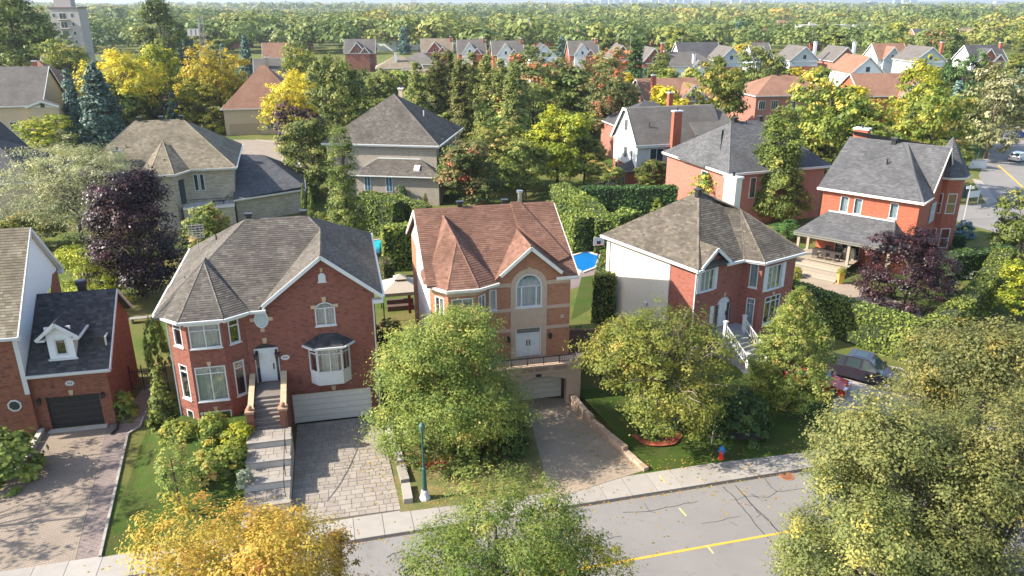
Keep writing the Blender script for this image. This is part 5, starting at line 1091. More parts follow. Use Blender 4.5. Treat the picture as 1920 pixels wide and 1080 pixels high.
def hedge(pts,w,h,mat,label,z0=0.0,dens=55,ls=.11,name='hedge',taper=.85,closed=False,seed=1,h2=None):
    """clipped hedge: dark core and a skin of small leaves following it"""
    e=empty(name,(pts[0][0],pts[0][1],z0),0,label,'hedge','clipped hedges'); g=np.random.default_rng(seed)
    core=MB(); V=[];T=[]; ox,oy=pts[0]
    n=len(pts)
    for k in range(n-1):
        A=np.array(pts[k],float)-[ox,oy]; B=np.array(pts[k+1],float)-[ox,oy]; L=np.linalg.norm(B-A); d=(B-A)/L; s=np.array([d[1],-d[0]]); ext=w*.5
        A=A-d*ext*(.95 if k==0 else .9); B=B+d*ext*(.95 if k==n-2 else .9); L=np.linalg.norm(B-A); wt=w*taper
        q=lambda a,b,z:(A[0]+d[0]*a+s[0]*b,A[1]+d[1]*a+s[1]*b,z)
        i=.06; core.hexa([q(i,w/2-i,0),q(L-i,w/2-i,0),q(L-i,-w/2+i,0),q(i,-w/2+i,0),q(i,wt/2-i,h-i),q(L-i,wt/2-i,h-i),q(L-i,-wt/2+i,h-i),q(i,-wt/2+i,h-i)])
        def skin(o,e1,e2,nrm,area):
            m=int(area*dens); 
            if m<1: return
            a=g.random(m);b=g.random(m); P=np.array(o)+a[:,None]*np.array(e1)+b[:,None]*np.array(e2)+np.array(nrm)*(g.normal(size=(m,1))*.05)
            nz=.12*np.sin(P[:,0:1]*1.3+k)+.1*np.sin(P[:,1:2]*1.7+P[:,2:3]*2.1); P=P+np.array(nrm)*nz*.5
            nn=np.array(nrm)+g.normal(size=(m,3))*.65; nn/=np.linalg.norm(nn,axis=1,keepdims=True)
            ax=np.cross(nn,g.normal(size=(m,3))); ax/=np.linalg.norm(ax,axis=1,keepdims=True)+1e-6; bx=np.cross(nn,ax); sz=ls*(.6+.8*g.random((m,1)))
            v=np.empty((m,4,3)); v[:,0]=P+ax*sz; v[:,1]=P+bx*sz*.65; v[:,2]=P-ax*sz; v[:,3]=P-bx*sz*.65
            V.append(v); T.append(np.clip(.45+g.normal(size=m)*.22+.15*np.sin(P[:,0]*.9)*np.sin(P[:,1]*.8),0,1))
        for sg in (1,-1):
            o=q(0,sg*w/2,0); skin(o,np.array(q(L,sg*w/2,0))-o,np.array(q(0,sg*wt/2,h))-o,(s[0]*sg,s[1]*sg,.1),L*h)
        o=q(0,-wt/2,h); skin(o,np.array(q(L,-wt/2,h))-o,np.array(q(0,wt/2,h))-o,(0,0,1),L*wt)
        for a,sg in ((0,-1),(L,1)):
            o=q(a,-w/2,0); skin(o,np.array(q(a,w/2,0))-o,np.array(q(a,-wt/2,h))-o,(d[0]*sg,d[1]*sg,.1),w*h)
    core.build('branches',flat('hedge_core',(.02,.03,.008),.95,.3),e); me=quadmesh('foliage',np.concatenate(V),np.concatenate(T),LV[mat]); o=bpy.data.objects.new('foliage',me); COL.objects.link(o); o.parent=e
    return e
def hero(name,seed,kind,px,py,h,wpx,mat,label,base=None,bz=0.0,z0f=.12,ncl=420,nlf=95,ls=.13,lob=.26,cr=None,nl=16,twigs=0,loc=None,W_=None,flatn=.55,tonesp=.22,shell=.55,asp=.6,sub=0,Y=None):
    if loc is None:
        if base is not None: X,Y=G(*base,bz); h=zat(px,py,Y)-bz
        elif Y is not None: h=zat(px,py,Y); X=(px-960)/FPX*depth(0,Y,h*.7)
        else: X,Y=G(px,py,h)
    else: X,Y=loc
    W_=W_ or wpx/FPX*depth(X,Y,h*.55); r=W_/2
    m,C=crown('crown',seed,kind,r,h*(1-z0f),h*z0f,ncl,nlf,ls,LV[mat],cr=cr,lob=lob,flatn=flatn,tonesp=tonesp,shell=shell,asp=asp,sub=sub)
    t=trunk_mesh('trunk',seed,h*.85,max(.04,h*.02) if h<5 else h*.02,C,nl,twigs=twigs)
    return plant(name,(X,Y,bz),0,m,t,None,label,'tree')
def vegetation():
    protos()
    # near trees
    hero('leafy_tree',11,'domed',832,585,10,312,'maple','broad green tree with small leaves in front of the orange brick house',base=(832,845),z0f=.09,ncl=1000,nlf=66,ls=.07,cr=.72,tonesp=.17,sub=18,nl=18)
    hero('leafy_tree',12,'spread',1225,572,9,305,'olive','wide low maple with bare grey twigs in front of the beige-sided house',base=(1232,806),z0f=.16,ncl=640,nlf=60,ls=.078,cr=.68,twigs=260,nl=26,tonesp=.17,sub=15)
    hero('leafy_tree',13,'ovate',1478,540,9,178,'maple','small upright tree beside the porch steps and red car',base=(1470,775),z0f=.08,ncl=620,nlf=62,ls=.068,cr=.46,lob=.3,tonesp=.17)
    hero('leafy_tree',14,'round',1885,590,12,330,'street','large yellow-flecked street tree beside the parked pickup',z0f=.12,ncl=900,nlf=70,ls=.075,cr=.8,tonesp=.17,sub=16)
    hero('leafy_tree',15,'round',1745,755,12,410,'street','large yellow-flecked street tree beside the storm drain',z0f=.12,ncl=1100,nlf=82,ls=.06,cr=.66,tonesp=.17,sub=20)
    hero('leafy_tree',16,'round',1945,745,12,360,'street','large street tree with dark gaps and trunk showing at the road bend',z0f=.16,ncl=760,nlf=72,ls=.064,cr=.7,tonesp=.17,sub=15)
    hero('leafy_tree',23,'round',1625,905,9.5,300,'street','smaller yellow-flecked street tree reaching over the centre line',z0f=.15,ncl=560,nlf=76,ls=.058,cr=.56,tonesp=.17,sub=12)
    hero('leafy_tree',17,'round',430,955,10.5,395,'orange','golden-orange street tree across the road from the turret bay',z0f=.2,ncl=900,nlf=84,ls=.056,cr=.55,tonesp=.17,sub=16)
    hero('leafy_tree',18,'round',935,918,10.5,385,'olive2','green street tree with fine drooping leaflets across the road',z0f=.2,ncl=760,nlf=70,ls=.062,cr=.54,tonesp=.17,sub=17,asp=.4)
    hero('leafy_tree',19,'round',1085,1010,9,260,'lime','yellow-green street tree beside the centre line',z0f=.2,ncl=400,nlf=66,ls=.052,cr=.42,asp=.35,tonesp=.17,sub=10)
    hero('leafy_tree',20,'round',622,1015,7.5,130,'orange','small yellow-green tree tip beside the golden-orange street tree',z0f=.2,ncl=200,nlf=60,ls=.048,cr=.32,tonesp=.17,sub=7)
    # street trees past the left edge that dapple the paver drive
    hero('leafy_tree',21,'round',0,0,10,0,'maple','green front-garden tree left of the paver drive near the pavement',loc=(-35.0,33.5),W_=8.5,z0f=.2,ncl=200,nlf=40,ls=.13,cr=.75,sub=11) if False else None
    for sd,(x,y),hh,l in ((21,(-35.5,32.8),10.5,'green garden tree shading the paver drive by the pavement'),(22,(-37.5,38.5),10.0,'green garden tree shading the paver drive by the brown brick house')):
        m,C=crown('crown',sd,'round',4.0,hh*.8,hh*.2,84,26,.12,LV['maple'],cr=.62,sub=10,shell=.4); plant('leafy_tree',(x,y,0),0,m,trunk_mesh('trunk',sd,hh*.85,.2,C,12),None,l,'tree')
    # middle distance, each told apart
    hero('leafy_tree',31,'spread',125,262,9.5,300,'silver','pale silvery willow-leaved tree with spreading limbs',base=(155,452),z0f=.2,ncl=420,nlf=60,ls=.17,cr=1.2,asp=.22,nl=20,sub=12)
    hero('leafy_tree',32,'ovate',280,318,9.5,205,'purple','large dark purple maple between the tan-roofed and red brick houses',base=(275,560),z0f=.12,ncl=520,nlf=70,ls=.12,cr=.85,lob=.18,sub=12)
    hero('leafy_tree',33,'dome',165,462,4.5,150,'lime','yellow-orange bushy tree behind the black garage',base=(175,575),z0f=.05,ncl=240,nlf=50,ls=0.096,cr=.6,sub=12)
    hero('leafy_tree',34,'ovate',398,385,7,120,'maple','small maple with reddish tips beside the roof antenna',base=(398,490),z0f=.1,ncl=200,nlf=50,ls=.16,cr=.55,sub=12)
    hero('columnar_tree',35,'column',645,238,11,78,'green','tall narrow columnar oak behind the red brick house',base=(655,480),z0f=.04,ncl=300,nlf=60,ls=0.104,cr=.6,lob=.14)
    hero('leafy_tree',36,'round',592,225,9,120,'green','grey-green broad tree beside the columnar oak',base=(590,368),z0f=.08,ncl=260,nlf=50,ls=.19,cr=.8,sub=12)
    hero('columnar_tree',37,'column',1452,203,12,118,'green','ivy-clad thick green column of a tree in front of the grey roofs',base=(1448,415),z0f=.02,ncl=520,nlf=60,ls=.14,cr=.75,lob=.2)
    hero('leafy_tree',38,'round',1695,438,6,185,'purple','round purple plum-leaved tree in the hedged back garden',base=(1690,590),z0f=.08,ncl=360,nlf=60,ls=0.096,cr=.6,lob=.16,sub=12)
    hero('leafy_tree',39,'spread',1050,203,10,130,'lime','yellow-lime tree over the garden hedge',base=(1045,352),z0f=.2,ncl=300,nlf=45,ls=.2,cr=.9,sub=12)
    hero('leafy_tree',40,'round',885,262,9,110,'rust','red-brown tree behind the red-brown roof',base=(880,392),z0f=.06,ncl=260,nlf=45,ls=.19,cr=.8,sub=12)
    T=tree
    T('spruce',150,131,13,52,'spruce','narrow grey-green spruce beside the big blue-green one',base=(150,270)); T('spruce',197,121,14,98,'spruce','big blue-green spruce with broad base behind the tan roof',base=(203,290))
    T('round',45,182,0,140,'lime','low yellow-green tree in front of the dark roofs',base=(60,262)); T('spread',215,92,10,165,'gold','broad golden tree behind the two spruces'); T('round',285,84,10.5,110,'lime','green-gold tree beside the broad golden tree')
    T('spread',400,86,10,130,'gold','golden tree with green underside by the street light'); T('round',362,148,9,95,'lime','yellow-green tree in front of the street light'); T('spread',536,134,9.5,120,'gold','bright yellow tree in front of the garage court',base=(556,262))
    T('round',566,192,0,100,'purple','purple-leaved tree at the kerb of the court',base=(568,300)); T('round',640,184,9,80,'purple','smaller purple-leaved tree behind the columnar oak'); T('bush',310,168,5,80,'purple','purple shrub behind the ridge vents',cat='shrub'); T('bush',358,195,5,75,'purple','dark purple shrub beside the yellow-green tree',cat='shrub')
    T('bush',268,188,5,85,'green','light green shrub behind the tan roof',cat='shrub'); T('bush',400,205,5,60,'lime','lime shrub at the end of the tan ridge',cat='shrub')
    T('spruce',457,68,17,42,'spruce','tall thin spruce beside the bright yellow tree'); T('round',622,104,13,125,'green','round green maple above the purple trees'); T('round',700,128,11,100,'green','loose green tree beside the round maple'); T('round',560,80,13,80,'olive','olive tree in front of the brick gable row')
    for x,yt in ((782,118),(815,100),(838,96),(862,112),(885,100),(912,106),(938,112),(962,118)): T('column',x,yt,16,50,'poplar','tall poplar-like columnar tree in the dense row behind the brick roofs',group='row of columnar trees')
    T('round',1010,92,16,150,'rust','tall green tree with red-brown top in the middle'); T('round',1118,92,17,165,'rust','tall rust-tinted tree with bare lower trunk'); T('column',1194,70,15,44,'dark','dark narrow conifer above the brown roof'); T('round',1150,130,13,110,'rust','rust-tinted tree behind the white gabled house')
    T('round',1000,150,12,110,'green','green understory tree below the red-brown top'); T('round',945,170,12,120,'maple','maple filling behind the columnar row'); T('round',1085,165,11,100,'green','dark green tree behind the lime tree')
    T('round',1350,108,13,115,'olive','olive tree in front of the grey double house'); T('round',1432,78,14,100,'green','green tree between the grey double house and the brown hip roof'); T('ovate',1240,98,10,50,'green','small pointed green tree among the grey roofs')
    T('round',1568,132,12.5,165,'olive','large olive tree between the brown hip roof and the pediment house'); T('round',1652,186,10,145,'olive','pale olive tree in front of the pediment house'); T('round',1765,165,11,150,'olive','big olive tree behind the charcoal roof'); T('round',1830,175,10,110,'olive','olive tree at the side street corner')
    T('round',1745,108,11,118,'lime','yellow-lime tree beside the dark green one'); T('round',1815,94,11,90,'dark','dark green round tree beside the yellow-lime one'); T('round',1885,120,10,120,'silver','pale twiggy tree beyond the side street'); T('round',1500,265,0,120,'green','green tree between the ivy-clad column and the charcoal roof',base=(1500,352))
    T('round',1335,312,0,95,'olive','loose olive shrub-tree beside the ivy-clad column',base=(1335,408)); T('round',1225,300,0,75,'green','green garden tree in front of the tall brick chimney',base=(1222,362)); T('round',1130,300,0,80,'maple','small brownish tree by the patio',base=(1132,358))
    T('round',1902,360,0,120,'green','bright green tree beside the pale yellow one by the hedge end',base=(1905,500)); T('round',1905,492,0,110,'lime','pale yellow tree below the bright green one',base=(1910,600)); T('round',1800,262,7,60,'rust','pinkish autumn tree beside the corner turret'); T('round',1905,205,8,60,'rust','brownish tree across the side street')
    hero('leafy_tree',61,'ovate',22,-8,24,165,'green2','very tall bright green tree in front of the apartment block',Y=230,z0f=.25,ncl=420,nlf=40,ls=.42,cr=2.0,sub=14); hero('leafy_tree',62,'ovate',298,-6,22,95,'green','very tall dark green tree between the apartment block and lattice mast',Y=265,z0f=.2,ncl=300,nlf=36,ls=.42,cr=1.7,sub=11); T('round',118,72,12,95,'olive','olive tree at the foot of the apartment block'); T('round',200,10,15,110,'olive','pale olive tree between the very tall ones')
    for x,y in ((330,55),(348,62),(360,75),(318,68)): T('spruce',x,y,15,32,'spruce','dark blue-green spruce in the clump beside the lattice mast',group='spruce clump by the mast')
    for (x,y,w_,b,m,l) in ((930,225,120,352,'maple','full green tree above the flue pipe'),(985,255,100,372,'green','green tree between the flue pipe and the lime tree'),(905,300,80,388,'rust','brownish tree close behind the red-brown ridge'),(1095,255,90,345,'green','green tree at the back of the lime tree'),(840,265,90,372,'green','green tree at the beige brick corner'),(690,175,120,262,'green','green tree beside the steep hip roof'),(230,165,90,240,'lime','lime bushy tree behind the big spruce'),(95,215,110,300,'lime','lime bushy tree in front of the dark-roofed tan house'),(20,440,130,500,'silver','pale bushy tree behind the tan shingle ridge'),(60,400,150,470,'olive','olive bushy tree under the silvery tree'),(1290,230,90,330,'olive','olive tree behind the wide grey roof')): T('round',x,y,0,w_,m,l,base=(x,b))
    # shrubs and clipped plants close by
    T('cone_bush',310,690,0,64,'cedar','tall dense conical cedar beside the turret bay',cat='shrub',base=(312,800),bz=.35); T('ball',300,596,0,46,'cedar','arched clipped cedar between the black garage and the turret bay',cat='shrub',base=(300,690),sy=1.0)
    T('bush',22,812,0,150,'cedar','spreading juniper beside the paver drive',cat='shrub',base=(10,895)); T('bush',235,735,0,52,'olive','bronze shrub beside the narrow side path',cat='shrub',base=(235,782))
    hero('small_tree',51,'spread',335,838,4,95,'maple','small fine-leaved tree with thin pale trunk on the lawn',base=(340,958),bz=.3,z0f=.3,ncl=90,nlf=40,ls=.06,cr=.3,nl=8)
    for (x,y,w_,b,bz_,m,l) in ((388,850,80,892,.9,'maple','loose green shrub behind the small lawn tree'),(432,838,70,875,1.1,'olive','olive shrub beside the stone walk'),(352,795,62,828,.9,'olive','low shrub under the basement windows'),(452,795,62,828,1.4,'lime','yellow-green shrub beside the stair pier'),(402,775,60,822,1.3,'olive','feathery shrub below the bay'),(330,790,60,830,.6,'olive','low bronze shrub under the turret bay')): T('bush',x,y,0,w_,m,l,cat='shrub',base=(x,b),bz=bz_)
    T('bush',462,882,0,34,'pale','white-flowered plant at the edge of the stone walk',cat='plant',base=(460,908),bz=.9)
    T('ball',1085,612,0,30,'cedar','small rounded cedar at the terrace corner',cat='shrub',base=(1083,690)); T('ball',1388,738,0,112,'dark','big round clipped yew behind the hydrant',cat='shrub',base=(1388,812)); T('bush',1216,788,0,50,'dark','low juniper on the red mulch',cat='shrub',base=(1216,822)); T('bush',1258,778,0,38,'blue','small blue spruce shrub on the red mulch',cat='shrub',base=(1258,808))
    T('bush',1346,600,0,36,'lime','lime ball shrub beside the white entry',cat='shrub',base=(1346,650)); T('bush',890,800,0,120,'green','dense green shrub under the broad green tree',cat='shrub',base=(880,868)); T('bush',965,780,0,70,'dark','dark shrub beside the stone retaining wall',cat='shrub',base=(962,850))
    T('cone_bush',573,345,0,16,'cedar','slimmer clipped cedar of the pair by the stone garage wing',cat='shrub',base=(573,412)); T('cone_bush',584,352,0,18,'cedar','fuller clipped cedar of the pair by the stone garage wing',cat='shrub',base=(586,418)); T('ball',748,348,0,30,'dark','rounded clipped yew against the beige brick wall',cat='shrub',base=(752,386)); T('cone_bush',798,362,0,16,'cedar','small conical cedar at the beige brick corner',cat='shrub',base=(798,392)); T('ball',602,398,0,36,'olive','bronze rounded shrub beside the columnar oak',cat='shrub',base=(602,432))
    T('cone_bush',1233,372,0,34,'cedar','young bright cedar at the end of the dark hedge',cat='shrub',base=(1232,405)); T('bush',1808,415,0,42,'blue','blue spruce shrub at the street corner',cat='shrub',base=(1805,445)); T('bush',1052,415,0,22,'pale','pale dry grass plume beside the red-brown roof',cat='plant',base=(1052,452)); T('bush',1815,500,0,44,'pale','variegated hosta clump inside the hedge',cat='plant',base=(1815,520)); T('bush',1775,455,0,34,'rust','orange-tinted shrub behind the purple tree',cat='shrub',base=(1770,480))
    T('bush',715,600,0,60,'maple','low leafy shrub beside the wooden fence',cat='shrub',base=(730,640)); T('bush',1490,500,0,22,'lime','yellow flowering plant at the foot of the deck',cat='plant',base=(1492,520)); T('round',1475,415,0,60,'dark','dark shrubby tree beside the ivy-clad column',base=(1475,450)); T('ball',1610,640,0,2,'dark','tiny tuft',cat='shrub',base=(1610,641)) if False else None
    # hedges
    q=lambda x,y,z=0: G(x,y,z)
    hedge([q(1488,533,3.2),q(1712,602,3.2)],1.7,3.3,'cedar','tall bright cedar hedge running beside the parked pickup',seed=2,dens=70,ls=.12); hedge([q(1738,612,3.0),q(1795,572,3.0),q(1848,522,3.0),q(1882,470,3.0)],1.9,3.0,'cedar','wide brownish-topped hedge curving behind the purple tree',seed=3)
    hedge([q(1785,520,0),q(1870,510,0)],2.0,2.6,'dark','dark square clipped hedge inside the garden corner',seed=4); hedge([q(1745,470,0),q(1790,475,0)],1.6,2.0,'dark','low dark hedge under the corner turret',seed=14)
    hedge([q(1100,402,0),q(1250,400,0)],2.0,3.6,'dark','long dark hedge with pale flowers in front of the white gabled house',seed=5,dens=40,ls=.15); hedge([q(1045,440,0),q(1085,468,0)],2.4,4.0,'cedar','thick cedar hedge beside the red-brown roof',seed=6,dens=40,ls=.15); hedge([q(1052,400,0),q(1100,430,0),q(1130,470,0)],2.4,3.8,'cedar','stepped cedar hedge behind the pool',seed=7,dens=40,ls=.15); hedge([q(1150,470,0),q(1172,460,0)],2.4,4.0,'cedar','bright cedar block beside the pool hedge',seed=8,dens=45,ls=.15)
    hedge([q(1130,600,0),q(1140,560,0)],2.0,4.4,'cedar','tall leaning cedar against the beige siding',seed=9,dens=55)
    hedge([q(690,432,0),q(735,440,0)],2.6,4.2,'cedar','square cedar hedge casting a triangular shadow',seed=10,dens=40,ls=.15); hedge([q(745,425,0),q(790,440,0)],2.2,3.6,'cedar','sunlit olive hedge in front of the beige brick house',seed=11,dens=40,ls=.15); hedge([q(690,390,0),q(745,398,0),q(790,412,0)],1.6,2.2,'cedar','long sloping hedge top below the beige brick windows',seed=12,dens=40,ls=.15); hedge([q(738,503,0),q(778,500,0)],2.2,4.6,'olive','ragged brownish hedge behind the gazebo',seed=13,dens=45,ls=.15)
    hedge([q(722,522,0),q(728,530,0)],1.1,2.2,'rust','brown dying cedar beside the iron fence',seed=15,dens=45)
    # trees beyond: individuals
    rnd=random.Random(5); keep=[]
    for o in COL.objects:
        if o.get('category') in ('house','building','apartment block'): keep.append((o.location.x+5,o.location.y+5))
    HS=[]
    for o in COL.objects:
        if o.get('category') in ('house','building'):
            w=o['label'].replace(',',' ,').split(' ')
            cut=[i for i,x in enumerate(w) if x in (',','and','behind','beside','above','among','by','in','under','poking','half','at','next') and i>=3]; w=w[:cut[0]] if cut else w
            HS.append((o.location.x+6,o.location.y+5,' '.join(w[:9])))
    kinds=['green tree with rounded crown in the mid-distance suburb','olive tree with rounded crown in the mid-distance suburb','golden tree in the mid-distance suburb','rust-red tree in the mid-distance suburb','spruce in the mid-distance suburb']
    mats=['green','olive','gold','rust','spruce']; n=0; tries=0
    while n<270 and tries<8000:
        tries+=1; Y=150+380*rnd.random()**1.0; X=rnd.uniform(-.70,.72)*Y
        z=10; 
        if any((X-a)**2+(Y-b)**2<(13+.012*Y)**2 for a,b in keep): continue
        # keep house fronts open: leave a gap just in front of each of the row houses
        if abs(X-(Y*.62))<8 and Y<230: continue
        if -.40<X/Y<-.25 and Y<180: continue
        lim=26-.078*Y
        if any(abs(X/Y-a/b)<9/b and b-Y>4 for a,b in keep if b>230):
            if lim<4: continue
        else: lim=99
        k=rnd.choices(range(5),[.34,.36,.10,.10,.10])[0]; h=rnd.uniform(7,12) if Y<330 else rnd.uniform(9,15)
        h=min(h,lim); m,t,r,ph=rnd.choice(PR['far_spruce' if k==4 else 'far']); s=h/ph; sx=s*rnd.uniform(.85,1.25)
        nh=min(HS,key=lambda o:(o[0]-X)**2+(o[1]-Y)**2); dd=math.hypot(nh[0]-X,nh[1]-Y); col_=['green','olive','golden','rust-red','spruce'][k]; size='tall' if h>10.5 else 'small' if h<7.5 else 'mid-sized'
        if dd<75: lab='%s %s%s %s the %s'%(size,col_,' tree' if k!=4 else '','behind' if Y>nh[1]+6 else 'in front of' if Y<nh[1]-6 else 'beside',nh[2])
        else: lab='%s %s%s standing between far houses and the wood'%(size,col_,' tree' if k!=4 else '')
        plant('spruce_tree' if k==4 else 'leafy_tree',(X,Y,0),rnd.uniform(0,360),m,t,LV[mats[k]],lab,'tree',lab.replace(' the ',' '),(sx,sx,s)); n+=1
    # far wood, one mass
    g=np.random.default_rng(9); VV=[];TT=[]
    for N_,ya,yb,K,sf in ((950,420,900,170,.15),(1500,900,2200,44,.28),(1300,2200,5500,18,.5)):
        u=g.random(N_); Y=ya/(1-u*(1-ya/yb)); X=g.uniform(-.72,.72,N_)*Y; H_=g.uniform(7.5,14.5,N_)*np.where(g.random(N_)<.1,1.25,1)*(1+.18*np.sin(X/120+Y/190)); Rr=H_*g.uniform(.45,.75,N_)*(1.0 if yb<3000 else 1.5)
        ci=np.repeat(np.arange(N_),K); th=g.random(N_*K)*6.28; cz=g.uniform(-.3,1,N_*K); sr=np.sqrt(1-np.clip(cz,-1,1)**2)
        o=np.stack([np.cos(th)*sr,np.sin(th)*sr,cz],1); lobs=1+.22*np.sin(3*th+ci)*sr+.15*np.sin(5*cz+ci*2)
        P=np.stack([X,Y,H_*.55],1)[ci]+o*np.stack([Rr,Rr,H_*.45],1)[ci]*(lobs*(.8+.25*g.random(N_*K)))[:,None]
        nn=o+np.array([0,0,.4])+g.normal(size=o.shape)*.45; nn/=np.linalg.norm(nn,axis=1,keepdims=True); ax=np.cross(nn,g.normal(size=o.shape)); ax/=np.linalg.norm(ax,axis=1,keepdims=True)+1e-6; bx=np.cross(nn,ax); s=(Rr*sf)[ci][:,None]*(.6+.7*g.random((N_*K,1)))
        V=np.empty((N_*K,4,3)); V[:,0]=P+ax*s; V[:,1]=P+bx*s*.8; V[:,2]=P-ax*s; V[:,3]=P-bx*s*.8; VV.append(V); base_=.39+.22*np.sin(X/95+1.3*np.sin(Y/210))*np.sin(Y/150+X/260)+.62*(g.beta(2,3.4,N_)-.3); TT.append(np.clip(base_[ci]+g.normal(size=N_*K)*.05,0,1))
    me=quadmesh('far_wood',np.concatenate(VV),np.concatenate(TT),LV['far']); fo=bpy.data.objects.new('far_wood',me); COL.objects.link(fo); fo['kind']='stuff'; tag(fo,'far autumn wood of mixed green, olive and orange crowns below the skyline','wood')
    # fallen leaves on lawns, drives and in the gutter
    g=np.random.default_rng(41); P=[]
    for (cx,cy,rad,n_) in ((-4,40.5,6,500),(9.5,44,6,450),(19,47,5,260),(-13,33.8,9,150),(5,36.5,7,180),(14,40.5,6,220),(-24,38,6,160)):
        a=g.random(n_)*6.283; r_=rad*np.sqrt(g.random(n_)); P.append(np.stack([cx+r_*np.cos(a),cy+r_*np.sin(a)*.75],1))
    sg=g.uniform(-25,40,420); gn=-np.abs(g.normal(size=420))*.22; P.append(np.stack([SO[0]+SE[0]*sg+SN[0]*gn,SO[1]+SE[1]*sg+SN[1]*gn],1)); P=np.concatenate(P)
    nd=(P[:,0]-SO[0])*SN[0]+(P[:,1]-SO[1])*SN[1]; z=np.where(nd<0,-.112,np.where(nd<1.86,.026,.05)); 
    ok=~((nd>1.86)&(P[:,0]<-15)); P=P[ok]; z=z[ok]; m_=len(P); a=g.random(m_)*6.283; s1=.05+.05*g.random(m_); c_=np.stack([P[:,0],P[:,1],z],1); ax=np.stack([np.cos(a)*s1,np.sin(a)*s1,g.normal(size=m_)*.012],1); bx=np.stack([-np.sin(a)*s1*.7,np.cos(a)*s1*.7,g.normal(size=m_)*.012],1)
    V=np.stack([c_+ax,c_+bx,c_-ax,c_-bx],1); me=quadmesh('leaf_litter',V,g.random(m_),LV['orange']); fo=bpy.data.objects.new('leaf_litter',me); COL.objects.link(fo); fo['kind']='stuff'; tag(fo,'fallen yellow-brown leaves scattered on lawns, drives and gutter','fallen leaves')
# ------------------------------------------------ ground, street and drives
SA=R(14.3); SO=(-10.1,32.67); SE=(math.cos(SA),math.sin(SA)); SN=(-math.sin(SA),math.cos(SA))
def ST(s,n,z=0.0): return (SO[0]+SE[0]*s+SN[0]*n,SO[1]+SE[1]*s+SN[1]*n,z)
def grassmat():
    m,t,b,_=newmat('lawn_grass'); c=coord(t); n1=stretch(t,noise(t,c,.16,5),.35,.7); n2=stretch(t,noise(t,c,2.2,5,.7),.3,.75); n3=noise(t,c,40,3,.8)
    a=mixc(t,(.045,.095,.014),(.085,.145,.02),n2); a=mixc(t,a,(.19,.15,.055),n1); a=mixc(t,a,(.02,.04,.008),stretch(t,n3,.5,.8)); t.links.new(a,b.inputs['Base Color']); b.inputs['Roughness'].default_value=.95; b.inputs['Specular IOR Level'].default_value=.15; bump(t,b,n3,.9,.06); return m
def freshgrass():
    m,t,b,_=newmat('green_lawn'); c=coord(t); n2=stretch(t,noise(t,c,1.6,5,.7),.3,.75); n3=noise(t,c,45,3,.8)
    n1=stretch(t,noise(t,c,.6,6,.7),.4,.7); a=mixc(t,(.036,.074,.010),(.068,.112,.017),n2); a=mixc(t,a,(.085,.085,.025),n1); a=mixc(t,a,(.012,.03,.004),stretch(t,n3,.45,.75)); t.links.new(a,b.inputs['Base Color']); b.inputs['Roughness'].default_value=.95; b.inputs['Specular IOR Level'].default_value=.15; bump(t,b,n3,.9,.05); return m
def drygrass():
    m,t,b,_=newmat('dry_lawn'); c=coord(t); n1=stretch(t,noise(t,c,.7,5),.4,.65); n3=noise(t,c,40,3,.8)
    a=mixc(t,(.11,.125,.03),(.24,.175,.07),n1); a=mixc(t,a,(.05,.05,.015),stretch(t,n3,.5,.8)); t.links.new(a,b.inputs['Base Color']); b.inputs['Roughness'].default_value=.95; bump(t,b,n3,.9,.05); return m
def asphalt():
    m,t,b,_=newmat('worn_asphalt'); c=coord(t); n1=stretch(t,noise(t,c,.25,6),.3,.7); n3=noise(t,c,70,3,.8)
    a=mixc(t,(.172,.162,.150),(.218,.206,.19),n1); a=mixc(t,a,(.13,.12,.11),stretch(t,n3,.5,.85))
    mp=t.nodes.new('ShaderNodeMapping'); mp.inputs['Rotation'].default_value=(0,0,-SA); mp.inputs['Scale'].default_value=(.03,1.3,1); t.links.new(c,mp.inputs[0])
    w=stretch(t,noise(t,mp.outputs[0],1.0,3),.45,.75); a=mixc(t,a,(.195,.18,.167),w)
    st=stretch(t,noise(t,c,.9,6,.65),.58,.75); a=mixc(t,a,(.145,.132,.12),st); t.links.new(a,b.inputs['Base Color']); b.inputs['Roughness'].default_value=.9; bump(t,b,n3,.35,.01); return m
def pavermat(name,c1,c2,mort,w,h,ms=.008):
    m,t,b,_=newmat(name); n=t.nodes.new('ShaderNodeTexBrick'); mp=t.nodes.new('ShaderNodeMapping'); mp.inputs['Rotation'].default_value=(0,0,R(20)); t.links.new(coord(t),mp.inputs[0]); t.links.new(mp.outputs[0],n.inputs['Vector'])
    n.inputs['Color1'].default_value=rgb(c1); n.inputs['Color2'].default_value=rgb(c2); n.inputs['Mortar'].default_value=rgb(mort); n.inputs['Scale'].default_value=1; n.inputs['Mortar Size'].default_value=ms; n.inputs['Brick Width'].default_value=w; n.inputs['Row Height'].default_value=h
    g=stretch(t,noise(t,coord(t),.5,5),.35,.75); a=mixc(t,n.outputs[0],tuple(x*.72 for x in c1),g); t.links.new(a,b.inputs['Base Color']); b.inputs['Roughness'].default_value=.9
    inv=t.nodes.new('ShaderNodeMath'); inv.operation='SUBTRACT'; inv.inputs[0].default_value=1; t.links.new(n.outputs[1],inv.inputs[1]); bump(t,b,inv.outputs[0],.6,.015); return m
def sheet(name,pts,z,mat,kind='structure',thick=0):
    mb=MB(); P=[(p[0],p[1],z) for p in pts]
    if newell(P).z<0: P=P[::-1]
    mb.poly(P)
    if thick:
        for k in range(len(P)):
            a=P[k]; b=P[(k+1)%len(P)]; mb.poly([(a[0],a[1],z-thick),(b[0],b[1],z-thick),b,a])
    o=mb.build(name,mat)
    if kind: o['kind']=kind
    return o
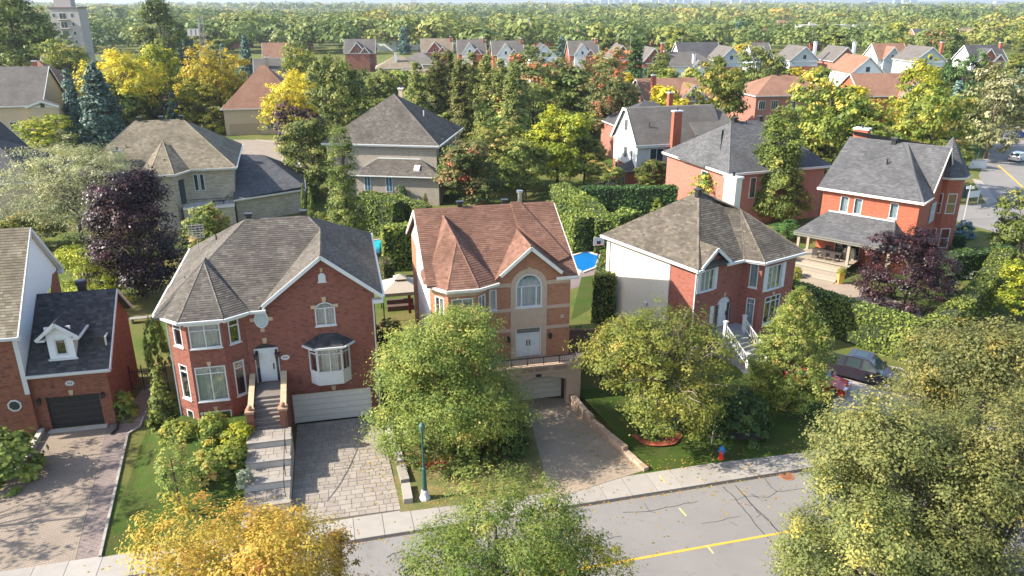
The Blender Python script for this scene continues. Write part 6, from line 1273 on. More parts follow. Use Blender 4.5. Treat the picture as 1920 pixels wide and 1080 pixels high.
def mound(name,bl,br,tr,tl,fz,mat,n=18):
    mb=MB(); g=[]
    for i in range(n+1):
        row=[]
        for j in range(n+1):
            t=i/n; s=j/n; a=[bl[k]+(br[k]-bl[k])*s for k in (0,1)]; b=[tl[k]+(tr[k]-tl[k])*s for k in (0,1)]
            row.append((a[0]+(b[0]-a[0])*t,a[1]+(b[1]-a[1])*t,fz(s,t)))
        g.append(row)
    for i in range(n):
        for j in range(n): mb.poly([g[i][j],g[i][j+1],g[i+1][j+1],g[i+1][j]])
    return struct(mb.build(name,mat,smooth=True))
def hw(o,a,u,v):
    ca,sa=math.cos(R(a)),math.sin(R(a)); return (o[0]+u*ca-v*sa,o[1]+u*sa+v*ca)
H1=lambda u,v: hw((-14.34,44.77),12.8,u,v)
def sm(x): x=max(0,min(1,x)); return x*x*(3-2*x)
def strip(mb,pts,w,z):
    for a,b in zip(pts[:-1],pts[1:]):
        dx,dy=b[0]-a[0],b[1]-a[1]; L=math.hypot(dx,dy) or 1; nx,ny=-dy/L*w/2,dx/L*w/2; ex,ey=dx/L*w*.3,dy/L*w*.3
        mb.poly([(a[0]-nx-ex,a[1]-ny-ey,z),(b[0]-nx+ex,b[1]-ny+ey,z),(b[0]+nx+ex,b[1]+ny+ey,z),(a[0]+nx-ex,a[1]+ny-ey,z)])
def ground():
    GR=grassmat(); FG=freshgrass(); DG=drygrass(); AS=asphalt()
    sheet('ground',[(-20000,-3000),(20000,-3000),(20000,26000),(-20000,26000)],-.16,GR)
    sheet('road',[ST(-150,-9.7),ST(150,-9.7),ST(150,0.02),ST(-150,.02)],-.12,AS)
    sheet('lawn',[ST(-150,1.86),ST(110,1.86),ST(330,300),ST(300,1200),ST(-600,1200),ST(-400,300)],0.0,GR,thick=.2)
    sheet('near_verge',[ST(-150,-40),ST(150,-40),ST(150,-11.6),ST(-150,-11.6)],0.0,GR,thick=.2)
    CS=[flat('sidewalk_concrete_%d'%k,c,.9,.08,1.5,bmp=.2) for k,c in enumerate(((.29,.265,.232),(.27,.245,.215),(.31,.285,.25)))]
    sw=struct(sheet('sidewalk',[ST(-60,.1),ST(70,.1),ST(70,1.8),ST(-60,1.8)],-.1,CS[1])); rnd=random.Random(3)
    for k in range(84):
        a=-60+k*1.55; mb=MB(); P=[ST(a+.012,.0),ST(a+1.535,.0),ST(a+1.535,1.855),ST(a+.012,1.855)]; z=.012+rnd.uniform(-.004,.006)
        mb.hexa([(p[0],p[1],-.16) for p in P]+[(p[0],p[1],z) for p in P]); mb.build('slab',CS[rnd.randrange(3)],sw)
    ns=struct(sheet('near_sidewalk',[ST(-60,-11.5),ST(60,-11.5),ST(60,-9.8),ST(-60,-9.8)],-.1,CS[1]))
    for k in range(40):
        a=-40+k*2.0; mb=MB(); P=[ST(a+.012,-11.6),ST(a+1.985,-11.6),ST(a+1.985,-9.7),ST(a+.012,-9.7)]; mb.hexa([(p[0],p[1],-.16) for p in P]+[(p[0],p[1],.012) for p in P]); mb.build('slab',CS[k%3],ns)
    # dirt line along the kerb
    mb=MB(); strip(mb,[ST(-60,-.06),ST(70,-.06)],.14,-.114); struct(mb.build('gutter_dirt',flat('gutter_dirt',(.06,.045,.035),.95,.4,5)))
    mb=MB(); strip(mb,[ST(-80,-4.86),ST(110,-4.86)],.15,-.114); struct(mb.build('centre_line',flat('yellow_road_paint',(.62,.34,.035),.7,.12,6)))
    # tar-sealed cracks
    TAR=flat('crack_tar',(.045,.042,.04),.8,.2,5); cr=MB(); q=lambda x,y:G(x,y,-.12); rc=random.Random(8)
    def crack(pp,w=.045,j=.06):
        pts=[]
        for a,b in zip(pp[:-1],pp[1:]):
            A=q(*a);B=q(*b); n=max(2,int(math.hypot(B[0]-A[0],B[1]-A[1])/.35))
            for k in range(n): pts.append((A[0]+(B[0]-A[0])*k/n+rc.uniform(-j,j),A[1]+(B[1]-A[1])*k/n+rc.uniform(-j,j)))
        pts.append(q(*pp[-1])); strip(cr,pts,w,-.1155)
    crack([(1170,962),(1225,957),(1250,952),(1308,940)]); crack([(1210,945),(1220,960),(1232,962)],.03); crack([(1317,982),(1355,975),(1388,968)],.035); crack([(1366,978),(1383,986)],.03)
    crack([(1357,913),(1378,935),(1400,960),(1420,985),(1440,1010),(1470,1045),(1490,1070)],.05); crack([(1380,910),(1400,935),(1425,960),(1450,985),(1478,1015)],.05); crack([(1392,925),(1415,955),(1440,975),(1462,1000)],.035); crack([(1372,938),(1405,930),(1440,932),(1458,920)],.035,.09); crack([(1432,895),(1445,912),(1457,922)],.04); crack([(1457,922),(1510,916),(1560,910)],.04); crack([(1385,945),(1412,948)],.03,.1); crack([(1430,940),(1405,925),(1422,933)],.03,.1); crack([(1415,955),(1425,965),(1418,970)],.03,.1); crack([(725,1045),(738,1038),(758,1032)],.06,.02); crack([(1130,1014),(1165,1005)],.04)
    struct(cr.build('sealed_cracks',TAR))
    ym=MB()
    for a,b in (((1274,953),(1286,967)),((1326,1023),(1337,1037)),((1236,896),(1247,909))): strip(ym,[q(*a),q(*b)],.09,-.1135 if a[1]>900 else .022)
    struct(ym.build('survey_mark',flat('faded_yellow',(.55,.48,.15),.8,.3,12)))
    # side street and court further off
    sheet('side_street',[G(1925,452),G(1785,412),G(1800,385),G(1868,380),G(1835,330),G(1862,262),G(1850,238),G(1930,228),G(1990,300)],.006,AS); sheet('side_pavement',[G(1823,335),G(1840,338),G(1870,378),G(1850,384)],.012,CS[0]); mb=MB(); strip(mb,[G(1872,310),G(1930,362)],.3,.012); strip(mb,[G(1845,276),G(1855,290)],.3,.012); struct(mb.build('side_centre_line',MT['yellow_road_paint']))
    sheet('court',[G(415,262),G(520,262),G(530,300),G(528,345),G(590,352),G(560,375),G(470,345),G(425,300)],.006,flat('court_paving',(.23,.19,.15),.9,.15,.8)); mb=MB(); strip(mb,[G(480,262),G(520,268),G(530,290),G(528,345)],.35,.03); struct(mb.build('court_kerb',CONC))
    sheet('court_path',[G(528,316),G(560,302),G(566,312),G(528,330)],.012,CONC)
    # drives
    PB=pavermat('brown_cobble_pavers',(.27,.215,.16),(.31,.245,.185),(.13,.1,.075),.2,.12); PD=pavermat('plum_pavers',(.2,.155,.135),(.235,.185,.16),(.09,.07,.062),.24,.24); PT=pavermat('tan_cobble_pavers',(.34,.265,.19),(.39,.305,.22),(.16,.125,.085),.2,.11)
    h0=lambda u,v: hw((-30.01,44.09),13,u,v)
    sheet('driveway',[h0(-.3,-.05),h0(3.35,-.05),G(140,1054),G(-95,1088),h0(-.9,-3.5)],.006,PB); sheet('driveway_border',[h0(3.36,-.05),h0(5.6,-.2),G(243,814),G(188,1046),G(141,1054)],.006,PD)
    sheet('side_path',[h0(3.95,.1),h0(5.7,-.15),h0(5.9,5.5),h0(4.6,5.5)],.006,PB)
    eb=MB(); pl=[G(188,1045),G(240,815),G(263,801),G(270,782)]
    for a,b in zip(pl[:-1],pl[1:]):
        n=max(1,int(math.hypot(b[0]-a[0],b[1]-a[1])/.6))
        for k in range(n):
            A=(a[0]+(b[0]-a[0])*k/n,a[1]+(b[1]-a[1])*k/n); B=(a[0]+(b[0]-a[0])*(k+.96)/n,a[1]+(b[1]-a[1])*(k+.96)/n); e=MB(); e.bar((A[0],A[1],.05),(B[0],B[1],.05),.14,.14); eb=e.build('edging_stone',CS[k%3],bpy.data.objects['driveway_border'])
    pl=[G(80,810),G(30,895)]; 
    for k in range(4):
        a=.25*k; A=[pl[0][i]+(pl[1][i]-pl[0][i])*a for i in (0,1)]; B=[pl[0][i]+(pl[1][i]-pl[0][i])*(a+.24) for i in (0,1)]; e=MB(); e.bar((A[0],A[1],.14),(B[0],B[1],.14),.3,.32); e.build('edging_stone',CONC,bpy.data.objects['driveway'])
    # garden mound in front of the turret house
    mound('front_lawn',G(192,1045),H1(-2.42,-10.75),H1(-2.42,-.3),(-24.2,45.4),lambda s,t: .02+1.4*sm(t*1.15)*sm(s/.42)+.25*sm(t)*s,FG)
    mound('dry_front_lawn',H1(5.95,-10.9),G(1030,925),G(985,760),H1(5.75,-.5),lambda s,t:.02+.35*sm(t),DG)
    mound('right_front_lawn',G(1212,884),G(1560,842),G(1560,690),G(1080,740),lambda s,t:.02+.35*sm(t*1.6)*sm(1.4-s),FG)
    sheet('garden_bed',[H1(-6.9,-1.2),H1(-2.5,-1.2),H1(-2.5,-4.5),H1(-6.5,-3.2)],.03,flat('bed_soil',(.07,.05,.035),.95,.3,5))
    MU=flat('red_mulch',(.33,.075,.04),.95,.3,14,bmp=.8)
    for c,r,z in ((G(830,862),1.7,.16),(G(905,838),1.6,.24),(G(1232,818,.2),1.6,.245)):
        mb=MB(); mb.poly([(c[0]+r*(1+.1*math.sin(3*6.283*k/28))*math.cos(6.283*k/28),c[1]+r*.8*(1+.08*math.sin(2*6.283*k/28+1))*math.sin(6.283*k/28),z) for k in range(28)]); struct(mb.build('mulch_bed',MU))
    # turret house drive: large slabs laid one by one
    dv=sheet('slab_driveway',[H1(.1,-.02),H1(5.55,-.02),H1(6.05,-10.8),H1(.12,-10.75)],.004,flat('drive_joint_sand',(.10,.082,.066),.95,.2,3)); rnd=random.Random(12)
    PM=[flat('drive_slab_%d'%k,c,.88,.12,2.5,bmp=.25) for k,c in enumerate(((.255,.222,.185),(.27,.236,.197),(.24,.206,.172),(.282,.248,.206)))]
    v=-10.7; cnt=0; extra=[MB() for _ in PM]
    while v<-.1:
        d=rnd.choice((.30,.38,.46)); d=min(d,-.04-v); f=(v+10.8)/10.8; u=.14; ue=6.0-.5*f
        while u<ue-.05:
            w=rnd.choice((.38,.5,.62,.74)); w=min(w,ue-u); w=ue-u if ue-u-w<.2 else w
            mb=MB() if cnt<300 else None; z=.035+rnd.uniform(0,.008); P=[H1(u+.012,v+.012),H1(u+w-.012,v+.012),H1(u+w-.012,v+d-.012),H1(u+.012,v+d-.012)]; k=rnd.randrange(4)
            (mb or extra[k]).hexa([(p[0],p[1],.006) for p in P]+[(p[0],p[1],z) for p in P])
            if mb: mb.build('paver',PM[k],dv)
            cnt+=1; u+=w
        v+=d
    for k,e in enumerate(extra):
        if e.f: e.build('pavers',PM[k],dv,'stuff')
    # stepped slab walk
    wk=empty('garden_walk',H1(-1.2,-7)+(0,),12.8,'grey slab walk climbing in low steps to the brick stair','walkway'); tz=[(-3.56,-5.0,1.9),(-5.0,-6.5,1.5),(-6.5,-8.0,1.05),(-8.0,-9.5,.6),(-9.5,-10.72,.22)]
    L=lambda u,v,z:(u+1.2,v+7,z)
    for a,b,z in tz:
        bs=MB(); bs.box(-2.38+1.2,b+7,-.1,.1+1.2,a+7-.003,z-.06); bs.build('step_block',CONC,wk)
        lip=MB(); lip.box(-2.42+1.2,b+7-.03,z-.058,.14+1.2,b+7+.28,z+.02); lip.build('step_edge',CS[1],wk)
        nv=3
        for i in range(nv):
            u=-2.38
            vv0=b+.29+(a-b-.3)*i/nv; vv1=b+.29+(a-b-.3)*(i+1)/nv
            while u<0:
                w=rnd.choice((.45,.6,.8)); w=.08-u if .08-u-w<.3 else w
                p=MB(); p.box(u+1.2+.01,vv0+7+.01,z-.058,u+w+1.2-.01,vv1+7-.01,z+rnd.uniform(0,.008)); p.build('paver',PM[rnd.randrange(4)],wk); u+=w
    hr=MB(); 
    for (v0,z0) in ((-3.7,1.9),(-5.8,1.5),(-7.6,1.05),(-8.9,.6)): hr.bar(L(-.15,v0,z0),L(-.15,v0,z0+1.0),.04,.04,up=(0,1,0))
    for (a,b) in (((-3.7,2.9),(-5.8,2.5)),((-5.8,2.5),(-7.6,2.05)),((-7.6,2.05),(-8.9,1.6))): hr.bar(L(-.15,a[0],a[1]),L(-.15,b[0],b[1]),.04,.04)
    hr.build('handrail',BLACK,wk)
    for k,(a,b) in enumerate((((727,800),(751,872)),((752,880),(760,908)),((761,915),(766,945)))):
        A=G(*a);B=G(*b); s=MB(); s.bar((A[0],A[1],.17),(B[0],B[1],.17),.5,.36); tag(s.build('stone_block',[CONC,CS[1],CS[2]][k]),['long dressed stone block edging the slab drive near the garage','middle dressed stone block edging the slab drive','short dressed stone block edging the slab drive by the pavement'][k],'stone block','stone blocks along the slab drive')
    # orange house drive and its stone retaining wall
    sheet('cobble_driveway',[G(900,745),G(1064,748),G(1096,790),G(1210,882),G(1035,936),G(985,835)],.03,PT,thick=.03)
    rw=empty('retaining_wall',G(1130,800)+(0,),0,'low wall of rough tan stone blocks beside the cobble drive','retaining wall'); ox,oy=G(1130,800); SM=[flat('rough_stone_%d'%k,c,.92,.2,4,bmp=.5) for k,c in enumerate(((.36,.25,.17),(.41,.3,.21),(.31,.22,.15)))]
    pts=[G(1062,745),G(1098,788),G(1212,884)]; 
    for a,b in zip(pts[:-1],pts[1:]):
        Ln=math.hypot(b[0]-a[0],b[1]-a[1]); x=0
        while x<Ln-.2:
            w=rnd.uniform(.5,.95); w=min(w,Ln-x); f0=x/Ln; f1=(x+w-.02)/Ln
            A=(a[0]+(b[0]-a[0])*f0-ox,a[1]+(b[1]-a[1])*f0-oy); B=(a[0]+(b[0]-a[0])*f1-ox,a[1]+(b[1]-a[1])*f1-oy)
            far=1-((oy+A[1])-39.5)/9; nz=3 if far<.35 else 2 if far<.75 else 1
            for k in range(nz): e=MB(); e.bar((A[0],A[1],.13+.25*k),(B[0],B[1],.13+.25*k),.34+rnd.uniform(-.04,.05),.24); e.build('stone',SM[rnd.randrange(3)],rw)
            x+=w
    sheet('corner_driveway',[G(1430,760),G(1520,705),G(1565,672),G(1690,690),G(1760,760),G(1640,850),G(1560,842)],.03,flat('drive_concrete',(.36,.33,.30),.9,.1,1),thick=.03); sheet('front_path',[G(1382,690),G(1418,678),G(1455,735),G(1432,740)],.05,CS[0])
    sheet('patio',[G(1052,470),G(1110,440),G(1135,470),G(1130,520),G(1065,545)],.01,PD); sheet('garden_patio',[G(1100,345),G(1150,330),G(1200,350),G(1180,362),G(1110,372)],.01,CS[1]); sheet('far_patio',[G(1165,410),G(1240,395),G(1250,420),G(1175,432)],.01,CONC); sheet('hedge_path',[G(1500,522),G(1585,530),G(1722,578),G(1735,600),G(1580,566),G(1500,545)],.016,PT)
    sheet('back_lawn',[G(1070,600),G(1145,560),G(1150,510),G(1090,520)],.012,FG); sheet('hedged_lawn',[G(1700,620),G(1850,470),G(1720,470),G(1640,560)],.012,FG); sheet('side_lawn',[G(240,690),G(318,690),G(300,585),G(235,585)],.012,GR)
# ------------------------------------------------ cars
def car(loc,rz,L,W_,H_,color,label,kind='sedan',group=None):
    c=empty(kind if kind!='sedan' else 'parked_car',loc,rz,label,'pickup truck' if kind=='pickup_truck' else 'car',group)
    m=bpy.data.materials.get('paint_'+str(color)) or None
    if m is None:
        m,t,b,_=newmat('paint_'+str(color)); b.inputs['Base Color'].default_value=rgb(color); b.inputs['Roughness'].default_value=.25; b.inputs['Metallic'].default_value=.3; b.inputs['Coat Weight'].default_value=.6
    x0,x1=-L/2,L/2
    if kind=='pickup_truck': low=[(x0,.55),(x0+.05,1.12),(x0+1.75,1.15),(x1-1.65,1.15),(x1-.25,1.05),(x1,.9),(x1,.45),(x1-.1,.35),(x0+.1,.38)]; cab=[(x0+1.72,1.13),(x0+1.85,H_-.06),(x0+2.2,H_),(x1-2.5,H_),(x1-1.55,1.13)]
    elif kind=='suv': low=[(x0,.5),(x0+.03,1.0),(x1-1.25,1.02),(x1-.2,.9),(x1,.72),(x1,.4),(x1-.1,.3),(x0+.1,.3)]; cab=[(x0+.05,1.0),(x0+.35,H_-.05),(x0+.8,H_),(x1-2.3,H_),(x1-1.2,1.0)]
    else: low=[(x0,.5),(x0+.04,.88),(x0+.9,.92),(x1-1.35,.9),(x1-.25,.76),(x1,.6),(x1,.35),(x1-.1,.25),(x0+.1,.25)]; cab=[(x0+.45,.9),(x0+1.15,H_-.03),(x0+1.6,H_),(x1-2.25,H_),(x1-1.2,.9)]
    b=MB()
    def prism(mb,pr,wb,wt,zb,zt):
        f=lambda z: (wb+(wt-wb)*max(0,min(1,(z-zb)/(zt-zb))))/2
        Lf=[(x,-f(z),z) for x,z in pr]; Rt=[(x,f(z),z) for x,z in pr]; mb.poly(Lf); mb.poly(Rt[::-1])
        for k in range(len(pr)):
            j=(k+1)%len(pr); mb.poly([Lf[j],Lf[k],Rt[k],Rt[j]])
    prism(b,low,W_,W_*.95,.3,1.15); body=b.build('body',m,c)
    k=MB(); prism(k,cab,W_*.93,W_*.74,cab[0][1],H_); cb=k.build('cabin',m,c); bv=body.modifiers.new('b','BEVEL'); bv.width=.06; bv.segments=2; bv=cb.modifiers.new('b','BEVEL'); bv.width=.05; bv.segments=2
    z0=cab[0][1]+.06; z1=H_-.1; wy=lambda z:(W_*.93+(W_*.74-W_*.93)*(z-cab[0][1])/(H_-cab[0][1]))/2+.012
    def lerpx(p,q,z): return p[0]+(q[0]-p[0])*(z-p[1])/(q[1]-p[1])
    ra0=lerpx(cab[0],cab[1],z0)+.14; ra1=lerpx(cab[0],cab[1],z1)+.16; fa0=lerpx(cab[-1],cab[-2],z0)-.14; fa1=lerpx(cab[-1],cab[-2],z1)-.12; mid=(ra0+fa0)/2-.1
    for sg in (-1,1):
        for (a,bb,cc,d) in ((ra0,mid-.05,mid-.05,ra1),(mid+.05,fa0,fa1,mid+.05)):
            w=MB(); w.poly([(a,sg*wy(z0),z0),(bb,sg*wy(z0),z0),(cc,sg*wy(z1),z1),(d,sg*wy(z1),z1)]); w.build('side_window',DGLASS,cb)
        h=MB(); h.box(mid-.35,sg*W_*.475-.03,z0-.16,mid-.15,sg*W_*.475+.03,z0-.11); h.box(mid+.7,sg*W_*.475-.03,z0-.16,mid+.9,sg*W_*.475+.03,z0-.11); h.build('door_handle',flat('chrome',(.7,.7,.72),.15,.02,metal=1),body)
        mi=MB(); mi.box(fa0-.1,sg*(W_/2-.02),z0,fa0+.1,sg*(W_/2+.2),z0+.17); mi.build('mirror',BLACK,body)
        hl=MB(); hl.box(x1-.16,sg*W_*.33-.2,.66 if kind!='pickup_truck' else .78,x1+.012,sg*W_*.33+.2,.8 if kind!='pickup_truck' else .98); hl.build('headlight',flat('lamp_glass',(.75,.76,.78),.1,.02),body)
        tl=MB(); tl.box(x0-.01,sg*W_*.41-.12,.7,x0+.1,sg*W_*.41+.12,.95); tl.build('tail_light',flat('red_lamp',(.35,.01,.01),.2,.02),body)
    for (pa,pb,nm) in ((cab[-1],cab[-2],'windscreen'),(cab[0],cab[1],'rear_window')):
        xa=lerpx(pa,pb,z0); xb=lerpx(pa,pb,z1); e=.02 if nm=='windscreen' else -.02; w=MB(); w.poly([(xa+e,-wy(z0)+.1,z0),(xa+e,wy(z0)-.1,z0),(xb+e,wy(z1)-.1,z1),(xb+e,-wy(z1)+.1,z1)]); w.build(nm,DGLASS,cb)
    g=MB(); g.box(x1-.05,-W_*.2,.5,x1+.02,W_*.2,.85 if kind=='pickup_truck' else .65); 
    for q in range(3): g.box(x1+.02,-W_*.2,.53+q*.1,x1+.035,W_*.2,.57+q*.1,1)
    g.build('grille',[BLACK,flat('chrome',(1,1,1))],body)
    if kind=='pickup_truck':
        bd=MB(); bd.box(x0+.12,-W_*.42,1.0,x0+1.68,W_*.42,1.16); bd.build('bed_cover',flat('bed_black',(.02,.02,.022),.5),body); sr=MB(); sr.poly([(x0+2.3,-W_*.25,H_+.012),(x1-2.8,-W_*.25,H_+.012),(x1-2.8,W_*.25,H_+.012),(x0+2.3,W_*.25,H_+.012)]); sr.build('sunroof',DGLASS,cb)
    wr=.40 if kind=='pickup_truck' else .34
    for x in (x0+L*.18,x1-L*.18):
        for sg in (-1,1):
            w=MB(); y=sg*(W_/2-.12); w.tube((x,y-.12,wr),(x,y+.12,wr),wr,n=18); wo_=w.build('wheel',flat('tyre',(.015,.015,.016),.85,.1),c); rm=MB(); rm.tube((x,y-sg*.05,wr),(x,y+sg*.135,wr),wr*.6,n=14); rm.build('rim',flat('alloy',(.45,.45,.47),.3,.05,metal=.8),wo_)
    return c
# ------------------------------------------------ street and garden objects
def objects():
    GREEN=flat('lamp_green',(.018,.075,.065),.5,.1)
    X,Y=G(797,935); l=empty('street_lamp',(X,Y,0),0,'dark green street lamp post with pale base beside the pavement','street lamp')
    b=MB(); b.lathe([(.32,0),(.3,.12),(.22,.3),(.2,.5),(.17,.6),(0,.62)],(0,0,0),10); b.build('base',flat('pale_base',(.5,.5,.52),.6,.1),l); p=MB(); p.lathe([(.14,.6),(.12,1.9),(.135,2.0),(.06,2.05),(.05,4.3),(0,4.3)],(0,0,0),12); p.build('pole',GREEN,l); t=MB(); t.lathe([(.06,4.3),(.13,4.38),(.17,4.7),(.08,4.85),(0,4.9)],(0,0,0),10); t.build('lantern',flat('lantern_glass',(.06,.13,.11),.3),l)
    X,Y=G(1352,860); h=empty('fire_hydrant',(X,Y,0),0,'red fire hydrant with blue bonnet beside the pavement','hydrant'); RED=flat('hydrant_red',(.55,.035,.02),.4,.1); BLU=flat('hydrant_blue',(.03,.16,.45),.4,.1)
    b=MB(); b.lathe([(.19,0),(.19,.06),(.13,.08),(.13,.45),(.15,.48),(.14,.62),(0,.63)],(0,0,0),14); b.build('barrel',RED,h); t=MB(); t.lathe([(.17,.62),(.17,.68),(.14,.78),(.06,.86),(.06,.92),(0,.93)],(0,0,0),14); t.build('bonnet',BLU,h)
    for d in ((1,0),(-1,0),(0,-1)): n=MB(); n.tube((d[0]*.1,d[1]*.1,.55),(d[0]*.24,d[1]*.24,.55),.07,n=10); n.build('nozzle',BLU,h)
    X,Y=G(1333,838); s=empty('marker_post',(X,Y,0),0,'thin striped marker post with orange flag behind the hydrant','marker post'); 
    for k in range(8): q=MB(); q.tube((.01*k,0,k*.3),(.01*k+.01,0,k*.3+.3),.028,n=6); q.build('stripe',WHITE if k%2 else flat('stripe_grey',(.2,.2,.22),.6),s)
    f=MB(); f.box(-.06,-.015,2.4,.24,.015,2.9); f.build('flag',flat('orange_flag',(.6,.3,.02),.7),s)
    X,Y=G(1475,893,-.12); d=empty('storm_drain',(X,Y,-.118),14.3,'rusty round storm drain grate beside the kerb','drain'); RU=flat('rust',(.30,.12,.055),.9,.25,10)
    r=MB(); r.lathe([(.36,0),(.36,.012),(.45,.012),(.45,0)],(0,0,0),20); r.build('rim',RU,d)
    for k in range(9): q=MB(); y=-.32+k*.08; w=math.sqrt(max(.01,.36**2-y*y)); q.box(-w,y-.025,0,w,y+.025,.012); q.build('grate_bar',RU,d)
    pl=MB(); pl.poly([(.36*math.cos(6.283*k/20),.36*math.sin(6.283*k/20),.003) for k in range(20)]); pl.build('pit',flat('pit_black',(.01,.01,.01),.9),d)
    hs=MB(); pp=[G(*p) for p in ((212,788),(221,795),(220,806),(208,816))]
    for a,b in zip(pp[:-1],pp[1:]): hs.tube((a[0],a[1],.1),(b[0],b[1],.1),.08,n=8)
    tag(hs.build('drain_hose',flat('hose_black',(.02,.022,.022),.5)),'black corrugated drain hose curling onto the paver drive','hose')
    rnd=random.Random(4); ST_=flat('pale_rock',(.5,.46,.42),.9,.15,6)
    for k,(x,y,z,r,L) in enumerate(((382,842,.9,.34,'pale rounded garden rock beside the dark shrub'),(425,888,.8,.22,'small pale rock beside the olive shrub'),(366,826,.9,.3,'brownish flat rock behind the pale rounded one'),(1440,722,.2,.28,'white rock beside the small upright tree'))):
        X,Y=G(x,y,z); m=MB(); m.lathe([(0,-r*.3),(r*.8,-r*.25),(r*1.05,.1*r),(r*.8,r*.45),(r*.3,r*.62),(0,r*.64)],(X,Y,z),9)
        m.v=[(a+rnd.uniform(-.06,.06)*r,b+rnd.uniform(-.1,.1)*r,c+rnd.uniform(-.05,.05)*r) for a,b,c in m.v]; tag(m.build('garden_rock',ST_ if k!=2 else flat('brown_rock',(.3,.22,.17),.9)),L,'rock','garden rocks')
    X,Y=G(1390,820,.1); mb=MB(); mb.poly([(X+(.9+.25*math.sin(5*k))*2*math.cos(6.283*k/16),Y+.5*(1+.2*math.sin(3*k))*math.sin(6.283*k/16),.2) for k in range(16)]); struct(mb.build('soil_bed',flat('bed_soil',(1,1,1))))
    # gazebo behind, wooden fence, pools
    X,Y=G(747,543,2.7); Y+=1.2; g=empty('gazebo',(X,Y,0),13,'beige canvas gazebo with small raised top and red curtains between the houses','gazebo'); CV=flat('beige_canvas',(.36,.31,.24),.8,.06); W_=1.75
    c=MB(); P=[(-W_,-W_,2.6),(W_,-W_,2.6),(W_,W_,2.6),(-W_,W_,2.6)]; Q=[(-.5,-.5,3.25),(.5,-.5,3.25),(.5,.5,3.25),(-.5,.5,3.25)]
    for k in range(4): j=(k+1)%4; c.poly([P[k],P[j],Q[j],Q[k]]); c.poly([(P[k][0],P[k][1],2.3),(P[j][0],P[j][1],2.3),P[j],P[k]])
    c.build('canopy',CV,g); t=MB()
    for k in range(4): j=(k+1)%4; t.poly([(Q[k][0]*1.15,Q[k][1]*1.15,3.4),(Q[j][0]*1.15,Q[j][1]*1.15,3.4),(0,0,3.75)])
    t.build('raised_top',CV,g)
    for x,y in ((-1.65,-1.65),(1.65,-1.65),(1.65,1.65),(-1.65,1.65)): p=MB(); p.box(x-.05,y-.05,0,x+.05,y+.05,2.6); p.build('post',BLACK,g)
    for x in (.6,1.5): q=MB(); q.box(x-.12,-1.7,.6,x+.12,-1.6,2.4); q.build('curtain',flat('red_cloth',(.25,.02,.03),.8),g)
    so=MB(); so.box(-1.2,.6,0,1.2,1.4,.45); so.box(-1.2,1.2,.45,1.2,1.45,.85); tag(so.build('garden_sofa',flat('sofa_brown',(.1,.06,.05),.8)),'dark brown sofa under the beige gazebo','sofa'); so2=bpy.data.objects['garden_sofa']; so2.location=(X,Y,0); so2.rotation_euler=(0,0,R(13))
    WD=flat('orange_fence_wood',(.36,.17,.07),.8,.15,6); A=H1(6.6,1.0); B=H1(6.8,12); fe=empty('wooden_fence',A+(0,),12.8+90,'orange wooden board fence between the red and orange brick houses','fence'); n=60; Ln=math.hypot(B[0]-A[0],B[1]-A[1])
    for k in range(n): p=MB(); a=Ln*k/n; p.box(a,-.02,0,a+Ln/n-.02,.02,1.8+.03*(k%3)); p.build('board',WD,fe)
    hw2=lambda u,v: hw((3.41,49.01),13,u,v); A=hw2(.75,1.5); B=hw2(4.6,4.4); DW=flat('dark_fence_wood',(.09,.04,.028),.8,.15,6); an=math.degrees(math.atan2(B[1]-A[1],B[0]-A[0])); fe=empty('wooden_fence',A+(0,),an,'dark brown wooden gate fence with slanting top beside the terrace','fence'); Ln=math.hypot(B[0]-A[0],B[1]-A[1]); n=34
    for k in range(n): p=MB(); a=Ln*k/n; z=4.2-1.6*k/n; p.box(a,-.02,0,a+Ln/n-.015,.02,z); p.build('board',DW,fe)
    r=MB(); r.bar((0,0,4.3),(Ln,0,2.7),.14,.1); r.build('top_rail',flat('rail_wood',(.2,.09,.055),.8),fe)
    pg=empty('pergola',hw2(.9,.4)+(0,),13,'small dark wooden slat pergola beside the terrace corner','pergola')
    for k in range(6): p=MB(); p.bar((k*.42,-.5,2.7),(k*.42,1.3,2.9),.07,.1); p.build('slat',flat('slat_wood',(.24,.12,.07),.8),pg)
    for x in (0,2.1): p=MB(); p.box(x-.05,-.45,0,x+.05,-.35,2.65); p.build('post',DW,pg)
    b=MB(); b.bar((-.1,-.4,2.6),(2.2,-.4,2.6),.08,.12); b.build('beam',DW,pg)
    def water(name,c):
        m,t,bb,_=newmat(name); bb.inputs['Base Color'].default_value=rgb(c); bb.inputs['Roughness'].default_value=.08; n=noise(t,coord(t),2.2,3); bump(t,bb,n,.25,.05); return m
    po=empty('swimming_pool',G(1090,490)+(0,),0,'bright blue garden pool beside the red-brown roof','pool'); ox,oy=G(1090,490); poly=[G(*p) for p in ((1062,484),(1100,472),(1125,480),(1118,502),(1092,512),(1070,500))]
    m=MB(); m.poly([(x-ox,y-oy,.05) for x,y in poly][::-1]); m.build('water',water('pool_blue',(.01,.15,.40)),po); r=MB()
    for a,b in zip(poly,poly[1:]+poly[:1]): r.bar((a[0]-ox,a[1]-oy,.06),(b[0]-ox,b[1]-oy,.06),.3,.12)
    r.build('coping',CONC,po)
    po=empty('swimming_pool',G(702,463)+(0,),0,'turquoise pool glimpsed behind the iron fence','pool'); ox,oy=G(702,463); poly=[G(*p) for p in ((680,455),(722,448),(730,470),(690,482))]; m=MB(); m.poly([(x-ox,y-oy,.05) for x,y in poly][::-1]); m.build('water',water('pool_turquoise',(.02,.38,.42)),po); r=MB()
    for a,b in zip(poly,poly[1:]+poly[:1]): r.bar((a[0]-ox,a[1]-oy,.06),(b[0]-ox,b[1]-oy,.06),.3,.12)
    r.build('coping',flat('pink_paving',(.42,.3,.24),.9),po)
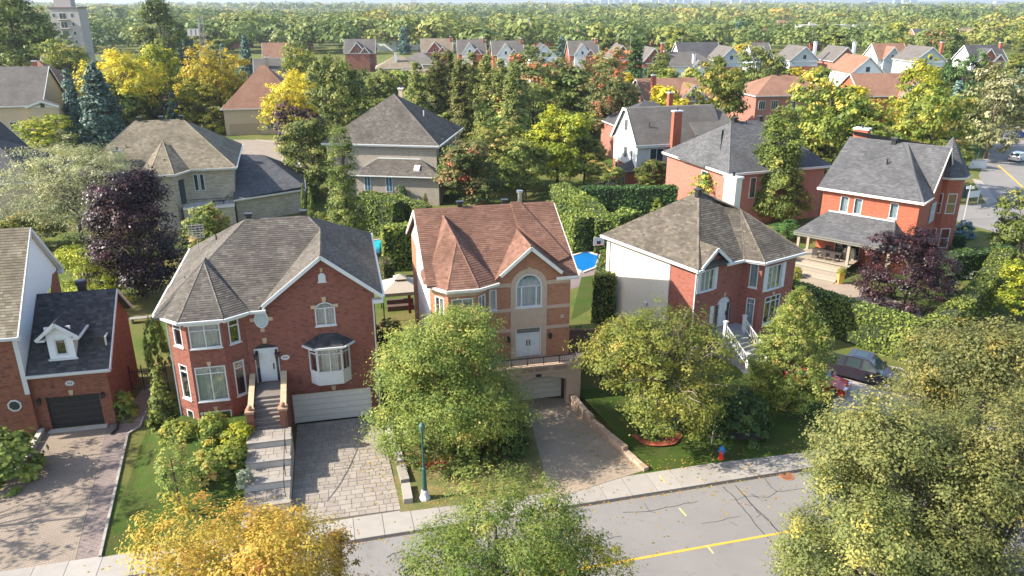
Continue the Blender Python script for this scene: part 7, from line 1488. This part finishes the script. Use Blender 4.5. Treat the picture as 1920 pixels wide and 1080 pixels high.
    po=empty('swimming_pool',G(1190,412)+(0,),0,'small blue pool with sun beds beyond the hedge','pool'); ox,oy=G(1190,412); poly=[G(*p) for p in ((1175,410),(1200,406),(1203,416),(1180,420))]; m=MB(); m.poly([(x-ox,y-oy,.05) for x,y in poly][::-1]); m.build('water',MT['pool_blue'],po); r=MB()
    for a,b in zip(poly,poly[1:]+poly[:1]): r.bar((a[0]-ox,a[1]-oy,.06),(b[0]-ox,b[1]-oy,.06),.3,.12)
    r.build('coping',CONC,po)
    fe=empty('iron_fence',G(685,505)+(0,),0,'black iron fence in front of the turquoise pool','fence'); ox,oy=G(685,505); A=G(685,505);B=G(728,498)
    for k in range(18): p=MB(); f=k/17; p.bar((A[0]+(B[0]-A[0])*f-ox,A[1]+(B[1]-A[1])*f-oy,0),(A[0]+(B[0]-A[0])*f-ox,A[1]+(B[1]-A[1])*f-oy,1.6 if k%6 else 2.6),.05 if k%6 else .1,.05,up=(0,1,0)); p.build('fence_bar',BLACK,fe)
    p=MB(); p.bar((0,0,1.5),(B[0]-ox,B[1]-oy,1.5),.04,.05); p.build('rail',BLACK,fe)
    # iron gate on the left side path
    h0=lambda u,v: hw((-30.01,44.09),13,u,v); A=h0(3.95,4.6); fe=empty('iron_gate',A+(0,),13,'black iron garden gate across the narrow side path','gate')
    for k in range(16): p=MB(); p.bar((k*.16,0,0),(k*.16,0,1.7 if k%5 else 2.0),.03 if k%5 else .07,.03,up=(0,1,0)); p.build('gate_bar',BLACK,fe)
    for z in (.2,1.5): p=MB(); p.bar((0,0,z),(2.4,0,z),.03,.04); p.build('rail',BLACK,fe)
    bn=empty('garden_bench',G(268,604)+(0,),15,'low grey wooden bench on the side lawn','bench'); GW=flat('grey_wood',(.26,.24,.21),.85,.1,6)
    for k in range(4): p=MB(); p.box(-1,-.3+k*.15,.42,1,-.17+k*.15,.47); p.build('slat',GW,bn)
    for x in (-.8,.8): p=MB(); p.box(x-.05,-.3,0,x+.05,.3,.42); p.build('leg',GW,bn)
    # basketball hoop, antenna
    X,Y=G(1121,488); b=empty('basketball_hoop',(X,Y,0),10,'white basketball backboard on a short post by the pool','basketball hoop'); p=MB(); p.box(-.05,-.05,0,.05,.05,2.0); p.build('post',BLACK,b); p=MB(); p.box(-.6,-.1,1.7,.6,-.06,2.6); p.build('backboard',WHITE,b); p=MB(); p.box(-.22,-.105,1.85,.22,-.101,2.2); p.build('target_square',flat('navy',(.02,.03,.1),.6),b); r=MB(); r.lathe([(.22,0),(.24,0),(.24,.03),(.22,.03),(.22,0)],(0,-.36,1.85),14); r.build('rim',flat('hoop_orange',(.5,.12,.02),.5),b)
    X,Y=H1(-6.0,9.2); a=empty('tv_antenna',(X,Y,9.4),20,'pale grid television antenna on the grey-brown roof','antenna'); AL=flat('antenna_alu',(.5,.45,.4),.5,.1,metal=.4); p=MB(); p.tube((0,0,-.6),(0,0,1.3),.03,n=6); p.build('mast',AL,a)
    for k in range(6): p=MB(); p.bar((-.5,0,1.2+k*.18),(.5,0,1.2+k*.18),.04,.05); p.build('rod',AL,a)
    for k in range(5): p=MB(); p.bar((-.5+k*.25,.03,1.1),(-.5+k*.25,.03,2.2),.035,.035,up=(0,1,0)); p.build('rod',AL,a)
    # patio set on the back porch
    h4=lambda u,v: hw((40.2,74.3),-41,u,v)
    WK=flat('wicker_dark',(.05,.04,.035),.8,.15,8); t=empty('garden_table',h4(-7.4,-2.2)+(.9,),-41,'long dark garden table under the back porch','table'); p=MB(); p.box(-1.5,-.5,.68,1.5,.5,.74); p.build('table_top',WK,t)
    for x in (-1.4,1.4):
        for y in (-.42,.42): p=MB(); p.box(x-.04,y-.04,0,x+.04,y+.04,.68); p.build('leg',WK,t)
    for k,(u,v,r,L) in enumerate(((-8.3,-3.15,0,'dark wicker chair at the table end beside the porch post'),(-7.4,-3.15,0,'dark wicker chair in the middle of the table side'),(-6.5,-3.15,0,'dark wicker chair at the table end beside the patio door'),(-7.9,-1.2,180,'dark wicker chair on the house side of the table beside the brick'),(-6.7,-1.2,180,'dark wicker chair on the house side of the table by the glass'))):
        ch=empty('garden_chair',h4(u,v)+(.9,),-41+r,L,'chair','wicker chairs round the porch table'); p=MB(); p.box(-.27,-.25,.38,.27,.25,.45); p.build('seat',WK,ch); p=MB(); p.hexa([(-.27,-.3,.45),(.27,-.3,.45),(.27,-.24,.45),(-.27,-.24,.45),(-.27,-.38,.92),(.27,-.38,.92),(.27,-.33,.92),(-.27,-.33,.92)]); p.build('backrest',WK,ch)
        for x in (-.24,.24):
            for y in (-.22,.22): q=MB(); q.box(x-.025,y-.025,0,x+.025,y+.025,.38); q.build('leg',flat('chair_leg',(.12,.06,.035),.6),ch)
            q=MB(); q.box(x-.03,-.28,.6,x+.03,.22,.64); q.build('armrest',WK,ch)
    bq=empty('covered_barbecue',h4(-5.6,-1.0)+(.9,),-41,'barbecue under a beige cover beside the patio door','barbecue'); p=MB(); p.box(-.6,-.3,.0,.6,.3,.8); p.hexa([(-.55,-.28,.8),(.55,-.28,.8),(.55,.28,.8),(-.55,.28,.8),(-.45,-.18,1.15),(.45,-.18,1.15),(.45,.2,1.15),(-.45,.2,1.15)]); p.build('cover',flat('beige_cover',(.45,.38,.3),.8,.05),bq)
    for k,(u,v,z,cm,L,pm) in enumerate(((-4.3,-6.9,.0,flat('yellow_pot',(.5,.28,.06),.6,.1),'tall yellow planter at the foot of the deck steps','lime'),(-10.3,-5.2,.2,flat('brown_pot',(.15,.1,.06),.7,.1),'tall dark planter with mauve flowers beside the deck steps','pale'))):
        X,Y=h4(u,v); e=empty('planter',(X,Y,z),0,L,'planter','deck planters'); p=MB(); p.hexa([(-.18,-.18,0),(.18,-.18,0),(.18,.18,0),(-.18,.18,0),(-.3,-.3,1.15),(.3,-.3,1.15),(.3,.3,1.15),(-.3,.3,1.15)]); p.build('pot',cm,e); o=bpy.data.objects.new('foliage',PR['bush'][0][0]); COL.objects.link(o); o.parent=e; o.location=(0,0,1.1); o.scale=(.45,.45,.4); o.material_slots[0].link='OBJECT'; o.material_slots[0].material=LV[pm]
    # balcony lounger
    X,Y=hw((-34.3,95.2),15.7,-2.2,-1.4); lo=empty('deck_lounger',(X,Y,2.75),15.7,'dark sun lounger on the stone house balcony','lounger'); p=MB(); p.box(-.9,-.3,.3,.5,.3,.38); p.build('seat',WK,lo); p=MB(); p.hexa([(.5,-.3,.3),(.58,-.3,.3),(.58,.3,.3),(.5,.3,.3),(1.0,-.3,1.0),(1.08,-.3,1.0),(1.08,.3,1.0),(1.0,.3,1.0)]); p.build('backrest',WK,lo)
    for x in (-.8,.4):
        for y in (-.25,.25): q=MB(); q.box(x-.03,y-.03,0,x+.03,y+.03,.3); q.build('leg',BLACK,lo)
    # cars
    X,Y=G(1618,698,.6); car((X,Y,.03),-37,5.9,2.05,1.95,(.035,.03,.04),'dark grey crew-cab pickup parked below the tall hedge','pickup_truck')
    X,Y=G(1530,714,.5); car((X,Y,.03),-37,4.5,1.8,1.48,(.42,.03,.02),'red car parked behind the small upright tree')
    X,Y=G(1538,345,.6); car((X,Y,.0),70,4.6,1.85,1.65,(.10,.16,.26),'blue-grey car parked beside the charcoal-roofed house','suv'); X,Y=G(1912,295,.6); car((X,Y,.006),35,4.6,1.85,1.6,(.7,.7,.7),'white car on the side street','suv'); X,Y=G(1908,252,.6); car((X,Y,.006),0,4.6,1.85,1.5,(.02,.05,.25),'dark blue car on the far drive of the side street'); X,Y=G(305,168,.6); car((X,Y,.0),5,4.5,1.8,1.45,(.02,.02,.03),'black car glimpsed between the golden trees'); X,Y=G(316,150,.6); car((X,Y,.0),5,4.3,1.8,1.45,(.4,.03,.03),'small red car behind the black one')
    # signs and boxes on the side street
    X,Y=G(1822,382); s=empty('lawn_sign',(X,Y,0),20,'white lawn sign on two posts at the street corner','sign'); p=MB(); p.box(-1.1,-.04,.9,1.1,.04,1.8); p.build('board',WHITE,s)
    for x in (-1,1): q=MB(); q.box(x-.05,-.05,0,x+.05,.05,1.0); q.build('post',WHITE,s)
    X,Y=G(1832,315); s=empty('low_sign_wall',(X,Y,0),0,'low white sign wall beside the side street','sign'); p=MB(); p.box(-1.4,-.2,0,1.4,.2,1.3); p.build('panel',WHITE,s); p=MB(); p.box(-1.5,-.25,1.3,1.5,.25,1.42); p.build('cap',CONC,s)
    X,Y=G(1805,368); u=empty('utility_box',(X,Y,0),20,'dark green utility box on the corner lawn','utility box'); p=MB(); p.box(-.8,-.5,0,.8,.5,1.3); p.build('cabinet',flat('box_green',(.03,.06,.05),.6),u); p=MB(); p.box(-.86,-.56,1.3,.86,.56,1.4); p.build('lid',flat('box_green',(1,1,1)),u)
    X,Y=G(1807,412); sp=empty('street_sign',(X,Y,0),0,'thin street sign post on the corner by the side street','sign'); p=MB(); p.tube((0,0,0),(0,0,4.5),.06,n=6); p.build('post',flat('post_grey',(.4,.4,.4),.5),sp); p=MB(); p.box(-.5,-.03,4.0,.5,.03,4.35); p.build('plate',WHITE,sp)
    for x,y,L in ((1580,335,'green park lamp with square lantern beside the charcoal roof'),(1833,300,'green park lamp with square lantern at the side street')):
        X,Y=G(x,y); e=empty('park_lamp',(X,Y,0),0,L,'lamp','green park lamps'); p=MB(); p.tube((0,0,0),(0,0,4.2),.1,n=8); p.build('pole',GREEN,e); p=MB(); p.hexa([(-.22,-.22,4.2),(.22,-.22,4.2),(.22,.22,4.2),(-.22,.22,4.2),(-.35,-.35,5.0),(.35,-.35,5.0),(.35,.35,5.0),(-.35,.35,5.0)]); p.lathe([(.45,0),(0,.35)],(0,0,5.0),4); p.build('lantern',GREEN,e)
    # power line: lattice mast, poles, wires and a curved street light
    X,Y=G(385,93,2); Y=235; X=(385-960)/FPX*depth(0,Y,10); GY=flat('mast_steel',(.33,.30,.27),.6,.1); m=empty('lattice_mast',(X,Y,0),0,'steel lattice mast with transformer platform','mast'); ht=zat(372,32,Y)
    for x in (-.7,.7):
        for y in (-.7,.7): p=MB(); p.bar((x,y,0),(x*.8,y*.8,ht),.14,.14,up=(0,1,0)); p.build('leg',GY,m)
    br=MB(); z=0; s=1
    while z<ht-2: br.bar((-.7*s,-.7,z),(.7*s,-.7,z+1.8),.09,.09); br.bar((-.7,-.7*s,z),(-.7,.7*s,z+1.8),.09,.09); z+=1.8; s=-s
    br.build('bracing',GY,m); p=MB(); p.box(-4.2,-.5,ht-5.2,1.2,.5,ht-4.9); p.build('platform',GY,m)
    for k in range(3): p=MB(); p.box(-4+k*1.3,-.4,ht-4.9,-3.1+k*1.3,.4,ht-3.2); p.build('transformer',flat('transformer_grey',(.42,.40,.38),.6),m)
    wires=[]
    for k,(px,base,L) in enumerate(((400,250,'wooden power pole close beside the lattice mast'),(415,255,'slim power pole second from the lattice mast'),(510,300,'wooden power pole above the brick school'),(895,330,'wooden power pole above the white gable row'),(975,330,'wooden power pole beside the low white shed'),(1278,340,'wooden power pole among the pink houses'),(1182,330,'thin pole between the pink houses'))):
        Y=base; X=(px-960)/FPX*depth(0,Y,8); e=empty('power_pole',(X,Y,0),0,L,'power pole','wooden power poles'); p=MB(); p.tube((0,0,0),(0,0,12.5),.17,.12,n=6); p.build('pole',flat('pole_wood',(.27,.22,.18),.9),e); p=MB(); p.bar((-1.2,0,11.6),(1.2,0,11.6),.12,.12); p.build('crossarm',flat('pole_wood',(1,1,1)),e); wires.append((X,Y))
    for k,((xa,ya),(xb,yb)) in enumerate(zip([(-150,250)]+wires[:4],wires[:5])):
        w=MB()
        for dz in (11.65,10.6):
            pr=None
            for q in range(13):
                f=q/12; P=(xa+(xb-xa)*f,ya+(yb-ya)*f,dz-1.2*4*f*(1-f)); 
                if pr: w.tube(pr,P,.035,n=3,cap=False)
                pr=P
        tag(w.build('overhead_wire',flat('wire_grey',(.25,.25,.25),.6)),['sagging wire pair ending at the lattice mast','short wire pair between the two poles by the mast','wire pair from the slim pole towards the school','long wire pair above the brick gable row','short wire pair above the white gable row'][k],'wire','overhead wires')
    X,Y=G(340,150); e=empty('street_light',(X,Y,0),0,'curved grey street light between the golden trees','street lamp'); hh=zat(335,100,Y); p=MB(); p.tube((0,0,0),(-.6,0,hh-1.2),.12,.09,n=6); p.tube((-.6,0,hh-1.2),(-.3,0,hh-.2),.09,n=6); p.tube((-.3,0,hh-.2),(1.2,0,hh),.08,n=6); p.build('pole',flat('light_grey_metal',(.5,.5,.5),.5),e); p=MB(); p.box(1.0,-.2,hh-.1,1.9,.2,hh+.1); p.build('head',flat('light_grey_metal',(1,1,1)),e)
# ------------------------------------------------ skyline, hills, haze
def skyline():
    rnd=random.Random(21); HL=MB(); n=60; prev=None
    for k in range(n+1):
        x=-9000+18000*k/n; z=40+45*math.sin(k*.31)+30*math.sin(k*.83+1)+(60 if k<22 else 0); z=max(6,z*.8); cur=(x,12500,z)
        if prev: HL.poly([(prev[0],10800,-1),(cur[0],10800,-1),cur,prev]); HL.poly([prev,cur,(cur[0],14000,-1),(prev[0],14000,-1)])
        prev=cur
    struct(HL.build('hills',flat('far_hill',(.06,.09,.05),.95,.3,.002),smooth=True))
    TM=[flat('tower_%d'%k,c,.5,.05,.05) for k,c in enumerate(((.42,.44,.46),(.30,.36,.42),(.5,.48,.45),(.22,.28,.36)))]
    spec=[(1092,1102,3),(1105,1112,1),(1114,1124,6),(1127,1140,3),(1142,1150,-4),(1152,1162,2),(1166,1180,-2),(1184,1196,3),(1204,1214,6),(1222,1234,-1),(1236,1248,2),(1254,1266,-6),(1268,1280,-2),(1282,1296,3),(1300,1320,7),(1332,1342,6),(1352,1364,6),(1372,1386,2),(1390,1404,1),(1406,1424,3),(1428,1446,4),(1452,1470,5),(1630,1642,6),(1678,1690,3),(1694,1706,-2),(1708,1720,1),(1868,1885,6),(560,570,5),(600,612,4),(640,650,6),(770,780,2),(786,794,4),(1050,1062,5)]
    for k,(a,b,py) in enumerate(spec):
        Y=6800+rnd.uniform(-300,300); X0=(a-960)/FPX*depth(0,Y,30); X1=(b-960)/FPX*depth(0,Y,30); z=max(18,zat((a+b)/2,py-3,Y)); d=rnd.uniform(25,45)
        e=empty('city_tower',(X0,Y,0),0,'hazy blue-grey tower of the far city skyline','tower','far city towers'); m=MB(); m.box(0,0,0,X1-X0,d,z); e2=m.build('shaft',TM[k%4],e); f=MB(); nf=int(z/9)
        for j in range(nf): f.box(.5,-.4,4+j*9,X1-X0-.5,-.02,8+j*9)
        f.build('window_bands',BLUEGL,e); t=MB(); t.box((X1-X0)*.3,d*.3,z,(X1-X0)*.7,d*.7,z+5); t.build('plant_room',TM[(k+1)%4],e)
    br=empty('bridge',(-1800,6000,0),0,'long pale bridge crossing below the far skyline','bridge'); dk=MB(); dk.box(-200,0,14,2050,26,20); dk.build('deck',flat('bridge_steel',(.5,.52,.54),.6,.05,.01),br)
    for k in range(24): p=MB(); p.box(-180+k*95,4,0,-172+k*95,22,14); p.build('pier',flat('bridge_steel',(1,1,1)),br)
def haze():
    m=bpy.data.materials.new('haze_air'); m.use_nodes=True; t=m.node_tree; t.nodes.clear(); o=t.nodes.new('ShaderNodeOutputMaterial'); v=t.nodes.new('ShaderNodeVolumePrincipled'); v.inputs['Color'].default_value=(.80,.88,1.0,1); v.inputs['Density'].default_value=HAZE; v.inputs['Anisotropy'].default_value=.3; t.links.new(v.outputs[0],o.inputs['Volume'])
    mb=MB(); mb.box(-11000,-2500,-1.2,11000,15000,170); h=mb.build('haze',m,None,'stuff',uv=False); return h
HAZE=0.0001
ground()
house0(); house1(); house2(); house3(); house4()
mids(); backs()
vegetation()
objects()
skyline()
haze()
for o in list(COL.objects):
    if o.type=='MESH' and o.parent is None and 'kind' not in o and 'label' not in o: print('UNTAGGED',o.name)
